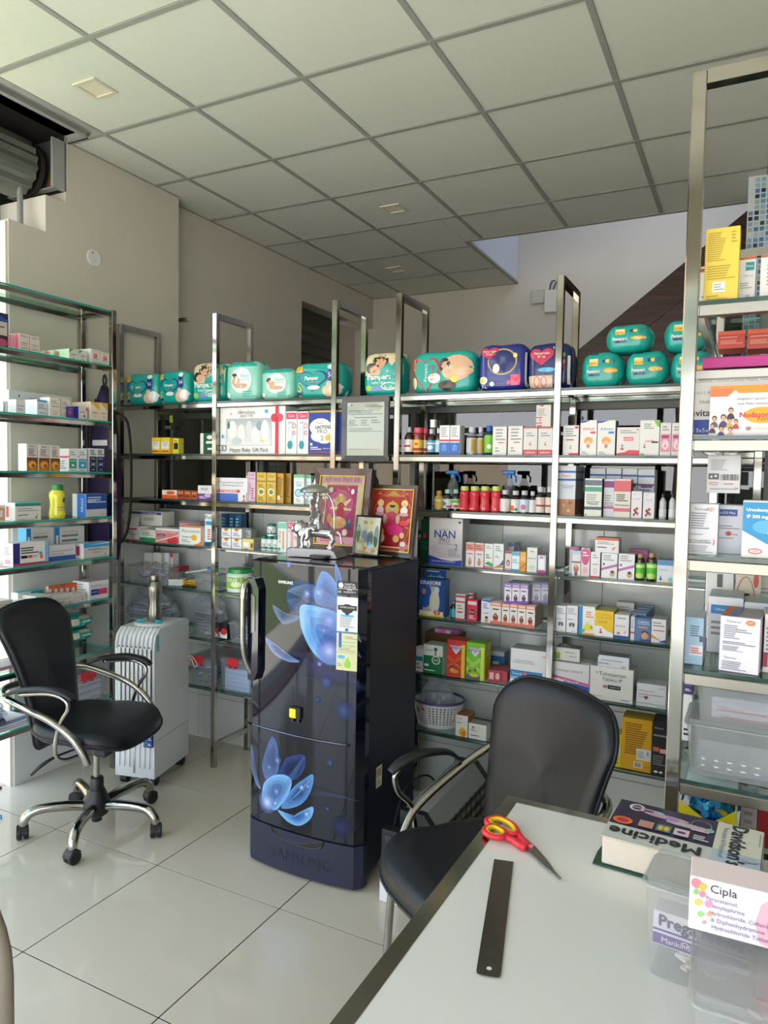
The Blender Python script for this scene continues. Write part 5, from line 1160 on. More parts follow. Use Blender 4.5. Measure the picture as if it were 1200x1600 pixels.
# bay right of the middle post
box_('B', 1, 880, 904.5, 665, 'e9e7e6|l 8a8a90 .15 .62 .85 .92 4; r d04858 .2 .50 .7 .54; f c87a70 .5 .3 .10; r d8405a .4 .0 1 .08; e d8305a .85 .93 .12 .04', 'white carton with a small cartoon child, just right of the middle post', d=.07, side='b04a50')
AD = '|p 3a5a9a 0,1 .6,1 .3,.94 0,.92; t %s .5 .76 .7 Advent; r %s .62 .62 .92 .68; e f0a850 .5 .42 .25 .11; e f4c8a0 .5 .36 .14 .06; r e0905a .44 .22 .56 .32; e d08a70 .5 .26 .1 .05; l x .1 .03 .5 .12 2'
box_('B', 1, 907, 933, 657, 'eceae8'+AD % ('d84858', 'd84858'), 'white carton with red lettering and an orange balloon', d=.07, side='c8a098', base=None); box_('B', 1, 934, 962, 657, 'eceae8'+AD % ('2a8ad0', '2a8ad0'), 'white carton with blue lettering and an orange balloon', d=.07, side='5a3a38')
box_('B', 1, 964, 1000, 668, 'e9e2e2|l x .15 .78 .85 .92 2; r e8707a .3 .52 .72 .66; t w .5 .59 .36 LONZ; f d05a70 .25 .34 .12; p e04058 0,0 1,0 1,.18 .55,.2 .35,.12 0,.08; e d8303c .9 .92 .03 .03', 'pale pink carton with a red curve and small child, second shelf', d=.07, side='a8303c')
box_('B', 1, 1000.5, 1031, 657, 'ecebe8|p 7ac040 .7,1 1,1 1,.8 .9,.82; l x .2 .75 .7 .92 3; t r .55 .42 .5 Lariba; r k .6 .36 .95 .40; f c85a50 .25 .30 .10; r 4ab050 .05 .02 .25 .06', 'white carton with a green leaf corner and a running child', d=.07, side='c4c4c4')
PK = 'e9e4e4|r e88ab0 .08 .12 .92 .66; r a83070 .15 .54 .8 .62; e f4d0dc .5 .34 .34 .16; f b06a50 .5 .32 .12; l x .2 .75 .8 .92 2'
box_('B', 1, 1032, 1049, 661, PK, 'white and pink carton left of its twin near the big post', d=.06); box_('B', 1, 1050, 1067, 661, PK, 'white and pink carton right of its twin near the big post', d=.06)
# third shelf left bay
bottle_('B', 2, 677, 690, 767, 'c8a04a', 'c09a48', 'd8b45a', 'gold plastic bottle at the left end of the third shelf', 'l 8a6020 .2 .1 .8 .7 3; e f0e0b0 .5 .8 .3 .1', lz=(.1, .6), capr=.6)
bottle_('B', 2, 690.5, 703.5, 765, '20242a', 'a8c4bc', 'e4e4e2', 'black bottle with a pale cap and white label beside the gold bottle', 'r b04050 .5 .1 .95 .3; e 6a90b0 .35 .5 .2 .2', capr=.62); bottle_('B', 2, 704, 716, 765, '20242a', 'a8c4bc', 'd0e8c0', 'black bottle with a pale cap and pale green label', 'r 6ab040 .1 .6 .9 .9; e d04060 .6 .25 .2 .15', capr=.62)
RB = 'l f0c0b8 .3 .2 .7 .85 5; e f0a080 .35 .08 .2 .06'
for q_, (a_, b_, n_) in enumerate(((716, 731, 'first'), (731.5, 747, 'second'), (748, 763.5, 'third'), (765, 781, 'last'))):
    bottle_('B', 2, a_, b_, 760, 'd4283c', 'c8d878', 'd8303f', n_+' of the four red bottles with pale green lids', RB if q_ < 2 else 'T f0c8c4 .4 .5 .6 Glucon; o w .5 .1 .08 .08 .02; l f0b0b0 .55 .3 .8 .7 4', shape='waist', lz=(.06, .66), capr=.78)
for q_, a_ in enumerate((741, 757, 772)): bottle_('B', 2, a_, a_+11, 762, 'c02638', 'c0c860', None, 'red bottle in the back row, %s gap between the front red bottles' % ('first', 'second', 'last')[q_], shape='waist', s=.07, capr=.78)
for q_, (a_, b_, t_2, lc, sp_, n_) in enumerate(((780, 795, 766, 'e4dcda', 'p e86a50 0,0 1,.4 1,.55 0,.3; l x .2 .65 .8 .9 2', 'coral stripe'), (796.5, 811, 767, 'e2dedc', 'r d87050 .1 .1 .5 .5; e 3a8a50 .6 .2 .1 .1; l x .2 .65 .8 .9 2', 'orange square'), (810.5, 825, 767, 'c8dcec', 'e d06080 .5 .4 .16 .2; l b .2 .7 .8 .9 2', 'pale blue and pink'), (826, 836, 768, 'e4e0de', 'p 3a7ac0 0,.1 1,.5 1,.8 0,.4', 'small blue stripe'), (836, 850, 761, 'dfcfc6', 'r b03040 .05 .40 .95 .52; p d88a3a 0,0 .5,0 0,.3; l 6a5a50 .1 .62 .9 .92 3', 'dark red line'), (851, 864.5, 761, 'dfcfc6', 'r b03040 .05 .40 .95 .52; p d88a3a 0,0 .5,0 0,.3; l 6a5a50 .1 .62 .9 .92 3', 'dark red line, last in the row'))):
    bottle_('B', 2, a_, b_, t_2, '1f1616', 'c8c8cc', lc, 'dark syrup bottle with a white cap, label with '+n_, sp_, lz=(.06, .62), capr=.62)
bottle_('B', 2, 844, 855, 762, '1f1616', 'b8b8bc', None, 'dark syrup bottle in the back row behind the dark red line labels', s=.08)
for x0_, n_ in ((697, 'behind the black bottles'), (786, 'behind the coral-striped bottle')):
    loc, rot, w, h = place('B', 2, x0_, x0_+16, 735, .18); mb = MB(); r_2 = w/2
    mb.lathe([(r_2*.95, 0), (r_2, .01), (r_2, h*.62), (r_2*.5, h*.78), (r_2*.4, h*.82)], 18); o = mb.build('spray_bottle', clear, loc=Vector(loc)+Vector((r_2, r_2, 0)), smooth=40)
    mb = MB(); mb.lathe([(r_2*.5, h*.8), (r_2*.5, h*.9)], 12, col='2a7ac8'); mb.box(-r_2*1.4, -.01, h*.9, r_2*1.1, .01, h*1.0, '2a80cc', bev=.004); mb.tube([(r_2*.6, 0, h*.92), (r_2*1.3, 0, h*.82), (r_2*1.2, 0, h*.7)], .004, 6, '2a80cc', smooth=3); mb.build('spray_head', plast, o); tag(o, 'clear spray bottle with a blue head '+n_, 'bottle')
# third shelf right bay
def G_(base): return base
box_('B', 2, 875, 900, 728, 'd8dce4|r 2a5aa8 0 .86 1 .90; r 2a5aa8 0 .70 1 .74; t r .4 .79 .5 Megalis; t 4a6ab0 .5 .58 .8 PEDICALORIE|ENRICHED; r b07a50 0 0 1 .33; e c89468 .3 .2 .1 .03; e d8a878 .6 .1 .1 .03; e 8a5a38 .7 .26 .1 .03; e c89468 .5 .3 .08 .02', 'large white food carton with blue stripes and a brown grain print', d=.16, side='a9a0a8', sspec='r 7a4a30 0 0 1 .33; r 2a4a88 0 .86 1 .90; r 2a4a88 0 .70 1 .74', name='food_box')
for q_, (a_, b_, t_2) in enumerate(((922, 946, 732), (947.5, 971, 732), (972.5, 996, 733), (997, 1023, 734))):
    box_('B', 2, a_, b_, t_2, 'dde0e6|r 2a5aa8 0 .84 1 .88; r 2a5aa8 0 .66 1 .70; l 5a6aa0 .1 .2 .9 .6 7; r 6a2a5a .2 .62 .9 .7', ['first of the blue-striped white cartons in the back row', 'second blue-striped white carton in the back row', 'third blue-striped white carton in the back row', 'last blue-striped white carton in the back row'][q_], d=.09, s=.11)
box_('B', 2, 914, 941, 748, 'dfe0d8|r 6a7084 0 .82 1 .96; r 4aa088 0 .66 1 .78; r 4a5a58 0 .18 1 .26; l x .1 .36 .9 .6 4; t k .5 .34 .6 Melasoft; e k .1 .05 .04 .02', 'cream carton with grey and green bands, third shelf', d=.06, side='2a3030')
box_('B', 2, 944, 960, 749, 'dcdce4|r 8a3a78 0 .78 1 .95; r a85a98 0 .22 1 .28; l x .1 .34 .9 .6 4; t k .5 .32 .8 Melasoft', 'white carton with purple bands, half behind the pink-banded one', d=.06, s=.02)
box_('B', 2, 960, 986, 749, 'dfd9cc|r d8606e 0 .68 1 .96; r d8607a 0 .16 1 .25; l k .15 .42 .85 .62 4; t k .5 .33 .8 Multivitamin', 'cream carton with deep pink bands, third shelf', d=.06, s=0, side='7a3040')
BE = 'e6e0e8|e 8a3020 .35 .30 .12 .06; e a84838 .55 .36 .12 .06; e 7a281c .48 .22 .14 .06; e 9a4030 .30 .14 .10 .06; e b05a48 .62 .18 .10 .06; t x .5 .72 .6 it\'s well; e x .3 .9 .04 .02'
box_('B', 2, 986.5, 1003.5, 768, BE, 'small white carton with a berry cluster, left of two', d=.05, side='c8b8c4'); box_('B', 2, 1005, 1023, 770, BE, 'small white carton with a berry cluster, right of two', d=.05, side='c8b8c4')
bottle_('B', 2, 1030, 1041, 772, 'c4c8cc', '2a2a30', 'd8dadc', 'small vial with a black cap, left inside the clear film', shape='tall', lz=(.1, .4)); bottle_('B', 2, 1045, 1056, 772, 'c4c8cc', '2a2a30', 'd8dadc', 'small vial with a black cap, right near the big post', shape='tall', lz=(.1, .4))
# fourth shelf
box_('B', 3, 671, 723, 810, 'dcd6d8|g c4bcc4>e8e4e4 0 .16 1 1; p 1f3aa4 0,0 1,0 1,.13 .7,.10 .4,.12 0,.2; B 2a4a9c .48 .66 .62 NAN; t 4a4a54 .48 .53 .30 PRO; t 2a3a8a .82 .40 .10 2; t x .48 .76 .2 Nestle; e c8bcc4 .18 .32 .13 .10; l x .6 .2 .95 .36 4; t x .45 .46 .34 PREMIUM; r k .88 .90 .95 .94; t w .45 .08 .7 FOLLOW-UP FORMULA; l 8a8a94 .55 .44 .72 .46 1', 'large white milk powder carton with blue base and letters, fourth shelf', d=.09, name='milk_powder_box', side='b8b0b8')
box_('B', 3, 658, 671, 812, '0f4a34|e c03040 .5 .62 .2 .06; l 2a7a58 .1 .3 .9 .5 3', 'dark green carton left behind the large milk powder carton', d=.05, s=.05)
BA = 'f0ecec|r e89a88 0 .68 1 .96; l b05a50 .15 .74 .85 .92 2; l p .2 .5 .8 .62 1; e c89070 .5 .22 .2 .14; e d8a484 .5 .32 .14 .09; r d890b0 0 0 1 .04'
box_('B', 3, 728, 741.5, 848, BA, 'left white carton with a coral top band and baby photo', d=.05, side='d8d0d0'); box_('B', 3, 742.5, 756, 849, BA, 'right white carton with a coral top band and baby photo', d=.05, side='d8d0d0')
box_('B', 3, 757, 770.5, 850, 'eef0ec|l x .2 .8 .8 .94 2; p 4ab060 0,.2 1,.06 1,.2 .5,.3; p d86a9a 0,.0 1,0 1,.06 0,.12; l 6a6a70 .2 .4 .7 .6 2', 'white carton with a green swoosh beside the baby photo cartons', d=.10, side='d0d0d0'); box_('B', 3, 771, 787, 850, 'f0f0f0|p 2a5a9a .3,.1 1,.2 1,.4 .7,.22; p e88a3a 0,.04 1,.08 1,.16 .4,.16; l x .2 .7 .8 .94 3; l 6a8ac0 .2 .45 .6 .55 2', 'white carton with a blue and orange swoosh, front of a row', d=.07, side='dcdcdc')
for q_ in range(3): box_('B', 3, 790+q_*5, 803+q_*4, 848-q_*.5, 'd4d6dc|r 6a7ab0 0 .85 1 1', ['white and blue carton directly behind the swoosh carton', 'white and blue carton second behind the swoosh carton', 'white and blue carton at the back of the swoosh row'][q_], d=.03, s=.09+.034*q_, side='c0c2ca')
box_('B', 3, 789, 799.5, 862, 'e2dcdc|e a83a58 .5 .4 .26 .16; e e8c0cc .5 .38 .14 .09; r b03a50 0 .9 1 1; r c8a0b0 0 0 1 .1', 'small white carton with a crimson drop print', d=.05); box_('B', 3, 800, 812, 863, 'eef2f4|r 4ab0d4 0 .82 1 1; r 3aa8cc 0 .0 1 .1; l 6aa 0 0 0 0 1; l 7a9ab0 .1 .4 .9 .65 3'.replace('l 6aa 0 0 0 0 1; ', ''), 'small white carton with pale blue bands', d=.05); box_('B', 3, 812.5, 822, 863, 'eeb040|r e8962c 0 .0 1 .5; p 8a5018 0,.1 1,.4 1,.45 0,.15; t w .5 .66 .8 ZZ', 'small orange carton among white ones, fourth shelf', d=.05)
box_('B', 3, 823.5, 839.5, 856, 'e4e8e0|e c4dcc0 .5 .2 .3 .1; t k .5 .56 .8 Imusporin; l x .3 .8 .7 .9 1', 'taller white carton with a pale green disc, fourth shelf', d=.08, side='d0ccc8'); box_('B', 3, 840, 853, 868, 'd8ccdc|r f0f0f2 .15 .2 .85 .8; r c02a88 0 0 1 .15; r b04050 .3 .84 .6 .9', 'small lilac carton with a magenta base, end of the fourth shelf', d=.10, side='c4bcc4')
box_('B', 3, 890, 905, 855, 'dcd4e0|p c86aa8 0,.9 1,.9 1,1 0,1; l x .2 .4 .8 .8 5', 'pale lilac carton at the back left, right bay of the fourth shelf', d=.05, s=.06)
box_('B', 3, 894, 907.5, 861, 'dfe0e4|r b4c8dc 0 .86 1 1; r 8a4a38 0 .52 1 .58; e a86a48 .5 .28 .3 .16; e d8a888 .5 .4 .16 .09; e 6a3020 .5 .08 .2 .07', 'white carton with a small seated child photo, right bay', d=.05)
box_('B', 3, 908, 922, 857, 'e4d8dc|e d8508a .5 .70 .44 .30; r d8508a .08 .72 .92 .97; l w .2 .7 .8 .9 2; e e8a8b0 .5 .22 .26 .12; e d8c0a0 .3 .14 .12 .08', 'white carton with a large pink drop shape, right bay', d=.05, s=.005, side='d080a0')
box_('B', 3, 923, 938, 863, 'e9e7ea|l x .2 .74 .8 .92 2; r d84a60 .2 .50 .8 .53; o e08090 .5 .26 .14 .12 .04; r e0305a 0 0 1 .05', 'white carton with a thin pink ring print, right bay', d=.05, side='b8a4b0')
MS = 'ecebee|p c06ab0 0,.30 1,.50 1,.60 0,.40; l x .1 .7 .8 .95 3; e d8a484 .7 .18 .16 .10; e 5a3424 .7 .27 .12 .06; e 5a3a6a .16 .56 .06 .05'
box_('B', 3, 940, 965, 865, MS, 'white carton with a mauve stripe and baby face, under the orange-topped carton', d=.09, side='2a2024'); box_('B', 3, 966.5, 992, 866, MS, 'white carton with a mauve stripe and baby face, next to the green bottles', d=.09, side='3a2a30')
box_('B', 3, 930, 967, 841, 'e9e8ea|r e2623c 0 .84 1 1; l x .1 .55 .8 .78 2; l k .1 .3 .5 .42 1; p e88a6a .72,.1 .9,.4 .75,.4', 'white carton with an orange top lying across two others', d=.07, yb=864, side='b8aeb0', top='c8a090')
box_('B', 3, 982, 1012, 859, 'c86aa0|r e48ac0 .5 .3 1 .9', 'dull pink carton behind the green-labelled bottles', d=.04, s=.12)
GBt = 'r d8f0a8 .1 .7 .9 .9; l w .1 .45 .9 .62 2; e c8d87a .5 .2 .26 .16'
bottle_('B', 3, 992.5, 1007, 866, '2a1a14', 'b88a68', '5ac828', 'dark bottle with a bright green label, left of two', GBt, shape='jar', lz=(.08, .66), capr=.62); bottle_('B', 3, 1010, 1026, 865, '2a1a14', 'b88a68', '5ac828', 'dark bottle with a bright green label, right of two', GBt, shape='jar', lz=(.08, .66), capr=.62)
box_('B', 3, 1027, 1052, 876, 'dfe4ea|r 5a8ac4 0 .78 1 1; t b .4 .58 .5 Lomoset; p 3a6ab0 .14,.1 .24,.34 .34,.1; e 7ac8d8 .85 .14 .16 .12; e e8d860 .6 .04 .2 .05', 'white carton with a blue top and small blue dog print', d=.09, top='6a88a8')
# fifth shelf
box_('B', 4, 655, 695, 905, '1f4f9c|r c8c4b8 .16 .16 .78 .86; r 1f4f9c 0 .80 1 1; e 2a5cb4 .24 .56 .26 .34; e e88a68 .2 .66 .08 .08; e e0dcd0 .62 .4 .2 .3; e d8e8f0 .7 .72 .10 .08; B w .45 .90 .80 ORASORE; t w .55 .82 .4 MOUTH ULCER GEL; r e8dc30 0 0 1 .05; r w .04 .05 .96 .15; e d86a58 .72 .12 .14 .07; t w .72 .12 .08 8', 'blue mouth gel dispenser carton with a cut-out window, fifth shelf', d=.06, side='3a66a8', top='2a5a9c', name='display_box')
p_ = place('B', 4, 663, 697, 886, .06, 906); mb = MB(); w_, h_ = p_[2], p_[3]+.02; mb.box(0, 0, 0, w_, .003, h_, '1f5aa4', bev=.001); draw(mb, 't w .5 .45 .8 ओरासोर; r w .1 .85 .7 .92', lambda u, v, l: (u*w_, -l-.0004, v*h_), w_, h_); o = mb.build('display_header', carton, loc=(p_[0][0], p_[0][1], p_[0][2]-.02), fix=False); o.parent = [x for x in bpy.data.objects if x.name == 'display_box'][0]; o.matrix_parent_inverse = o.parent.matrix_basis.inverted()
bottle_('B', 4, 702, 712, 939, '3a1a14', '6a8a9a', '3aa8c8', 'tiny dark bottle with a turquoise label beside the blue dispenser', 'l k .2 .3 .8 .7 2')
RW = 'ece6e4|r d04058 0 .88 1 .96; r d04058 0 .68 1 .74; r d04058 0 0 1 .06; r d84a60 .2 .28 .8 .34; l x .2 .4 .8 .6 2'
box_('B', 4, 712, 726.5, 929, RW, 'tall white carton with red bands, front', d=.05, side='c89aa0'); box_('B', 4, 727, 739, 927, RW, 'tall white carton with red bands, behind the crimson one', d=.05, s=.06, side='c89aa0')
box_('B', 4, 730, 746, 938, 'd8304f|r ecdcdc .08 .78 .92 .94; e 7a1a2c .5 .44 .36 .13; t w .5 .45 .5 Boro; l w .2 .1 .8 .3 3', 'small crimson carton on the fifth shelf', d=.05, side='b02a40')
box_('B', 4, 752, 766.5, 937, 'e9ecf4|p 2a6ac8 0,1 1,1 1,.88 0,.94; l 6a7ac0 .2 .6 .8 .85 3; r d86aa0 .3 .4 .8 .44; e d8a080 .6 .14 .2 .10; e 3a2a20 .6 .24 .16 .06; p e8c040 .2,0 .9,0 .6,.06', 'white carton with a blue top and small child, left of the orange ones', d=.08, side='c4d0e4')
WO = 'efe6e0|r e8906a 0 .82 1 1; l w .1 .86 .9 .96 1; l k .2 .62 .8 .74 1; e 8a2a28 .5 .30 .26 .15; e 2a1414 .5 .42 .14 .08; e d8a484 .5 .40 .08 .05; p e87858 0,0 1,0 1,.12 .5,.2 0,.1'
for q_, (a_, b_, t_2) in enumerate(((766.5, 783, 941), (784, 796, 943), (796.5, 808.5, 944), (809, 821.5, 945.5), (822, 836, 947))):
    box_('B', 4, a_, b_, t_2, WO, ['white and orange carton with a dark-haired woman, standing apart at the left', 'first white and orange woman carton in the shrink-wrapped row', 'second white and orange woman carton in the shrink-wrapped row', 'third white and orange woman carton in the shrink-wrapped row', 'last white and orange woman carton in the shrink-wrapped row'][q_], d=.07 if q_ == 0 else .14, side='c8b4ac')
WV = 'e8e2ee|r 9a6ac8 0 .82 1 1; l w .1 .86 .9 .96 1; l k .2 .6 .8 .72 1; e 5a2a5a .5 .28 .26 .14; e 1a1014 .5 .40 .14 .08; e d8a484 .5 .38 .08 .05; p 7a4ab0 0,0 1,0 1,.14 .5,.2 0,.1'
for q_, (a_, b_, t_2) in enumerate(((788, 799.5, 912), (800, 812, 913), (812.5, 825, 914))):
    box_('B', 4, a_, b_, t_2, WV, ['white and purple woman carton, left on the shrink-wrapped stack', 'white and purple woman carton, middle on the shrink-wrapped stack', 'white and purple woman carton, right on the shrink-wrapped stack'][q_], d=.13, yb=944, side='b8a8c8')
loc, rot, w, h = place('B', 4, 826, 862, 908, .03, 945)
mb = MB(); mb.box(0, 0, 0, w, .12, h*.95, bev=.012); tag(mb.build('shrink_wrap', bagm, loc=loc), 'clear shrink-wrapped block of cartons at the right of the purple woman cartons', 'wrapped pack')
for q_ in range(2): box_('B', 4, 832+q_*14, 845+q_*14, 912, WV, ['white and purple carton, left one inside the clear wrap', 'white and purple carton, right one inside the clear wrap'][q_], d=.09, s=.045, yb=943, side='b8a8c8')
LG = 'e8e6ea|l x .1 .68 .9 .92 4; l k .1 .48 .6 .52 1; e 5a6468 .36 .30 .12 .08; e 5a6468 .64 .30 .12 .08; r 5a6468 .47 .32 .53 .40; l x .5 .05 .8 .08 1'
box_('B', 4, 869, 884.5, 947, LG, 'left of two white cartons with a grey lung print', d=.08, side='c8c4c8'); box_('B', 4, 885.5, 903, 947, LG, 'right of two white cartons with a grey lung print', d=.08, side='c8c4c8')
box_('B', 4, 904.5, 930, 948, 'f0ece6|r 2a8ad0 0 0 .24 1; e e8e040 .6 .26 .28 .12; p e8e040 .45,.5 .6,.2 .75,.3; f d05a50 .8 .32 .09; l o .45 .6 .9 .85 3; r e8a030 .24 .0 1 .06; e 7ac040 .3 .14 .12 .06', 'white carton with a blue edge and yellow bottle print', d=.09, side='d8d0c8')
box_('B', 4, 929.5, 959, 955, 'f2c818|p f4f0ee 0,0 1,0 1,.16 .7,.22 .35,.40 0,.40; t d8a010 .5 .80 .8 ZUVENTUS|ORAL SUSP; t 3a3a6a .4 .56 .5 OSMOTOR; f d04048 .34 .26 .13; e w .9 .05 .03 .02', 'bright yellow carton with a white wave and cartoon boy', d=.12, side='c8a41c', top='c8b068')
box_('B', 4, 963, 991, 942, 'cfc8c4|e 8a5a4a .3 .4 .2 .2; l x .2 .6 .9 .9 3', 'dull white carton standing at the back behind the yellow one', d=.05, s=.16)
box_('B', 4, 960, 983, 961, 'ece8ea|l x .2 .8 .8 .92 1; t 3a3a44 .45 .52 .7 METROGYL; f e87a8a .75 .32 .09; e d86a60 .3 .22 .10 .06; r 2a4a9a 0 0 1 .12', 'white carton with a dark blue base and small figures', d=.07, side='c8c0c0')
for q_ in range(4): box_('B', 4, 984+q_*6, 1010+q_*3.5, 958-q_*3.6, '6a88b0|l c0d0e0 .1 .4 .8 .9 4', ['slate blue carton directly behind the boy-photo carton', 'slate blue carton second behind the boy-photo carton', 'slate blue carton third behind the boy-photo carton', 'slate blue carton at the very back of the boy-photo row'][q_], d=.035, s=.065+.04*q_, side='4a6488', top='8a94a4')
box_('B', 4, 992.5, 1017, 967, '5a7eae|p c8d4e4 0,0 0,1 -.0,1; t w .55 .86 .7 Cefixime; t w .55 .76 .8 Oral Suspension; r e8a050 .2 .58 .8 .64; e 2a1c14 .64 .34 .24 .12; e d8a078 .64 .24 .22 .16; r 3a4a8a .3 0 1 .08', 'slate blue carton with a boy photo and white lettering', d=.06, side='4a6488')
box_('B', 4, 985.5, 992, 964, 'd8dce6|r d84a5a 0 .28 1 .36; l x .2 .5 .8 .9 4', 'narrow white carton edge left of the boy-photo carton', d=.06)
box_('B', 4, 1018, 1041, 968, 'e6e2e4|l x .1 .66 .9 .9 2; r c84858 .1 .5 .9 .54; p e8943a 0,.34 0,.2 .8,.06; p 2a4aa0 .5,.04 1,.0 1,.16', 'white carton with an orange wedge and blue corner', d=.09, side='c4bcbc', top='b0a8a8')
# sixth shelf
box_('B', 5, 647, 661, 1013, 'e8ecf0|r 2a9ac8 0 .46 1 .66; l x .2 .1 .8 .4 2', 'white carton with a blue band beside the fridge, sixth shelf', d=.06)
box_('B', 5, 664, 716, 990, '6a4430|e k .05 .7 .03 .04', 'dark brown wooden box behind the green carton', d=.10, s=.13, name='wooden_box', side='5a3826')
box_('B', 5, 679, 716, 984, 'd87ab0|r c8dcd0 .48 .1 .66 .9; r d0a0c8 0 0 .2 1; r a84a90 .7 .1 1 .9', 'pink and green tube carton lying on the brown wooden box', d=.05, s=.14, yb=994)
box_('B', 5, 662, 692, 1008, '1a7a44|r eae8e4 0 .62 1 1; t 1a6a44 .3 .82 .36 Evion; r 1a6a44 .60 .5 .66 .86; e 1a6a44 .63 .86 .10 .06; o w .66 .48 .22 .15 .05; t w .66 .48 .24 400; r w .06 .24 .28 .32; l w .06 .08 .6 .14 1', 'green and white carton with a palm tree emblem', d=.08, side='dfe0da', top='a8c4a8')
GC = '|p e8e4f4 .12,.86 .84,.86 .48,.62; B 8a3a9a .46 .80 .66 Glucon-D; p c8b0e0 .2,.86 .7,.86 .48,.70; l %s .76 .1 .92 .8 9; T k .84 .7 .26 10X; '
box_('B', 5, 699, 728, 1001, 'd83828'+GC % 'e0a828'+'r e8d040 .78 .0 .96 .9; p e85a30 0,.3 .76,.62 .76,.5 0,.2; p e85a30 .76,.3 0,.62 0,.5 .76,.2; f 2a5a9a .22 .34 .12; f d04a6a .52 .36 .12; e e8a030 .40 .16 .26 .06; e f0b840 .3 .20 .1 .04; r e04848 0 .0 .76 .05', 'red energy drink carton with a family photo and orange slices', d=.08, side='c8b040', top='e04030')
box_('B', 5, 729, 758, 1005, '7ac828'+GC % 'd8c028'+'r d8e050 .78 .0 .96 .9; p a8dc50 0,.3 .76,.62 .76,.5 0,.2; p a8dc50 .76,.3 0,.62 0,.5 .76,.2; f 4a5a9a .22 .30 .12; f 3a4a5a .50 .34 .12; r 5a6a70 0 0 .76 .14; e e8c830 .44 .13 .26 .05', 'lime green energy drink carton with a family photo', d=.08, side='d0c040', top='8ac040')
box_('B', 5, 762, 788, 1018, 'c8ccd4|r 2a6ca4 0 .0 1 .8; r d8dce4 .3 .3 .7 .52', 'blue and white open carton behind the lime green one', d=.06, s=.17, top='c0c4cc', side='2a5a88')
box_('B', 5, 762, 792, 1049, 'c03850|r e8c0c8 .1 .2 .3 .8; e e8c0a8 .5 .5 .1 .3; r 7a2438 .65 .1 .75 .9', 'stack of dark pink tubes cartons lying left of the white and blue carton', d=.11, s=.02, turn=.12, top='b84a5c', side='8a3044')
box_('B', 5, 798, 857, 1016, 'ebecee|r 2a86c8 .0 .26 .86 .44; r 7ab4e0 .0 .20 .86 .25; t w .18 .35 .26 Traxcid; e d84858 .40 .35 .06 .06; t w .40 .35 .04 M; t x .36 .68 .6 Tranexamic Acid &|Mefenamic Acid Tablets; t r .9 .86 .12 GMC', 'large white tablet carton with a bright blue band, sixth shelf', d=.10, side='c8c8cc', top='b8b8bc', name='tablet_box')
box_('B', 5, 866, 921, 1037, 'e6e2e6|p 2a54a8 .28,.44 1,.32 1,0 .42,0; p e0609a 0,.58 1,.42 1,.34 0,.50; t 8a8a92 .42 .76 .8 Telmisartan Tablets IP; t w .5 .42 .4 Telma-H; t w .86 .07 .18 Inspat', 'white tablet carton with a pink stripe and blue slanted block', d=.10, side='c8b0bc', name='tablet_box')
box_('B', 5, 868, 906, 1013, 'dcdcd8|l x .4 .6 .8 .75 1; t k .72 .38 .3 NEBISTAR; r a8b040 .02 .1 .2 .6', 'small white carton lying on the pink-striped carton', d=.07, yb=1033, side='b0a8a4', top='8a7a74', s=.01)
box_('B', 5, 922, 990, 1044, 'e9e8e4|t 5a5a5c .52 .80 .62 Telmisartan; t 5a5a5c .52 .64 .46 Tablets IP; r 1a2c2c .42 .36 .72 .48; t w .57 .42 .24 Vesparta-40; e c86a70 .36 .42 .05 .05; l x .1 .1 .3 .13 1; l b .74 .06 .92 .1 1; t 5a5a5c .17 .82 .06 Rx', 'large white tablet carton with big grey letters and a black name plate', d=.09, side='b8b4b0', top='b8b4b0', name='tablet_box')
box_('B', 5, 934, 983, 1026, 'e4e6ec|l x .1 .62 .8 .74 1; t k .2 .44 .34 ARROWMED; t k .84 .26 .1 F?; r 8a3038 0 .88 .03 1', 'white carton lying on the large tablet carton', d=.07, yb=1048, side='a8a4a4', top='8a8688', s=.005)
box_('B', 5, 995, 1041, 1070, 'e6e6ec|l x .05 .5 .9 .58 1; l x .05 .66 .6 .72 1; t 8a8a90 .18 .42 .22 Telma; H b02038 .33 .40 .07 .09 .2 b02038; r 3a2a4a 0 .14 1 .155; l x .7 .05 .95 .1 1; l x .75 .85 .95 .9 1', 'white carton with a dark red heart emblem, right end of the sixth shelf', d=.09, side='c4c0c4', top='b8b8bc', name='tablet_box')
# seventh shelf: basket
bl = hit(686, 1130, 'y', 1.05); bw = .085
bk = tag(empty('basket', (bl.x-.006, 1.055, ZS[6]+.0025)), 'white perforated plastic basket with a purple rim and crumpled film inside', 'basket')
mb = MB(); n = 40; rows = 7; hh = .115; wp = mat('basket_white', 'e4e2e2', .35)
def bpt(a, z): r = .088+.018*z/hh; return Vector((r*1.15*math.cos(a), r*math.sin(a), z))
zs_ = [0, .012]+[.012+(hh-.03)*(k+1)/rows for k in range(rows)]+[hh]
for r_i in range(len(zs_)-1):
    for k in range(n*2):
        if 0 < r_i < len(zs_)-2:
            # lattice: alternate bars leave holes
            a0 = 2*PI*k/(n*2); a1 = 2*PI*(k+1)/(n*2)
            zA, zB = zs_[r_i], zs_[r_i+1]; zm = zA+(zB-zA)*.42
            mb.add([bpt(a0, zA), bpt(a1, zA), bpt(a1, zm), bpt(a0, zm)], [(0, 1, 2, 3)])
            if k % 2 == 0: mb.add([bpt(a0, zm), bpt(a1, zm), bpt(a1, zB), bpt(a0, zB)], [(0, 1, 2, 3)])
        else:
            a0 = 2*PI*k/(n*2); a1 = 2*PI*(k+1)/(n*2); mb.add([bpt(a0, zs_[r_i]), bpt(a1, zs_[r_i]), bpt(a1, zs_[r_i+1]), bpt(a0, zs_[r_i+1])], [(0, 1, 2, 3)])
mb.add([bpt(2*PI*k/n, 0) for k in range(n)], [tuple(range(n))]); bso = mb.build('lattice_wall', wp, bk, fix=False, smooth=False)
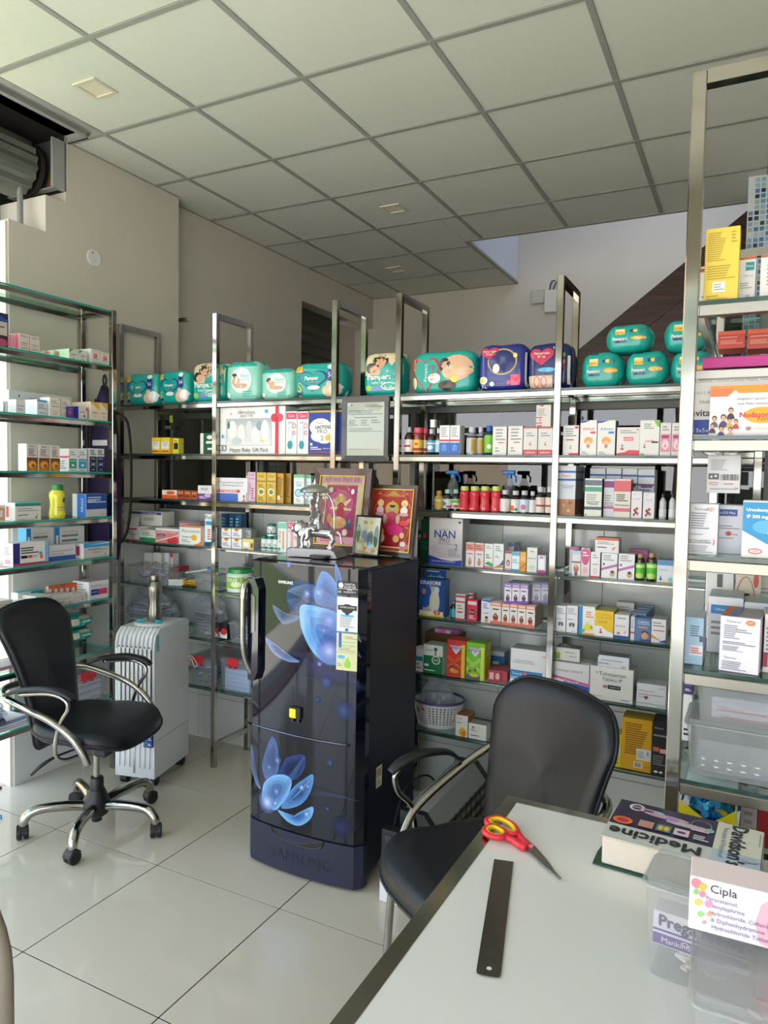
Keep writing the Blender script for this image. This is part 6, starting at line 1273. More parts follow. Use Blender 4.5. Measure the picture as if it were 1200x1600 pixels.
sd_ = bso.modifiers.new('thick', 'SOLIDIFY'); sd_.thickness = .0022
mb = MB(); mb.tube([bpt(2*PI*k/n, hh) for k in range(n)], .006, 8, closed=True); mb.build('rim', mat('purple_rim', '5a4a8a', .35), bk, smooth=True)
def bs(u, v, l): 
    a = -PI*.80+u*.9; q = bpt(a, .03+.07*v); return q*(1+.03)+Vector((0, 0, 0))
mb = MB(); draw(mb, 'r e4dcdc 0 0 1 1; e c85a60 .35 .60 .12 .2; e c84858 .70 .75 .08 .08; p c83a3c .1,.2 .9,.2 .8,.4 .2,.4; l x .1 .04 .9 .15 2', bs, .1, .07, sub=8); mb.build('printed_label', carton, bk, fix=False)
bag(Vector((bl.x-.01, 1.06, ZS[6]+.02)), .15, .13, .17, 'crumpled clear film stuffed in the white basket', None, 11, 'plastic_film')
box_('B', 6, 712, 731, 1118, 'e8e4de|e e8b828 .6 .22 .3 .22; e d88a18 .7 .16 .2 .14; t k .3 .85 .4 Derma; l x .1 .6 .5 .7 1', 'white carton with a yellow fruit print by the basket', d=.09, side='a86a30', top='9a6838')
box_('B', 6, 732, 760, 1132, 'e6e2dc|e k .26 .76 .06 .05; l x .1 .5 .5 .7 2; l k .1 .2 .6 .3 1', 'small white carton next to the yellow fruit carton, by the chair back', d=.06, top='a8a8a4')
box_('B', 6, 972, 1020, 1124, 'e0a818|l 8a5a10 .12 .3 .85 .92 14; r e4e4e4 .50 .22 .98 .44; b k .84 .32 .90 .40; r e8e0c8 .42 .06 .72 .18; b k .46 .08 .68 .16; l x .54 .26 .8 .4 4; t 8a5a10 .86 .1 .14 Prod', 'large amber yellow carton with small print on the bottom shelf', d=.10, side='c89418', top='c89a28', name='food_box')
box_('B', 6, 955, 971, 1148, 'e4cc1c|l 6a8a20 .1 .1 .8 .3 3; r d8e0e0 .5 .36 .9 .64', 'yellow carton partly behind the visitor chair back', d=.08, name='food_box')
box_('B', 6, 1019, 1046, 1130, '1e1a1e|t w .5 .76 .8 NEXFORCE; t c8c0c0 .4 .9 .5 Natural; r d86a58 .1 .46 .45 .54; r e8b0a0 .5 .44 .9 .52; l 8a8488 .1 .2 .9 .4 5; e w .3 .08 .12 .02; e w .6 .08 .1 .02', 'black carton with white lettering on the bottom shelf', d=.12, s=-.012, top='2a282c', name='food_box')

# framed certificate hanging between the racks
a_, b_ = hit(537, 616, 'y', .90), hit(608, 722, 'y', .90); w_, h_ = b_.x-a_.x, .295; fx, fz = a_.x, hit(572, 720, 'y', .90).z
def picture(name, loc, w, h, fw, fcol, art, label, t=.018, mat_in=None, tilt=0., rz=0., inner=None, glass=True, cat='picture frame'):
    r = tag(empty(name, loc, rz), label, cat); r.rotation_euler[0] = tilt; fmm = mat('frame_'+fcol, fcol, .35, coat=.3)
    mb = MB(); o1 = [(0, 0), (w, 0), (w, h), (0, h)]; i1 = [(fw, fw), (w-fw, fw), (w-fw, h-fw), (fw, h-fw)]
    for k in range(4):
        k2 = (k+1) % 4; mb.add([(o1[k][0], 0, o1[k][1]), (o1[k2][0], 0, o1[k2][1]), (i1[k2][0], .004, i1[k2][1]), (i1[k][0], .004, i1[k][1]), (o1[k][0], t, o1[k][1]), (o1[k2][0], t, o1[k2][1]), (i1[k2][0], t, i1[k2][1]), (i1[k][0], t, i1[k][1])],
               [(0, 1, 2, 3), (0, 4, 5, 1), (3, 2, 6, 7), (4, 7, 6, 5)])
    mb.build('frame_moulding', fmm, r)
    if inner:
        mb = MB(); g = .004
        for (x0, z0, x1, z1) in ((fw-g, fw-g, w-fw+g, fw), (fw-g, h-fw, w-fw+g, h-fw+g), (fw-g, fw, fw, h-fw), (w-fw, fw, w-fw+g, h-fw)): mb.box(x0, -.0005, z0, x1, .006, z1, inner)
        mb.build('gilt_edge', mat('gilt', 'c8a040', .3, .6), r)
    mb = MB(); mb.box(fw*.8, .008, fw*.8, w-fw*.8, t-.002, h-fw*.8, 'cr'); W_, H_ = w-2*fw, h-2*fw; draw(mb, art, lambda u, v, l: (fw+u*W_, .008-l, fw+v*H_), W_, H_); mb.build('picture_sheet', carton, r, fix=False)
    if glass: mb = MB(); mb.box(fw*.9, .0055, fw*.9, w-fw*.9, .0065, h-fw*.9); mb.build('glass_cover', pane if glass == 2 else glassmat('picture_glass', 'f2f4f2'), r)
    return r
picture('framed_certificate', (fx, .885, fz), w_, h_, .024, '38363a', 'r dcdcd6 0 0 1 1; r k .12 .93 .14 .97; l 8a8a88 .5 .9 .95 .96 2; l 8a8a88 .05 .76 .95 .86 3; l 6a6a68 .2 .70 .8 .73 1; l 8a8a88 .05 .56 .3 .68 4; l 8a8a88 .38 .56 .6 .68 4; l 8a8a88 .66 .60 .9 .68 2; l 8a8a88 .05 .44 .95 .52 3; o 9a9a98 .12 .58 .08 .05 .01; l b0b0b0 .1 .10 .9 .14 1', 'dark framed paper certificate hanging on the rack post above the fridge', t=.014)
# gap panel seen under the certificate
# ---- pictures and statue on the fridge
FT = FZ+.004
DE = 'r c02840 0 0 1 1; '
picture('framed_picture', (1.215, .655, FT+.0), .300, .375, .036, '4a2a1e', 'r e4d4b0 0 0 1 1; r e4a8c0 .03 .90 .97 .99; t a02848 .5 .95 .8 श्री माता वैष्णो देवी; r c83878 .16 .12 .86 .88; e e05898 .5 .6 .3 .2; e e8b070 .50 .62 .14 .12; e e8c8a0 .52 .66 .045 .045; e c82040 .52 .50 .10 .12; p e8c8a0 .42,.56 .30,.66 .33,.68 .46,.60; p e8c8a0 .62,.56 .74,.66 .71,.68 .58,.60; p e8c8a0 .42,.50 .28,.52 .28,.55 .46,.55; p e8c8a0 .60,.50 .76,.50 .76,.53 .58,.55; e e0b060 .5 .72 .05 .03; e d8a060 .48 .32 .2 .09; e c88848 .28 .38 .06 .07; e 3a4a8a .74 .30 .05 .08; e 6a4a9a .24 .22 .05 .07; e e8d8c0 .66 .18 .06 .05; e 9ac0a0 .26 .80 .05 .04; e d8d0e8 .76 .78 .04 .04; r e8a0b8 .05 .01 .95 .11; l a02848 .1 .03 .5 .09 2; r b86a20 .16 .865 .86 .88',
        'large dark wood framed religious print with pink picture and cream mount, on the fridge', tilt=-.16, inner='c8a040', rz=-.04)
picture('framed_picture', (1.482, .700, FT), .245, .305, .021, '2e2220', 'r cc2430 0 0 1 1; o d8a040 .5 .5 .49 .49 .012; p e0a848 .3,.90 .7,.90 .5,.99; r d89838 .28 .89 .72 .91; p d89838 .1,.92 .22,.92 .16,.97; p d89838 .78,.92 .9,.92 .84,.97; e e8c040 .5 .68 .17 .13; e e0b8a0 .5 .68 .075 .075; e 2a1a18 .5 .74 .07 .035; p e0a848 .43,.75 .57,.75 .5,.83; e d03060 .5 .48 .19 .17; e e0b8a0 .34 .52 .05 .08; e e0b8a0 .66 .52 .05 .08; e e8d060 .2 .78 .08 .06; e e4c8b8 .2 .76 .04 .035; e e4b8c8 .2 .66 .09 .07; e c898a8 .2 .60 .12 .03; e e8d060 .8 .78 .08 .06; e d8a890 .8 .76 .045 .035; e e8d8c8 .8 .66 .09 .07; e c898a8 .8 .60 .12 .03; e d02878 .62 .34 .2 .09; e e8b040 .26 .30 .09 .07; e f0e0d0 .26 .2 .12 .08; e d8303c .82 .46 .13 .04; e e0a868 .66 .2 .08 .06; e e4b888 .8 .26 .06 .05; e e4dcd8 .84 .12 .07 .04; l f0c0b0 .1 .04 .8 .08 1; p a82030 0,.97 .14,.97 0,.7; p a82030 1,.97 .86,.97 1,.7',
        'dark framed red religious print with a gold border, right on the fridge', tilt=-.14, inner='c8a040', rz=-.10)
picture('framed_picture', (1.463, .630, FT), .138, .172, .007, '1c1a1c', 'r 5a5a58 0 0 1 1; e 6a8aa8 .35 .7 .18 .14; e d8b890 .58 .74 .1 .1; e c86a90 .62 .62 .2 .1; e 2a8ac0 .60 .42 .14 .22; e 8a9ac8 .36 .48 .12 .2; e d8c8a0 .28 .25 .12 .18; e c8a868 .36 .86 .09 .05; e e8c060 .60 .86 .07 .05; e 3a6a4a .86 .5 .1 .3; e 4a7a5a .1 .55 .08 .25; e c8a050 .5 .1 .4 .09; e 7ab0d8 .62 .24 .08 .12; l d8d0c0 .1 .03 .9 .1 2; p c8ccd0 .0,.99 .16,.99 .42,.62 .38,.62; p c8ccd0 .72,.99 .86,.99 .84,.74',
        'small black framed print of two blue-dressed figures, in front of the larger pictures', tilt=-.15, rz=-.14, t=.009)
# statue (built small, scaled as one thing)
sx, sy = 1.372, .50
stt = tag(empty('silver_statue', (sx, sy, FT), .15), 'small silver statue of a rider on a lion under a domed parasol, on the fridge', 'statue')
mb = MB(); mb.prism([(-.085, 0), (.085, 0), (.075, .02), (.060, .026), (-.075, .026), (-.088, .018)], -.045, .045, 'w'); mb.ball((-.095, -.0, .012), (.014, .014, .012)); mb.lathe([(.03, 0), (.034, .008), (.028, .010)], 20, .03, -.055, sy=.5); mb.build('base', mat('silver_base', '8e8e90', .42, 1., bump=.3, bscale=200), stt, smooth=30)
def blob(name, segs, balls, vox, parent):
    mb = MB()
    for pts, rr_ in segs: mb.tube(pts, rr_, 10, smooth=3)
    for c_, r_ in balls: mb.ball(c_, r_)
    o = mb.build(name, silver, parent, smooth=True); rm = o.modifiers.new('merge', 'REMESH'); rm.mode = 'VOXEL'; rm.voxel_size = vox; rm.use_smooth_shade = True
    return o
L0 = .026
blob('lion', [([(-.045, 0, L0+.052), (.0, 0, L0+.050), (.05, 0, L0+.048)], [.019, .016, .018]),
              ([(-.045, -.012, L0+.045), (-.050, -.013, L0+.02), (-.048, -.013, L0), (-.058, -.013, L0)], [.009, .006, .0055, .005]), ([(-.040, .012, L0+.045), (-.036, .013, L0+.02), (-.034, .013, L0), (-.044, .013, L0)], [.009, .006, .0055, .005]),
              ([(.050, -.012, L0+.045), (.058, -.013, L0+.028), (.050, -.013, L0+.012), (.052, -.013, L0), (.042, -.013, L0)], [.012, .008, .005, .0055, .005]), ([(.046, .012, L0+.045), (.044, .013, L0+.028), (.036, .013, L0+.012), (.036, .013, L0), (.026, .013, L0)], [.012, .008, .005, .0055, .005]),
              ([(.066, 0, L0+.055), (.078, 0, L0+.045), (.080, 0, L0+.025), (.086, 0, L0+.015)], [.004, .003, .003, .006])],
     [((-.062, 0, L0+.062), (.024, .023, .025)), ((-.082, 0, L0+.060), (.012, .012, .012)), ((-.090, 0, L0+.055), (.008, .008, .006)), ((-.066, -.018, L0+.082), .006), ((-.066, .018, L0+.082), .006), ((-.05, 0, L0+.045), (.02, .022, .022))], .0016, stt)
RD_ = L0+.062
blob('rider', [([(.0, 0, RD_), (.0, 0, RD_+.026), (0, 0, RD_+.046), (0, 0, RD_+.060)], [.021, .014, .018, .008]),
               ([(.0, -.012, RD_+.004), (-.024, -.024, RD_-.002), (-.024, -.028, RD_-.028), (-.032, -.028, RD_-.034)], [.012, .010, .007, .006]), ([(.0, .010, RD_+.004), (-.020, -.006, RD_+.004), (.004, -.028, RD_-.004)], [.010, .009, .007])]
     + [([(0, s_*.014, RD_+.048), (-.004, s_*.034, RD_+.040+dz*.4), (-.010, s_*(.040+.10*abs(dz)), RD_+.048+dz)], [.006, .005, .0045]) for s_ in (-1, 1) for dz in (-.030, -.004, .022, .042)],
     [((0, 0, RD_+.074), (.012, .012, .014)), ((0, 0, RD_+.092), (.008, .008, .010))], .0014, stt)
mb = MB(); mb.T = Matrix.Translation((.010, 0, RD_+.078)) @ Matrix.Rotation(PI/2, 4, 'Y'); mb.lathe([(.0001, 0), (.026, -.001), (.029, .001), (.026, .003), (.0001, .003)], 28); mb.build('halo', silver, stt, smooth=30)
mb = MB(); mb.tube([(.045, .02, L0), (.045, .02, L0+.13), (.015, .012, L0+.185), (-.01, .005, L0+.196)], .003, 8, smooth=4)
cz_ = L0+.178; mb.lathe([(.046, cz_), (.048, cz_+.003), (.044, cz_+.012), (.032, cz_+.020), (.016, cz_+.025), (.005, cz_+.028), (.006, cz_+.032), (.002, cz_+.046), (.0001, cz_+.047)], 28, cx=-.012, ripple=lambda a, z: .02*math.cos(14*a)); mb.build('parasol', silver, stt, smooth=40)
for k in range(14):
    a = 2*PI*k/14; mb = MB(); x, y = -.012+.043*math.cos(a), .043*math.sin(a); mb.tube([(x, y, cz_+.001), (x, y, cz_-.008)], .0008, 5); mb.lathe([(.0046, cz_-.018), (.004, cz_-.012), (.0015, cz_-.008)], 8, x, y); mb.build('hanging_bell', silver, stt)
stt.scale = (1.3, 1.3, 1.3)

# ================================================================== LEFT RACK (front faces +x)
ld = MB()
box_('L', 1, -8, 13, 489, '2e2c34|p 24509c 0,.78 0,1 1,.8 1,.72; r c8bcb8 .0 .34 .9 .74; l k .1 .55 .7 .62 1; e c04a70 .5 .12 .4 .12', 'dark hair dye carton with a blue top, cut by the left edge of the picture', d=.09, side='3a2a34', name='hair_dye_box')
PN = 'd8ccc4|l 8a7a7a .15 .8 .85 .92 2; l k .15 .42 .85 .48 1; l c04050 .2 .3 .8 .36 1; l 9a8a8a .2 .12 .8 .22 1'
for q_, (a_, b_, t_2, n_) in enumerate(((12, 17, 524.5, 'first sliver of the pink row at the left'), (18, 24.5, 523.5, 'second of the pink row, only its edge showing'))):
    box_('L', 1, a_, b_, t_2, 'e8a8b8|l d06a88 .2 .2 .8 .8 6', 'pink-sided carton, '+n_, d=.06, side='f08aa4')
box_('L', 1, 30, 46, 522, PN, 'pink-sided carton with a white face, left of two', d=.08, side='f08aa4'); box_('L', 1, 47, 62, 526, PN, 'pink-sided carton with a white face, right of two', d=.08, side='f08aa4')
box_('L', 1, 69, 79, 549, 'cfe8c8|r e88a7a .0 .35 .7 .75', 'tiny pale green carton with a coral square', d=.04, side='b8e0b0')
JN = 'd8dcd0|p 7aa05a 0,1 .5,1 0,.6; t 6a1a24 .5 .45 .7 JUBIRA; l x .3 .1 .7 .25 2'
box_('L', 1, 83, 93, 548, 'd4ead0|r e89aa0 .3 .35 .9 .75; l 8ab08a .1 .1 .9 .3 2', 'pale green carton with a pink square, left of the bigger green ones', d=.04, side='c4e4bc'); box_('L', 1, 108, 122, 546, JN, 'green-sided white carton with dark red lettering, left of two', d=.12, side='bfe4b8', top='d0e8c8'); box_('L', 1, 123, 136, 548, JN, 'green-sided white carton with dark red lettering, right of two', d=.10, side='bfe4b8')
RS = 'dcd6d0|e e05070 .5 .55 .22 .16; e f0a0b0 .5 .58 .1 .07; l k .2 .3 .8 .38 1; l x .2 .15 .7 .2 1; l x .3 .86 .7 .9 1'
box_('L', 1, 142, 156, 546, RS, 'white carton with a pink rose, left of two by the front post', d=.12, side='e8e4e0'); box_('L', 1, 157, 171, 551, RS, 'white carton with a pink rose, right of two by the front post', d=.10, side='e8e4e0')
box_('L', 2, 14, 112, 615, 'dcdadc|l x .3 .5 .9 .8 3; e k .15 .8 .01 .05', 'long white carton lying at the back of the third shelf, left rack', d=.05, s=.15, side='e4e4e6')
for q_, (a_, b_) in enumerate(((4.5, 7), (9, 12.5))): box_('L', 2, a_, b_, 627, 'e4e4e8|', ['thin white carton edge at the far left of the third shelf', 'second thin white carton edge at the far left'][q_], d=.07)
box_('L', 2, 25, 40, 625, 'dedce0|l 7a8ab0 .1 .5 .9 .62 1; l 9a9aa4 .1 .2 .8 .4 2', 'white carton with grey-blue lines, third shelf of the left rack', d=.08, side='ecebee')
box_('L', 2, 58, 73, 625, 'd6dce4|r 4a9ac4 0 .86 1 .97; l 8a8a94 .1 .4 .9 .75 3; l b .2 .12 .8 .2 1', 'white carton with a blue top stripe, third shelf of the left rack', d=.10, side='e8eef4', top='a8d0e4')
SE = 'e4d8cc|r e0a888 .8 .9 .95 .96; l k .15 .5 .9 .56 1; l x .15 .64 .8 .86 3; o 8a5a4a .5 .2 .16 .10 .03'
box_('L', 2, 77.5, 94.5, 621.5, SE, 'white carton with a peach edge and small ring, front of two', d=.07, side='f0e8e4', top='e8c8b8'); box_('L', 2, 95.5, 110, 624.5, SE, 'white carton with a peach edge and small ring, behind right', d=.06, s=.015)
box_('L', 2, 106.5, 115.5, 636, '3a3a9a|r d8305a .1 .35 .5 .75; l 8a8ad0 .1 .8 .9 .9 1', 'small indigo carton edge with a red square', d=.05, side='2c2c84'); box_('L', 2, 123, 137, 635.5, 'd8d0cc|r c83058 .8 .7 .98 .95; l k .1 .5 .7 .58 1; e c85a6a .6 .25 .12 .12', 'small white carton with an indigo side and crimson corner', d=.06, side='3a30a0')
JU = 'eadcc8|p e0b040 0,1 1,.55 1,1; t 6a1a24 .5 .40 .75 JUBIRA; l x .3 .2 .7 .26 1'
box_('L', 2, 141, 155, 628.5, JU, 'cream carton with a yellow diagonal, left of two by the front post', d=.14, side='f0d8b8', top='f0e0b8'); box_('L', 2, 156, 168.5, 630, JU, 'cream carton with a yellow diagonal, right of two by the front post', d=.12, side='f0d8b8')
BR = 'd8d0cc|g c07820>5a2c0c 0 0 1 .50; e e0a040 .5 .24 .36 .14; e 8a4a14 .6 .2 .16 .07; l 6a5a5a .15 .56 .85 .84 5; t k .5 .92 .5 Skore; l e8b870 .3 .02 .8 .06 1'
for q_, (a_, b_) in enumerate(((41.5, 58.5), (60.5, 77), (78.5, 93.5))): box_('L', 3, a_, b_, 694+q_*1.2, BR, ['left of three tall cartons with a golden brown lower half', 'middle of three tall cartons with a golden brown lower half', 'right of three tall cartons with a golden brown lower half'][q_], d=.06, side='ece4d8')
AC = 'e6e6e8|r %s .08 .14 .92 .56; t w .5 .48 .7 Acnelak; p w .5,.22 .3,.28 .5,.34 .7,.28; r d04a5a .0 .62 .1 .70; l x .2 .7 .8 .9 2; l x .2 .04 .8 .1 1'
box_('L', 3, 107, 120.5, 701.5, AC % '2a9a80', 'white carton with a green panel, fourth shelf of the left rack', d=.08, side='eceaee', sspec='r e0506a 0 .60 1 .68; l x .2 .1 .8 .5 4'); box_('L', 3, 121.5, 136, 701.5, AC % '2a9ac8', 'white carton with a sky blue panel, fourth shelf of the left rack', d=.08, side='eceaee')
NV = 'dcdcdc|r 1a2450 0 0 1 .66; l k .1 .72 .9 .95 3; t w .5 .56 .6 REJUVA; p d8dce8 .1,.42 .5,.34 .9,.42 .5,.30; p d8dce8 .1,.24 .5,.36 .9,.24 .5,.31; l w .3 .08 .7 .12 1'
box_('L', 3, 139.5, 151, 701, NV, 'white carton with a navy lower part, left of two', d=.07, side='d0d0d4'); box_('L', 3, 151.5, 163, 701.5, NV, 'white carton with a navy lower part, right of two', d=.07)
box_('L', 4, -6, 8.5, 790, 'e8d8c8|r d0a888 .0 .1 .9 .85; r f0e4d8 .2 .3 .7 .7', 'cream and tan carton cut by the left picture edge, fifth shelf', d=.08)
box_('L', 4, 23.5, 64, 785.5, 'dcd8d2|r 2a8a84 0 .80 1 .98; l x .1 .5 .9 .72 2; l k .1 .28 .5 .36 1; p 5a8a6a .75,.1 .85,.4 .82,.1; p d8b050 .82,.1 .88,.36 .86,.1; l x .1 .04 .4 .1 1', 'white carton with a teal top band, fifth shelf of the left rack', d=.09, side='f0eeec', top='4aa09a', sspec='r e0405a .30 .2 .5 .8')
bottle_('L', 4, 87, 108, 757.5, 'e8de38', '2a8a40', None, 'yellow powder bottle with a green cap, fifth shelf of the left rack', shape='waist', name='powder_bottle', capr=.66)
o = bpy.data.objects['powder_bottle']; r_2 = max(v.co.x for v in o.data.vertices); h_2 = max(v.co.z for v in o.data.vertices)
q = MB(); draw(q, 'e 3a3a2a .62 .66 .09 .10; t 2a3a8a .55 .40 .6 CANDID; t 2a3a8a .55 .30 .5 DUSTING; r d86030 .2 .90 .8 .94; l k .4 .06 .7 .14 1', lambda u, v, l: ((lambda R_, a: (R_*math.cos(a), R_*math.sin(a), h_2*1.1*v*.85))(r_2*float(np.interp(v*.85*1.0, [0, .03, .15, .38, .55, .68, .76, .84], [.9, 1, 1, .86, .9, 1, .94, .62]))*1.012+l, -PI/2+(u-.5)*PI*.9)), r_2*2.6, h_2, sub=8); q.build('printed_front', carton, o, fix=False)
box_('L', 4, 134.5, 167, 772, 'c8c8cc|r 1c4a98 0 .34 1 1; l c8d8f0 .08 .6 .95 .9 3; t w .25 .70 .4 Alkasol; t x .85 .12 .25 Stadmed', 'blue topped white carton, fifth shelf of the left rack by the front post', d=.10, side='2a70c8', top='6a8ac0', sspec='r e8ecf4 .0 0 .35 1; T w .7 .5 .6 Alkasol')
AM = 'dcdcdc|r 1a80c4 0 0 .16 1; r e8f4fa .05 .45 .12 .75; l 7a7a80 .24 .2 .95 .8 4; t x .5 .80 .5 Amoxicillin &|Potassium'
box_('L', 5, 41, 84, 825, AM, 'white antibiotic carton with a blue end, back row left', d=.06, s=.08, side='e8eef4', top='c0d4e4', sspec='r 3aa0dc 0 .6 1 1'); box_('L', 5, 85, 132, 823, AM, 'white antibiotic carton with a blue end, back row right', d=.06, s=.08, side='4aa0dc', top='c0d4e4')
box_('L', 5, 20, 75, 847.5, 'e2dedb|r 2a2a7a 0 .0 .19 1; r b03a60 .0 0 1 .12; l k .22 .5 .72 .82 3; r k .22 .32 .40 .44; r c84a60 .42 .32 .54 .44; t k .62 .38 .12 375; r 7ab8e0 .90 .1 1 1; e 3aa0c8 .78 .48 .05 .08; e e8704a .80 .34 .05 .10', 'large white carton with a dark blue block and capsules print, front row', d=.072, side='ece4e4', sspec='r d8a0b8 .2 .1 .8 .3; l x .2 .5 .8 .85 4', top='d8d4d0')
box_('L', 5, 76, 118, 851.5, 'd4cfd4|r 2a5aa8 0 .04 1 .34; l 8a8a90 .1 .6 .9 .7 1; t b03038 .28 .48 .3 Mahacef; t k .5 .48 .1 XL', 'white carton with a blue lower band, front row centre', d=.06, s=.012, side='c8c4c8')
box_('L', 5, 130.5, 171, 848, 'c8c8c4|r 2a98d0 0 .72 1 1; p f0f2f4 .1,.86 1,.98 1,.92; l 6a6a70 .15 .5 .9 .64 2; l k .35 .34 .7 .4 1; p 6aa08a .78,.12 .86,.36 .84,.1', 'open white carton with a sky blue top band by the front post', d=.072, side='eceaf2', top='a8c8dc', sspec='r e0307a .3 .2 .6 .8')
box_('L', 6, -6, 20, 939, 'c8c4c0|l k .4 .5 .9 .58 1; e a04040 .1 .25 .1 .05; l x .1 .7 .9 .8 1', 'grey-white carton cut by the left picture edge above the swivel chair', d=.09)
box_('L', 6, 22, 55, 941, 'd8d6d2|l x .1 .5 .8 .64 1; l k .1 .2 .6 .3 1', 'white carton just above the swivel chair back', d=.09, side='ecebe8', top='dedcd8')
box_('L', 6, 28, 68, 924, 'e4e2e0|r 2a9a98 .5 .5 1 1', 'white carton with a teal top, behind the one above the chair back', d=.05, s=.10, side='e8e6e4', top='2aa0a0')
box_('L', 6, 56, 78.5, 931, 'cfccc4|l k .1 .25 .9 .4 1; r k .1 .05 .9 .12', 'cream carton with black lettering over the chair back', d=.10, side='dcdad4', top='c8c4bc')
box_('L', 6, 80, 114, 929, 'd4cfc8|l x .2 .5 .9 .6 1; l k .2 .25 .6 .35 1; p k .82,.1 .9,.4 .86,.1', 'low cream carton with a small black mark', d=.07, side='dcd8d0', top='cfc8c0'); box_('L', 6, 115, 134, 927, 'd4cfc8|l x .1 .5 .9 .6 1; p 8aa08a .6,.2 .8,.5 .75,.2', 'short cream carton beside the navy and pink one', d=.07, side='dcd8d0')
for q_ in range(6): box_('L', 6, 76+q_*9, 84+q_*9, 916-q_*1.2, 'e0622c|e e8e0dc .3 .3 .3 .3; r b84418 0 .9 1 1', ['first orange sachet of the leaning row', 'second orange sachet of the leaning row', 'third orange sachet of the leaning row', 'fourth orange sachet of the leaning row', 'fifth orange sachet of the leaning row', 'last orange sachet of the leaning row'][q_], d=.02, s=.09, name='sachet', yb=926, side='d8c0a8')
box_('L', 6, 139, 169.5, 908, 'dcd8e0|r 1f3a8a .10 .25 .48 .58; r d83a7a .48 .25 .92 .58; t w .28 .42 .28 ROZUCOR; l x .1 .66 .9 .84 2', 'white carton with a navy and pink bar near the front post', d=.12, side='f0eef4', top='d8c4cc', sspec='l x .2 .5 .8 .9 3')
# shelf behind the chair: teal wipes packs
for q_ in range(2):
    a_ = hit(132, 1003-q_*24, 'x', -.06); o = pack_('L', 7, 104, 152, 984-q_*22, .16, 'r e8e4d8 .05 .3 .4 .8; l w .5 .2 .9 .6 2; e e8b8a0 .6 .85 .2 .1', ['teal baby wipes packet, lower one of two beside the swivel chair', 'teal baby wipes packet, upper one of two beside the swivel chair'][q_], s=.02, yb=1003-q_*21, ez=2.4, ex=5, grp='wipes packets')
    o.name = 'wipes_packet'; o['category'] = 'wipes'
loc, rot, w, h = place('L', 8, 112, 166, 1050); tub(loc, rot, w, .20, h, 'clear latch box with a red clip on the lowest shelf of the left rack', latch=((w*.45, 0, .10),), name='latch_box')
mb = MB()
for q in range(9): mb.box(.02, .02, .004+q*h*.07, w-.02, .17, .004+q*h*.07+h*.06, ['d8dae4', 'b0b8d8', 'e4e4ea'][q % 3], bev=.001)
o = mb.build('paper_stack', carton, loc=loc, rotz=rot); o['kind'] = 'stuff'; tag(o, 'folded papers inside the latch box on the left rack', 'paper')
loc, rot, w, h = place('L', 8, -30, 42, 1105, yb=1147)
mb = MB()
for q in range(5):
    mb.T = Matrix.Translation((.02+.004*q, .004*q, .001+q*.008)) @ Matrix.Rotation(.03*(q-2), 4, 'Z'); mb.box(0, 0, 0, w*.9, .19, .007, ['e4e2de', 'd0d4e0', 'e8e8ea', '8aa0d0', 'f0f0f0'][q], bev=.001)
mb.T = None; o = mb.build('booklet_stack', carton, loc=loc, rotz=rot); o['kind'] = 'stuff'; tag(o, 'loose pile of white booklets at the left edge on the lowest glass shelf', 'booklets')
mb = MB(); mb.T = Matrix.Translation((loc[0], loc[1]+w*.45, loc[2]+.052)) @ Matrix.Rotation(PI/2, 4, 'X') @ Matrix.Rotation(.4, 4, 'Y'); mb.lathe([(.016, 0), (.018, .002), (.018, .09), (.011, .10), (.011, .125)], 16, col='2a3458'); tag(mb.build('small_bottle', gloss, smooth=40), 'dark blue bottle lying on the booklets, left edge', 'bottle')
mb = MB(); mb.T = Matrix.Translation((loc[0]-.03, loc[1]+w*.15, loc[2]+.045)); 
b_ = bag(Vector((loc[0]-.11, loc[1]+w*.45, loc[2]+.046)), .20, .12, .07, 'clear blue-printed plastic pouch behind the booklets', ['6a88d0', 'c8d4f0'], 21, 'plastic_pouch')
box_('L', 7, -6, 38, 1040, 'a898a0|r d83a90 .0 .0 .9 .3', 'mauve carton with a magenta base beside the chair back', d=.09, s=.05, name='carton')
# bag hanging behind the left rack
bgm = mat('purple_nylon', '2c1846', .6, bump=.5, bscale=200); bgg = mat('dark_grey_nylon', '2a2a2e', .6, bump=.5, bscale=200)
hb = tag(empty('backpack', (-.135, .722, 1.10), .0), 'purple and dark grey backpack hanging between the left rack and the wall rack', 'bag')
mb = MB(); mb.cushion([(-.08, 0), (.08, 0), (.10, .10), (.10, .45), (.08, .66), (.045, .86), (.0, .95), (-.045, .86), (-.08, .66), (-.10, .45), (-.10, .10)], .075, lambda a, b, c: (a, -c, b)); mb.build('body', bgm, hb, smooth=True)
mb = MB(); mb.cushion([(-.03, 0), (.03, 0), (.035, .5), (.012, .84), (-.03, .70)], .05, lambda a, b, c: (-.085+c*.5, a*1.1, .04+b)); mb.build('side_panel', bgg, hb, smooth=True)
mb = MB(); mb.tube([(0, 0, .93), (.012, 0, .97), (0, 0, 1.0), (-.012, 0, .97), (0, 0, .93)], .006, 6, smooth=4); mb.build('hanging_loop', bgg, hb, smooth=True)
mb = MB(); mb.tube([(.07, 0, .80), (.150, .02, .74), (.165, .03, .45), (.15, .02, .18), (.09, .0, .08)], .011, 8, smooth=5, flat=.5); mb.build('strap', mat('black_webbing', '141416', .7), hb, smooth=True)
mb = MB(); mb.box(-.05, -.040, .62, .06, -.034, .65, 'e0e0e4', bev=.002); mb.build('pale_band', carton, hb)

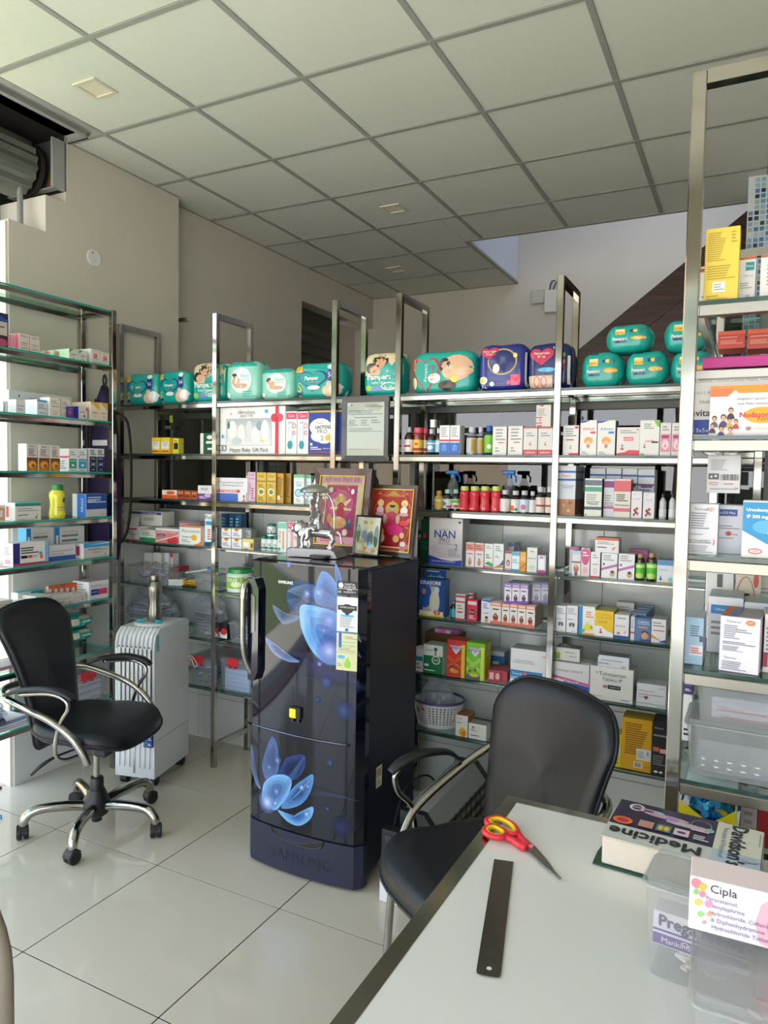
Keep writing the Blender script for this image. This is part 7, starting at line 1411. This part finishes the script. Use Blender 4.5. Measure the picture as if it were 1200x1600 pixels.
# ================================================================== NEAR RACK (right edge)
box_('C', 0, 1103, 1157, 356, 'e8cc4c|l b89a30 .08 .55 .6 .95 14; l b89a30 .75 .78 .92 .95 4; l b89a30 .08 .3 .9 .5 6; r f0f0ec .26 .13 .62 .27; l x .3 .15 .6 .25 3; l b89a30 .08 .02 .6 .1 2; r e89a7a .6 .02 .72 .05', 'tall yellow carton with fine print standing on the top shelf of the near rack', d=.06, name='food_box', side='f0dc8c', turn=0)
DX = 'dcdad8|r b8603c 0 .94 1 1; r 1f8a94 .45 .70 .9 .88; t w .67 .80 .36 Dexa; t x .6 .58 .5 500 mg; l x .2 .3 .8 .45 3; e b8a8c0 .6 .14 .12 .03'
box_('C', 0, 1095, 1108, 417, 'e8e4e0|r c05a3c 0 .88 1 .96; l x .2 .1 .8 .4 3', 'white carton edge with a rust band behind the tall yellow carton', d=.06, s=.10); box_('C', 0, 1152, 1182, 402, DX, 'white carton with a rust top and teal label behind the yellow carton', d=.10, s=.03, side='2a4a64', top='d8c8b8')
box_('C', 0, 1189, 1215, 398, 'e4dedc|r b8603c 0 .94 1 1; l x .4 .3 .9 .8 6', 'white carton with a rust top at the right picture edge', d=.12, s=.02, side='2a4a64')
RD = 'c84a40|r e0a080 .1 .62 .7 .68; l e8a090 .1 .25 .9 .5 3; r e86a50 0 .8 1 1'
box_('C', 1, 1085, 1240, 577, 'dcd8d6|l 8a8680 .04 .84 .9 .9 1; t 8a8680 .42 .84 .8 Calcitriol, Calcium Citrate Malate, Vitamin; t 8a8680 .24 .66 .4 K2-7, Methylcobalamin; t 8a8680 .22 .52 .3 Methyl Folate; B 3a3a3c .16 .36 .26 vitaris; r 1a3a98 0 .04 .5 .26; t c8d8f0 .14 .1 .2 3x5x10; e d87a5a .6 .72 .14 .03', 'large white tablet carton with a blue base, behind the orange-topped one', d=.16, name='tablet_box', s=.035, top='c8c4c0')
box_('C', 1, 1098, 1240, 556, 'b01c7c|r c42a8c 0 .0 1 .9', 'flat magenta carton lying on the large white tablet carton', d=.10, s=.07, yb=573, top='a01a70')
box_('C', 1, 1122, 1165, 515, RD, 'small red carton left of two, seen under the top glass shelf', d=.08, s=.16, yb=545, side='a83830', top='d8786a'); box_('C', 1, 1168, 1215, 511, RD, 'small red carton right of two, seen under the top glass shelf', d=.08, s=.16, yb=545, side='a83830', top='d8786a')
box_('C', 1, 1110, 1255, 601, 'e8e6ec|r ee9220 0 .84 1 1; r f0784a 0 .78 .25 .94; p e8e6ec .20,.78 .28,.90 .36,.78; t 6a6a70 .48 .72 .36 Softgelatin Capsules of; t 6a6a70 .50 .63 .38 with Multi Vitamins &; e f0a820 .58 .40 .20 .16; B d83040 .50 .41 .32 Nudason; t 8a2030 .60 .33 .12 Fort; f 6a5a6a .06 .34 .07; f 4a3a70 .16 .36 .08; f 2a2428 .24 .50 .07; f c8a040 .23 .30 .06; f c83830 .30 .28 .06; f 3a2a30 .04 .20 .06; f d8a890 .24 .12 .06; f 4a3a70 .14 .14 .07; e a08878 .44 .14 .03 .04; r c0c060 .5 .13 1 .14', 'white capsule carton with an orange top band and group photo, near rack', d=.028, name='tablet_box', s=0.)
# third shelf
loc, rot, w, h = place('C', 2, 1093, 1172, 790, .06); box_('C', 2, 1093, 1172, 790, 'dcdde8|r 2a48a0 .28 .78 .76 .92; t w .52 .85 .40 Zem-D3 Max; l x .4 .5 .8 .6 2; t k .72 .4 .1 CMI; e d04040 .6 .42 .06 .05; l x .4 .3 .7 .35 1', 'white carton with a blue oval title under the barcode carton', d=.09, s=.06, top='c8cad8', name='tablet_box')
box_('C', 2, 1106, 1158, 712, 'd8d8dc|l x .1 .6 .6 .9 8; r 5a5a5e .04 .36 .36 .52; r d8d8dc .1 .40 .16 .46; r d8d8dc .22 .42 .3 .48; b k .42 .34 .96 .50; o c04040 .2 .25 .14 .04 .02; l d04040 .5 .22 .8 .27 1; l x .1 .08 .9 .14 1; e x .9 .13 .05 .02', 'off-white carton turned to its barcode face, standing on another carton', d=.06, s=.065, yb=771, side='c8c8cc', name='tablet_box', turn=0)
box_('C', 2, 1077, 1123, 788, 'e2e2ea|t 5a5a60 .4 .90 .4 Proxcal; t d03a3a .72 .90 .26 AD; l 8a8a90 .08 .5 .7 .84 7; l x .08 .38 .5 .42 1; t 6a6a70 .42 .27 .7 DYNAMED; l x .08 .22 .8 .25 1; e d84040 .86 .26 .04 .06; e e2e2ea .83 .27 .04 .06; l x .08 .04 .85 .19 5', 'white carton with small grey print and a red comma mark, near rack', d=.08, s=.002, side='a8a8b0', top='d0d0d8')
box_('C', 2, 1161, 1240, 784, 'e8e8ea|r 2a94cc 0 .52 1 .98; p 2a94cc 0,.52 0,.48 .5,.26 1,.2 1,.52; B w .30 .84 .44 Ursodeoxy; B w .30 .72 .42 IP 300 mg; e 5ab4e4 .5 .55 .3 .12; t w .62 .44 .2 UD; o d04040 .28 .12 .14 .05 .02; t d04040 .28 .12 .1 CMI', 'white and sky blue carton at the right edge, third shelf of the near rack', d=.09, name='tablet_box', top='f0f0f2')
# fourth shelf
box_('C', 3, 1070, 1100, 966, 'a8c8e4|l 6a7a90 .3 .6 .9 .85 5; r 5a5a60 .8 .5 1 .62; r e4dce0 .3 .2 1 .42; l d05060 .35 .24 .95 .38 3', 'pale blue carton at the left end of the fourth shelf, near rack', d=.10, s=.02, top='c0ccd8')
box_('C', 3, 1107, 1162, 934, 'e8e8ee|r 2a88c8 .08 .70 .85 .86; t w .45 .78 .5 Ultracet-D; l x .1 .3 .8 .6 3', 'white carton with a blue title bar behind the large turned carton', d=.13, s=.165, side='4a9ad0', top='c4c8d0', name='tablet_box')
box_('C', 3, 1104, 1147, 886, 'dcdcdc|r b8203a .1 .30 .85 .50; r 5a5a5e .4 .72 .6 .9; t k .4 .16 .4 Medley', 'white carton with a dark red bar at the back, fourth shelf near rack', d=.06, s=.32, name='tablet_box')
box_('C', 3, 1150, 1190, 890, 'd8c8b8|o 8a4a34 .4 .5 .4 .4 .03; l k .1 .3 .7 .7 4; e c0503c .8 .85 .1 .1', 'clear-wrapped carton with brown lines at the back, near rack', d=.06, s=.32, name='tablet_box')
box_('C', 3, 1163, 1230, 944, 'e2e4e8|r 2a88c8 .1 .66 1 .86; t w .6 .76 .5 Ranidom O; l x .1 .3 .8 .5 3; r a82040 0 .1 1 .3', 'white carton with a blue title bar, right edge of the fourth shelf', d=.10, s=.165, top='c8ccd0', name='tablet_box')
o = box_('C', 3, 1124, 1187, 965, 'e6e4f0|t 5a5468 .34 .92 .34 Pantaced; e f07a38 .76 .92 .12 .05; t w .76 .92 .12 DSR; l 8a8a98 .10 .60 .5 .86 7; l 8a8a98 .4 .72 .8 .80 2; l 6a6a78 .08 .50 .9 .56 2; l 8a8a98 .08 .38 .6 .48 5; t x .28 .26 .3 Panacea; l 8a8a98 .08 .04 .7 .2 5', 'large white carton turned forward with an orange sun logo and fine print', d=.13, side='e0dce4', top='c4bcc4', name='tablet_box', s=.0)
o.rotation_euler[2] = -.10; o.location.x += .002
ww = max(v.co.x for v in o.data.vertices); hh = max(v.co.z for v in o.data.vertices)
q = MB(); draw(q, 'p ee8048 0,1 .4,1 .1,.9; l x .2 .5 .9 .8 3; o e05030 .7 .4 .12 .06 .03; e e05030 .3 .35 .06 .05; p f08a50 0,.35 .6,0 0,0; p 8a98d8 .2,.2 .8,0 .3,0', lambda u, v, l: (-l, .13*(1-u), v*hh), .13, hh); q.build('printed_side', carton, o, fix=False)
q = MB(); draw(q, 'p e87848 .0,.0 .22,.0 .22,1 .0,1; p 8a90c0 .22,0 .42,0 .42,1 .22,1; t d05040 .65 .5 .2 DSR', lambda u, v, l: (u*ww, .13*v, hh+.0007+l), ww, .13); q.build('printed_top', carton, o, fix=False)
box_('C', 3, 1195, 1232, 962, 'ece4ec|l 8a8a98 .1 .3 .9 .8 7; r a82a48 0 .1 .2 .35', 'white carton cut by the right edge beside the large turned carton', d=.10, s=.03, side='c8a0a8', name='tablet_box')
# fifth shelf: two stacked clear boxes with blister packs
def stackbox(x0, x1, yt, yb, s, d, label, seed):
    loc, rot, w, h = place('C', 4, x0, x1, yt, s, yb); o = tub(loc, 0, w, d, h, label, mt=glassmat('frosted_plastic', 'eceeef', edge='dfe2e3', mixw=.30, rough=.2))
    return loc, w, h
loc, w, h = stackbox(1072, 1290, 1140, None, .01, .16, 'lower frosted clear plastic box full of silver blister packs, near rack', 1)
mb = MB(); rr = random.Random(4)
for r_i in range(2):
    for k in range(7):
        mb.ball((.035+k*.026, .016, .02+r_i*.014), (.008, .005, .0045), 10, 6, 'e4e4e8')
mb.box(.022, .020, .006, w-.03, .024, .075, 'b8bac2', bev=.001); mb.box(.022, .03, .006, w-.03, .12, .05, 'a8aab8', bev=.004)
o = mb.build('blister_pack', mat('blister_foil', None, .22, .7), loc=loc, smooth=False); o['kind'] = 'stuff'; tag(o, 'silver tablet blister strips standing in the lower frosted box', 'blister packs')
loc2, w2, h2 = stackbox(1088, 1290, 1075, 1143, .01, .15, 'upper frosted clear plastic box with foil sachets, near rack', 2)
mb = MB()
for q in range(5):
    mb.T = Matrix.Translation((.03+.005*q, .016+.012*q, .008+.002*q)) @ Matrix.Rotation(-.02*q, 4, 'Y'); mb.box(0, 0, 0, w2*.72, .008, h2*.55, ['c4c6d4', 'b8bcd0', 'd0d2dc', 'a8acc0', 'c8cad8'][q], bev=.002)
mb.T = None; mb.box(.04, .0145, h2*.30, .14, .0158, h2*.34, 'c84a60'); mb.box(.05, .0145, h2*.12, .15, .0158, h2*.17, 'b84058'); o = mb.build('foil_sachet', mat('foil', None, .25, .5, bump=.6, bscale=80), loc=loc2); o['kind'] = 'stuff'; tag(o, 'silver foil sachets with red print inside the upper frosted box', 'sachets')
box_('C', 4, 1068, 1083, 1062, '3a2a6a|r 6a5a9a .1 .6 .9 .9; l w .2 .2 .8 .4 2', 'small purple carton left behind the upper frosted box', d=.05, s=.22, yb=1085); box_('C', 4, 1067, 1082, 1086, 'e0e0e4|l k .2 .1 .8 .3 2', 'small white carton left behind the frosted boxes', d=.05, s=.22)
# sixth shelf: counter display of sweets
loc, rot, w, h = place('C', 5, 1062, 1152, 1240, .05)
b0 = Vector((loc[0], loc[1], loc[2]))
so_ = tag(empty('sweets_display', b0), 'yellow-rimmed white display tray full of blue-wrapped throat sweets behind the counter', 'tray')
mb = MB(); hh = .188; ww = w; dd = .10
mb.prism([(0, 0), (ww, 0), (ww*1.06, hh), (ww*.55, hh*.78), (-.006, hh)], 0, .003, 'e8e8ea'); mb.box(0, dd, 0, ww, dd+.003, hh*1.2, 'e8e8ea'); mb.box(0, 0, 0, .003, dd, hh, 'e8e8ea'); mb.box(ww-.003, 0, 0, ww, dd, hh, 'e8e8ea'); mb.box(0, 0, 0, ww, dd, .003, 'e8e8ea'); mb.build('tray', carton, so_)
mb = MB(); draw(mb, 'p f0dc20 -.02,1 .55,.78 1.03,1 1.03,.82 .55,.60 -.02,.82; p 2a5ab8 .0,.5 .0,.1 .14,.1; p 2a5ab8 .6,.1 .68,.36 .76,.1; e 1a6a48 .33 .42 .13 .16; t w .33 .44 .16 VICKS; e 1a6a48 .88 .36 .09 .2; t w .88 .36 .1 VICKS; r e8e8ea .52 .4 .64 .62', lambda u, v, l: (u*ww, -l-.0004, v*hh), ww, hh); mb.build('printed_front', carton, so_, fix=False)
mb = MB(); rr = random.Random(12)
for k in range(60): 
    c_ = (rr.uniform(.012, ww-.012), rr.uniform(.012, dd-.01), hh*rr.uniform(.70, 1.0)); mb.T = Matrix.Translation(c_) @ Matrix.Rotation(rr.uniform(0, 3), 4, 'Z') @ Matrix.Rotation(rr.uniform(-.6, .6), 4, 'X'); mb.tube([(-.018, 0, 0), (-.010, 0, 0), (-.008, 0, 0), (.008, 0, 0), (.010, 0, 0), (.018, 0, 0)], [.008, .002, .007, .007, .002, .008], 8, rr.choice(['2a8ac8', '3aa8d8', '2a4aa8', 'd8d8e0', '28a0b8', 'f0c828' if k % 4 == 0 else '3a9ad0']))
o = mb.build('wrapped_sweets', film, so_); o['kind'] = 'stuff'
box_('C', 5, 1158, 1184, 1252, 'c8b8b8|t a03040 .5 .4 .9 3 SCARS; l x .2 .6 .9 .9 3; l x .3 .1 .9 .2 1', 'dull pink carton with red lettering behind the counter', d=.08, s=.12, name='cream_box'); box_('C', 5, 1186, 1230, 1236, 'd0c8c8|r b83030 0 .4 .6 .8; t k .3 .2 .4 CARE', 'white carton with a red block at the right edge behind the counter', d=.08, s=.12, name='cream_box')
# blue tray seen through the fifth glass shelf
box_('C', 5, 1075, 1135, 1222, '1a78d0|', 'bright blue flat tray under the frosted boxes', d=.10, s=.2, yb=1236, name='flat_tray', cat='tray')

# ================================================================== ON THE COUNTER
TT = TZ+.0015
# book
bk = tag(empty('textbook', (2.755, -.668, TT), -.055), 'thick used medical textbook lying on the counter, cover upside down', 'book')
bw_, bd_, bh_ = .268, .178, .058
mb = MB(); mb.box(.003, .002, .003, bw_-.003, bd_-.002, bh_-.002, 'e4d8c8', bev=.002); mb.build('page_block', mat('paper_edge', None, .8, bump=.6, bscale=400), bk)
mb = MB(); mb.box(0, 0, bh_-.002, bw_, bd_, bh_, 'd4d0c4', bev=.0006); mb.box(bw_-.002, 0, .0, bw_, bd_, bh_, '9aa0a0', bev=.0006); cvo = mb.build('cover', carton, bk)
mb = MB(); mb.prism([(-.012, -.004), (bw_*.5, -.004), (bw_, .0), (bw_, bd_), (-.006, bd_), (-.014, .04)], 0, .0025, '1c4a38', axis='z'); mb.build('back_cover', carton, bk)['label'] = 'dark green back cover'
def bsf(u, v, l): return (u*bw_, v*bd_, bh_+l)
mb = MB()
draw(mb, 'r 2a2040 0 .34 .70 1; r c8ccc8 0 0 .70 .34; r d8d8c8 .70 0 1 1; r b4c4d4 .70 0 1 .34; o e8e4e0 .14 .86 .055 .09 .018; e c8a8b8 .36 .78 .16 .05; e c8b4c0 .52 .70 .16 .05; e 9ac0d0 .30 .84 .04 .03; e a880c8 .40 .76 .05 .05; e 8ac0a8 .66 .70 .03 .05; r c8a8c0 .1 .84 .3 .87; r c0a0b8 .14 .78 .34 .80; r e8b8c8 .54 .62 .66 .65; e e87830 .09 .45 .07 .09; e c02838 .09 .45 .045 .055; r c09080 .20 .40 .30 .56; r 3a8a80 .32 .40 .42 .56; e e0b030 .35 .48 .018 .06; e e0b030 .39 .48 .018 .06; r d8c8d0 .44 .40 .54 .56; e 6a3a7a .49 .48 .03 .03; l w .57 .40 .67 .52 3; o d0b0d8 .60 .76 .07 .12 .004; e a8b8c8 .93 .24 .05 .05', bsf, bw_, bd_)
def upside(u, v, l): return bsf(1-u, 1-v, l+.0012)
draw(mb, 'B 22262a .665 .83 .60 Medicine; t 22262a .04 .5 .001 .', upside, bw_, bd_)
def turned(u, v, l): return (bw_*(.70+.30*v), bd_*(1-u), bh_+l+.0012)
draw(mb, 'B 20242a .48 .50 .90 Davidson\'s; t 6a6a80 .48 .18 .7 Principles & Practice of; l x .1 .9 .4 .95 1', turned, bd_, bw_*.30)
mb.build('cover_print', carton, cvo, fix=False)
# ruler
ra, rb_ = hit(787, 1345, 'z', TT), hit(763, 1523, 'z', TT); rl = (ra-rb_).length; ang = math.atan2((ra-rb_).y, (ra-rb_).x)
mb = MB(); rw_ = .0180; n = 8
out_ = [(rl, -rw_), (rl, rw_), (.004, rw_)]+[(-.004*math.sin(PI*k/8), rw_*math.cos(PI*k/8)) for k in range(1, 8)]+[(.004, -rw_)]
hole = [(.012+.004*math.cos(2*PI*k/12), .004*math.sin(2*PI*k/12)) for k in range(12)]
mb.prism(out_, 0, .0011, 'w', axis='z'); rl_o = tag(mb.build('steel_ruler', mat('worn_steel', '7c7970', .26, 1., bump=.15, bscale=60, var=.2), loc=(rb_.x, rb_.y, TT), rotz=ang), 'steel ruler lying on the counter below the scissors', 'ruler')
mb = MB(); mb.add([(x, y, .0014) for x, y in hole], [tuple(range(12))], 'd8d8d4'); mb.build('hanging_hole', plast, rl_o, fix=False)
mb = MB()
for k in range(31):
    x = .016+k*(rl-.02)/30; L_ = .006 if k % 5 else .010; mb.add([(x, rw_-L_, .0013), (x+.0005, rw_-L_, .0013), (x+.0005, rw_-.0006, .0013), (x, rw_-.0006, .0013)], [(0, 1, 2, 3)], '2a2826')
o = mb.build('scale_marks', carton, rl_o, fix=False); o['kind'] = 'stuff'
# scissors
tip, piv = hit(876, 1376, 'z', TT), hit(829, 1326, 'z', TT); ang = math.atan2((tip-piv).y, (tip-piv).x); sl = (tip-piv).length
sc = tag(empty('scissors', (piv.x, piv.y, TT), ang), 'scissors with red and yellow handles at the corner of the counter', 'scissors')
mb = MB(); mb.prism([(-.035, -.009), (.01, -.012), (sl*.6, -.009), (sl, -.001), (sl, .001), (-.035, .004)], .003, .0048, axis='z'); mb.build('blade', steel, sc)
mb = MB(); mb.prism([(-.035, -.004), (sl*.98, -.0025), (sl*.98, -.001), (sl*.55, .008), (.01, .011), (-.035, .009)], .001, .0028, axis='z'); mb.build('blade', steel, sc)
mb = MB(); mb.lathe([(.0055, .0), (.0055, .007), (.004, .0085), (.0001, .0088)], 16, col='e88a90'); mb.build('pivot_screw', plast, sc, smooth=30)
h1, h2 = hit(790, 1297, 'z', TT), hit(775, 1312, 'z', TT)
Mi = (Matrix.Translation((piv.x, piv.y, TT)) @ Matrix.Rotation(ang, 4, 'Z')).inverted()
def loc2d(px, py): v = Mi @ hit(px, py, 'z', TT+.006); return (v.x, v.y)
def handle(pts_px, neck_px, nm):
    P = [loc2d(*p) for p in pts_px]; mb = MB(); mb.tube([(x, y, .009) for x, y in P], .0062, 10, 'e0283c', smooth=5, closed=True, flat=1.0)
    N = [loc2d(*p) for p in neck_px]; mb.tube([(x, y, .007) for x, y in N], [.0065, .0075, .0085, .0075][:len(N)], 10, 'e0283c', smooth=5, flat=.9); o = mb.build('handle', plast, sc, smooth=True)
    cx = sum(x for x, y in P)/len(P); cy = sum(y for x, y in P)/len(P)
    q = MB(); q.tube([(cx+(x-cx)*.84, cy+(y-cy)*.80, .010) for x, y in P], .0042, 8, 'f0cc10', smooth=5, closed=True, flat=1.3); q.build('grip_insert', plast, o, smooth=True)
handle([(762, 1283), (780, 1281), (800, 1290), (809, 1303), (800, 1306), (782, 1297), (764, 1291)], [(808, 1300), (815, 1312), (824, 1322)], 'a')
handle([(759, 1297), (772, 1294), (786, 1301), (790, 1307), (782, 1311), (768, 1309), (758, 1303)], [(788, 1308), (800, 1313), (812, 1321), (822, 1326)], 'b')
# clear containers, test-kit box, pink carton
def open_tub(loc, rz, w, d, h, label, lidang=None):
    o = tub(loc, rz, w, d, h, label, mt=glassmat('frosted_box', 'f2f3f3', edge='e2e4e4', mixw=.20, rough=.15), name='plastic_container')
    return o
t1 = open_tub((2.866, -.945, TT), -.10, .155, .10, .150, 'clear plastic box behind the purple and white test kit label, on the counter')
box_at((2.879, -.932, TT+.044), -.10, .13, .04, .050, 'ece8ee|r 6a3a9a 0 .04 1 .36; r 6a3a9a 0 .44 1 .50; B 5a4a70 .5 .72 .86 Prega News; t w .25 .20 .3 Mankind; o w .35 .27 .04 .06 .01; p ece8ee .7,.0 .8,.16 1,.16 1,.0', 'white and purple pregnancy test carton inside the clear box', name='test_kit_box')
filler(Vector((2.874, -.938, TT+.002)), -.10, .13, .08, .030, ['d8c8b8', 'e4e0dc', 'c8ccd0'], 22, 'small loose packets in the bottom of the clear box on the counter', 'contents', 'loose_packets', 31)
mb = MB(); mb.box(0, 0, 0, .03, .02, .006, 'b02838', bev=.002); tag(mb.build('red_clip', plast, loc=(2.950, -.90, TT+.1535), rotz=.5), 'small dark red clip on the clear box lid', 'clip')
t2 = open_tub((2.947, -1.17, TT), .03, .26, .16, .145, 'large frosted plastic box with pink and green packets, lower right corner')
filler(Vector((2.957, -1.16, TT+.002)), .03, .23, .13, .10, ['e89aa0', 'e0808c', 'e8c8c8', 'd8e0a0'], 40, 'pink and green packets inside the large frosted box', 'contents', 'loose_packets', 33)
box_at((2.934, -1.07, TT+.1625), .03, .15, .055, .068, 'f0e8ec|e f0b8c8 .86 .42 .36 .80; e f090ac .88 .42 .30 .66; e e8587f .90 .42 .25 .54; e f0d8e0 .95 .45 .12 .28; t 3a3a4a .26 .84 .20 Cipla; t 8a7aa8 .25 .66 .24 Paracetamol,; t 8a7aa8 .28 .53 .28 Phenylephrine; t 8a7aa8 .38 .40 .44 Hydrochloride, Caffeine; t 8a7aa8 .37 .27 .40 & Diphenhydramine; t 8a7aa8 .40 .14 .44 Hydrochloride Tablets; e f08a9a .05 .90 .04 .09; e f0c050 .10 .86 .03 .07; e 90c870 .05 .74 .02 .05; e f090a0 .10 .72 .025 .055; e f0d060 .07 .55 .03 .06; e f0a0c0 .15 .56 .03 .06; e a8d890 .09 .34 .025 .05; e f0b878 .16 .38 .02 .04; e f0a0b0 .12 .2 .015 .03', 'white cold tablet carton with pink rings and pastel dots on the frosted box', name='tablet_box', top='f0e0e4')
# cable of beads beyond the counter: floor items behind the visitor chair
# low heater with wire grille, extension socket
ht = tag(empty('room_heater', (1.93, .34, 0)), 'grey box room heater with a wire grille on the floor between fridge and visitor chair', 'heater')
mb = MB(); mb.prism([(-.07, .04), (.065, .04), (.07, .10), (.07, .27), (.02, .33), (-.07, .33)], .03, .56, '8c8c8e'); mb.build('housing', mat('heater_grey', None, .4), ht)
mb = MB(); mb.prism([(-.075, .0), (.072, .0), (.075, .27), (.022, .335), (-.075, .335)], .0, .032, '1a1b1e'); mb.build('end_panel', blackp, ht)
mb = MB(); mb.prism([(-.075, .0), (.072, .0), (.075, .27), (.022, .335), (-.075, .335)], .558, .59, '1a1b1e'); mb.build('end_panel', blackp, ht)
mb = MB(); mb.box(.0705, .05, .06, .072, .54, .26, '2c2a28'); 
for k in range(4): mb.box(.072, .05, .075+k*.05, .078, .54, .098+k*.05, '9a8f84')
mb.build('reflector', mat('reflector', None, .35, .6), ht)
for k in range(9): mb = MB(); mb.tube([(.084, .07+k*.056, .05), (.086, .07+k*.056, .16), (.078, .07+k*.056, .275)], .0018, 6); mb.build('grille_wire', blackp, ht)
for k in range(6): mb = MB(); mb.tube([(.084, .05, .07+k*.038), (.084, .54, .07+k*.038)], .0015, 6); mb.build('grille_wire', blackp, ht)
ex = tag(empty('extension_box', (1.845, .30, .12)), 'black extension box with round sockets beside the heater, low right of the fridge', 'socket')
mb = MB(); mb.box(-.035, -.03, 0, .035, .02, .16, bev=.006); mb.build('case', blackp, ex)
for k in range(3):
    mb = MB(); mb.T = Matrix.Translation((0, -.031, .03+k*.05)) @ Matrix.Rotation(PI/2, 4, 'X'); mb.lathe([(.016, 0), (.016, .002), (.0001, .002)], 14, col='3a3a3e'); mb.T = None
    for dx, dz in ((0, .007), (-.006, -.004), (.006, -.004)): mb.box(dx-.0015, -.0345, .028+k*.05+dz, dx+.0015, -.0325, .032+k*.05+dz, 'k')
    mb.build('socket_outlet', matte, ex)
mb = MB(); mb.box(-.04, -.025, -.119, .04, .03, -.002, 'dcdcde', bev=.004); mb.build('white_base', plast, ex)
mb = MB(); mb.tube([(1.835, .325, .26), (1.80, .5, .34), (1.79, .75, .30), (1.80, .97, .12), (2.05, .98, .03), (2.3, .96, .01)], .004, 6, '1a1a1c', smooth=5); tag(mb.build('power_cable', matte, smooth=True), 'black power cable looping behind the heater', 'cable')
# beige chair back at the lower left corner
e2 = hit(31, 1590, 'y', -1.32)
bc = tag(empty('beige_chair', (e2.x-.235, -1.32, 0), -.15), 'rounded beige chair back cut by the lower left corner of the picture', 'chair')
bm_ = mat('beige_plastic', '7d7263', .45, bump=.05)
zt = hit(0, 1370, 'y', -1.32).z
mb = MB(); mb.cushion([(a, b) for a, b in rrect(.47, .42, .16, 7, 0, zt-.19)], .03, lambda a, b, c: (a, c+.35*a*a, b)); mb.build('backrest', bm_, bc, smooth=True)
mb = MB(); mb.cushion([(a, b) for a, b in rrect(.44, .42, .08, 6, 0, -.22)], .03, lambda a, b, c: (a, b, .42+c)); mb.build('seat', bm_, bc, smooth=True)
for x, y in ((-.18, -.40), (.18, -.40), (-.18, -.04), (.18, -.04)): mb = MB(); mb.tube([(x, y, .41), (x*1.1, y*1.02, .0)], [.016, .013], 8); mb.build('leg', bm_, bc, smooth=True)
for s_ in (-1, 1): mb = MB(); mb.tube([(s_*.17, -.04, .40), (s_*.18, .0, .6)], .016, 8); mb.build('back_post', bm_, bc, smooth=True)
dup_ = {k: v for k, v in LABELS.items() if len(v) > 1}
if dup_: print('DUPLICATE LABELS', dup_)
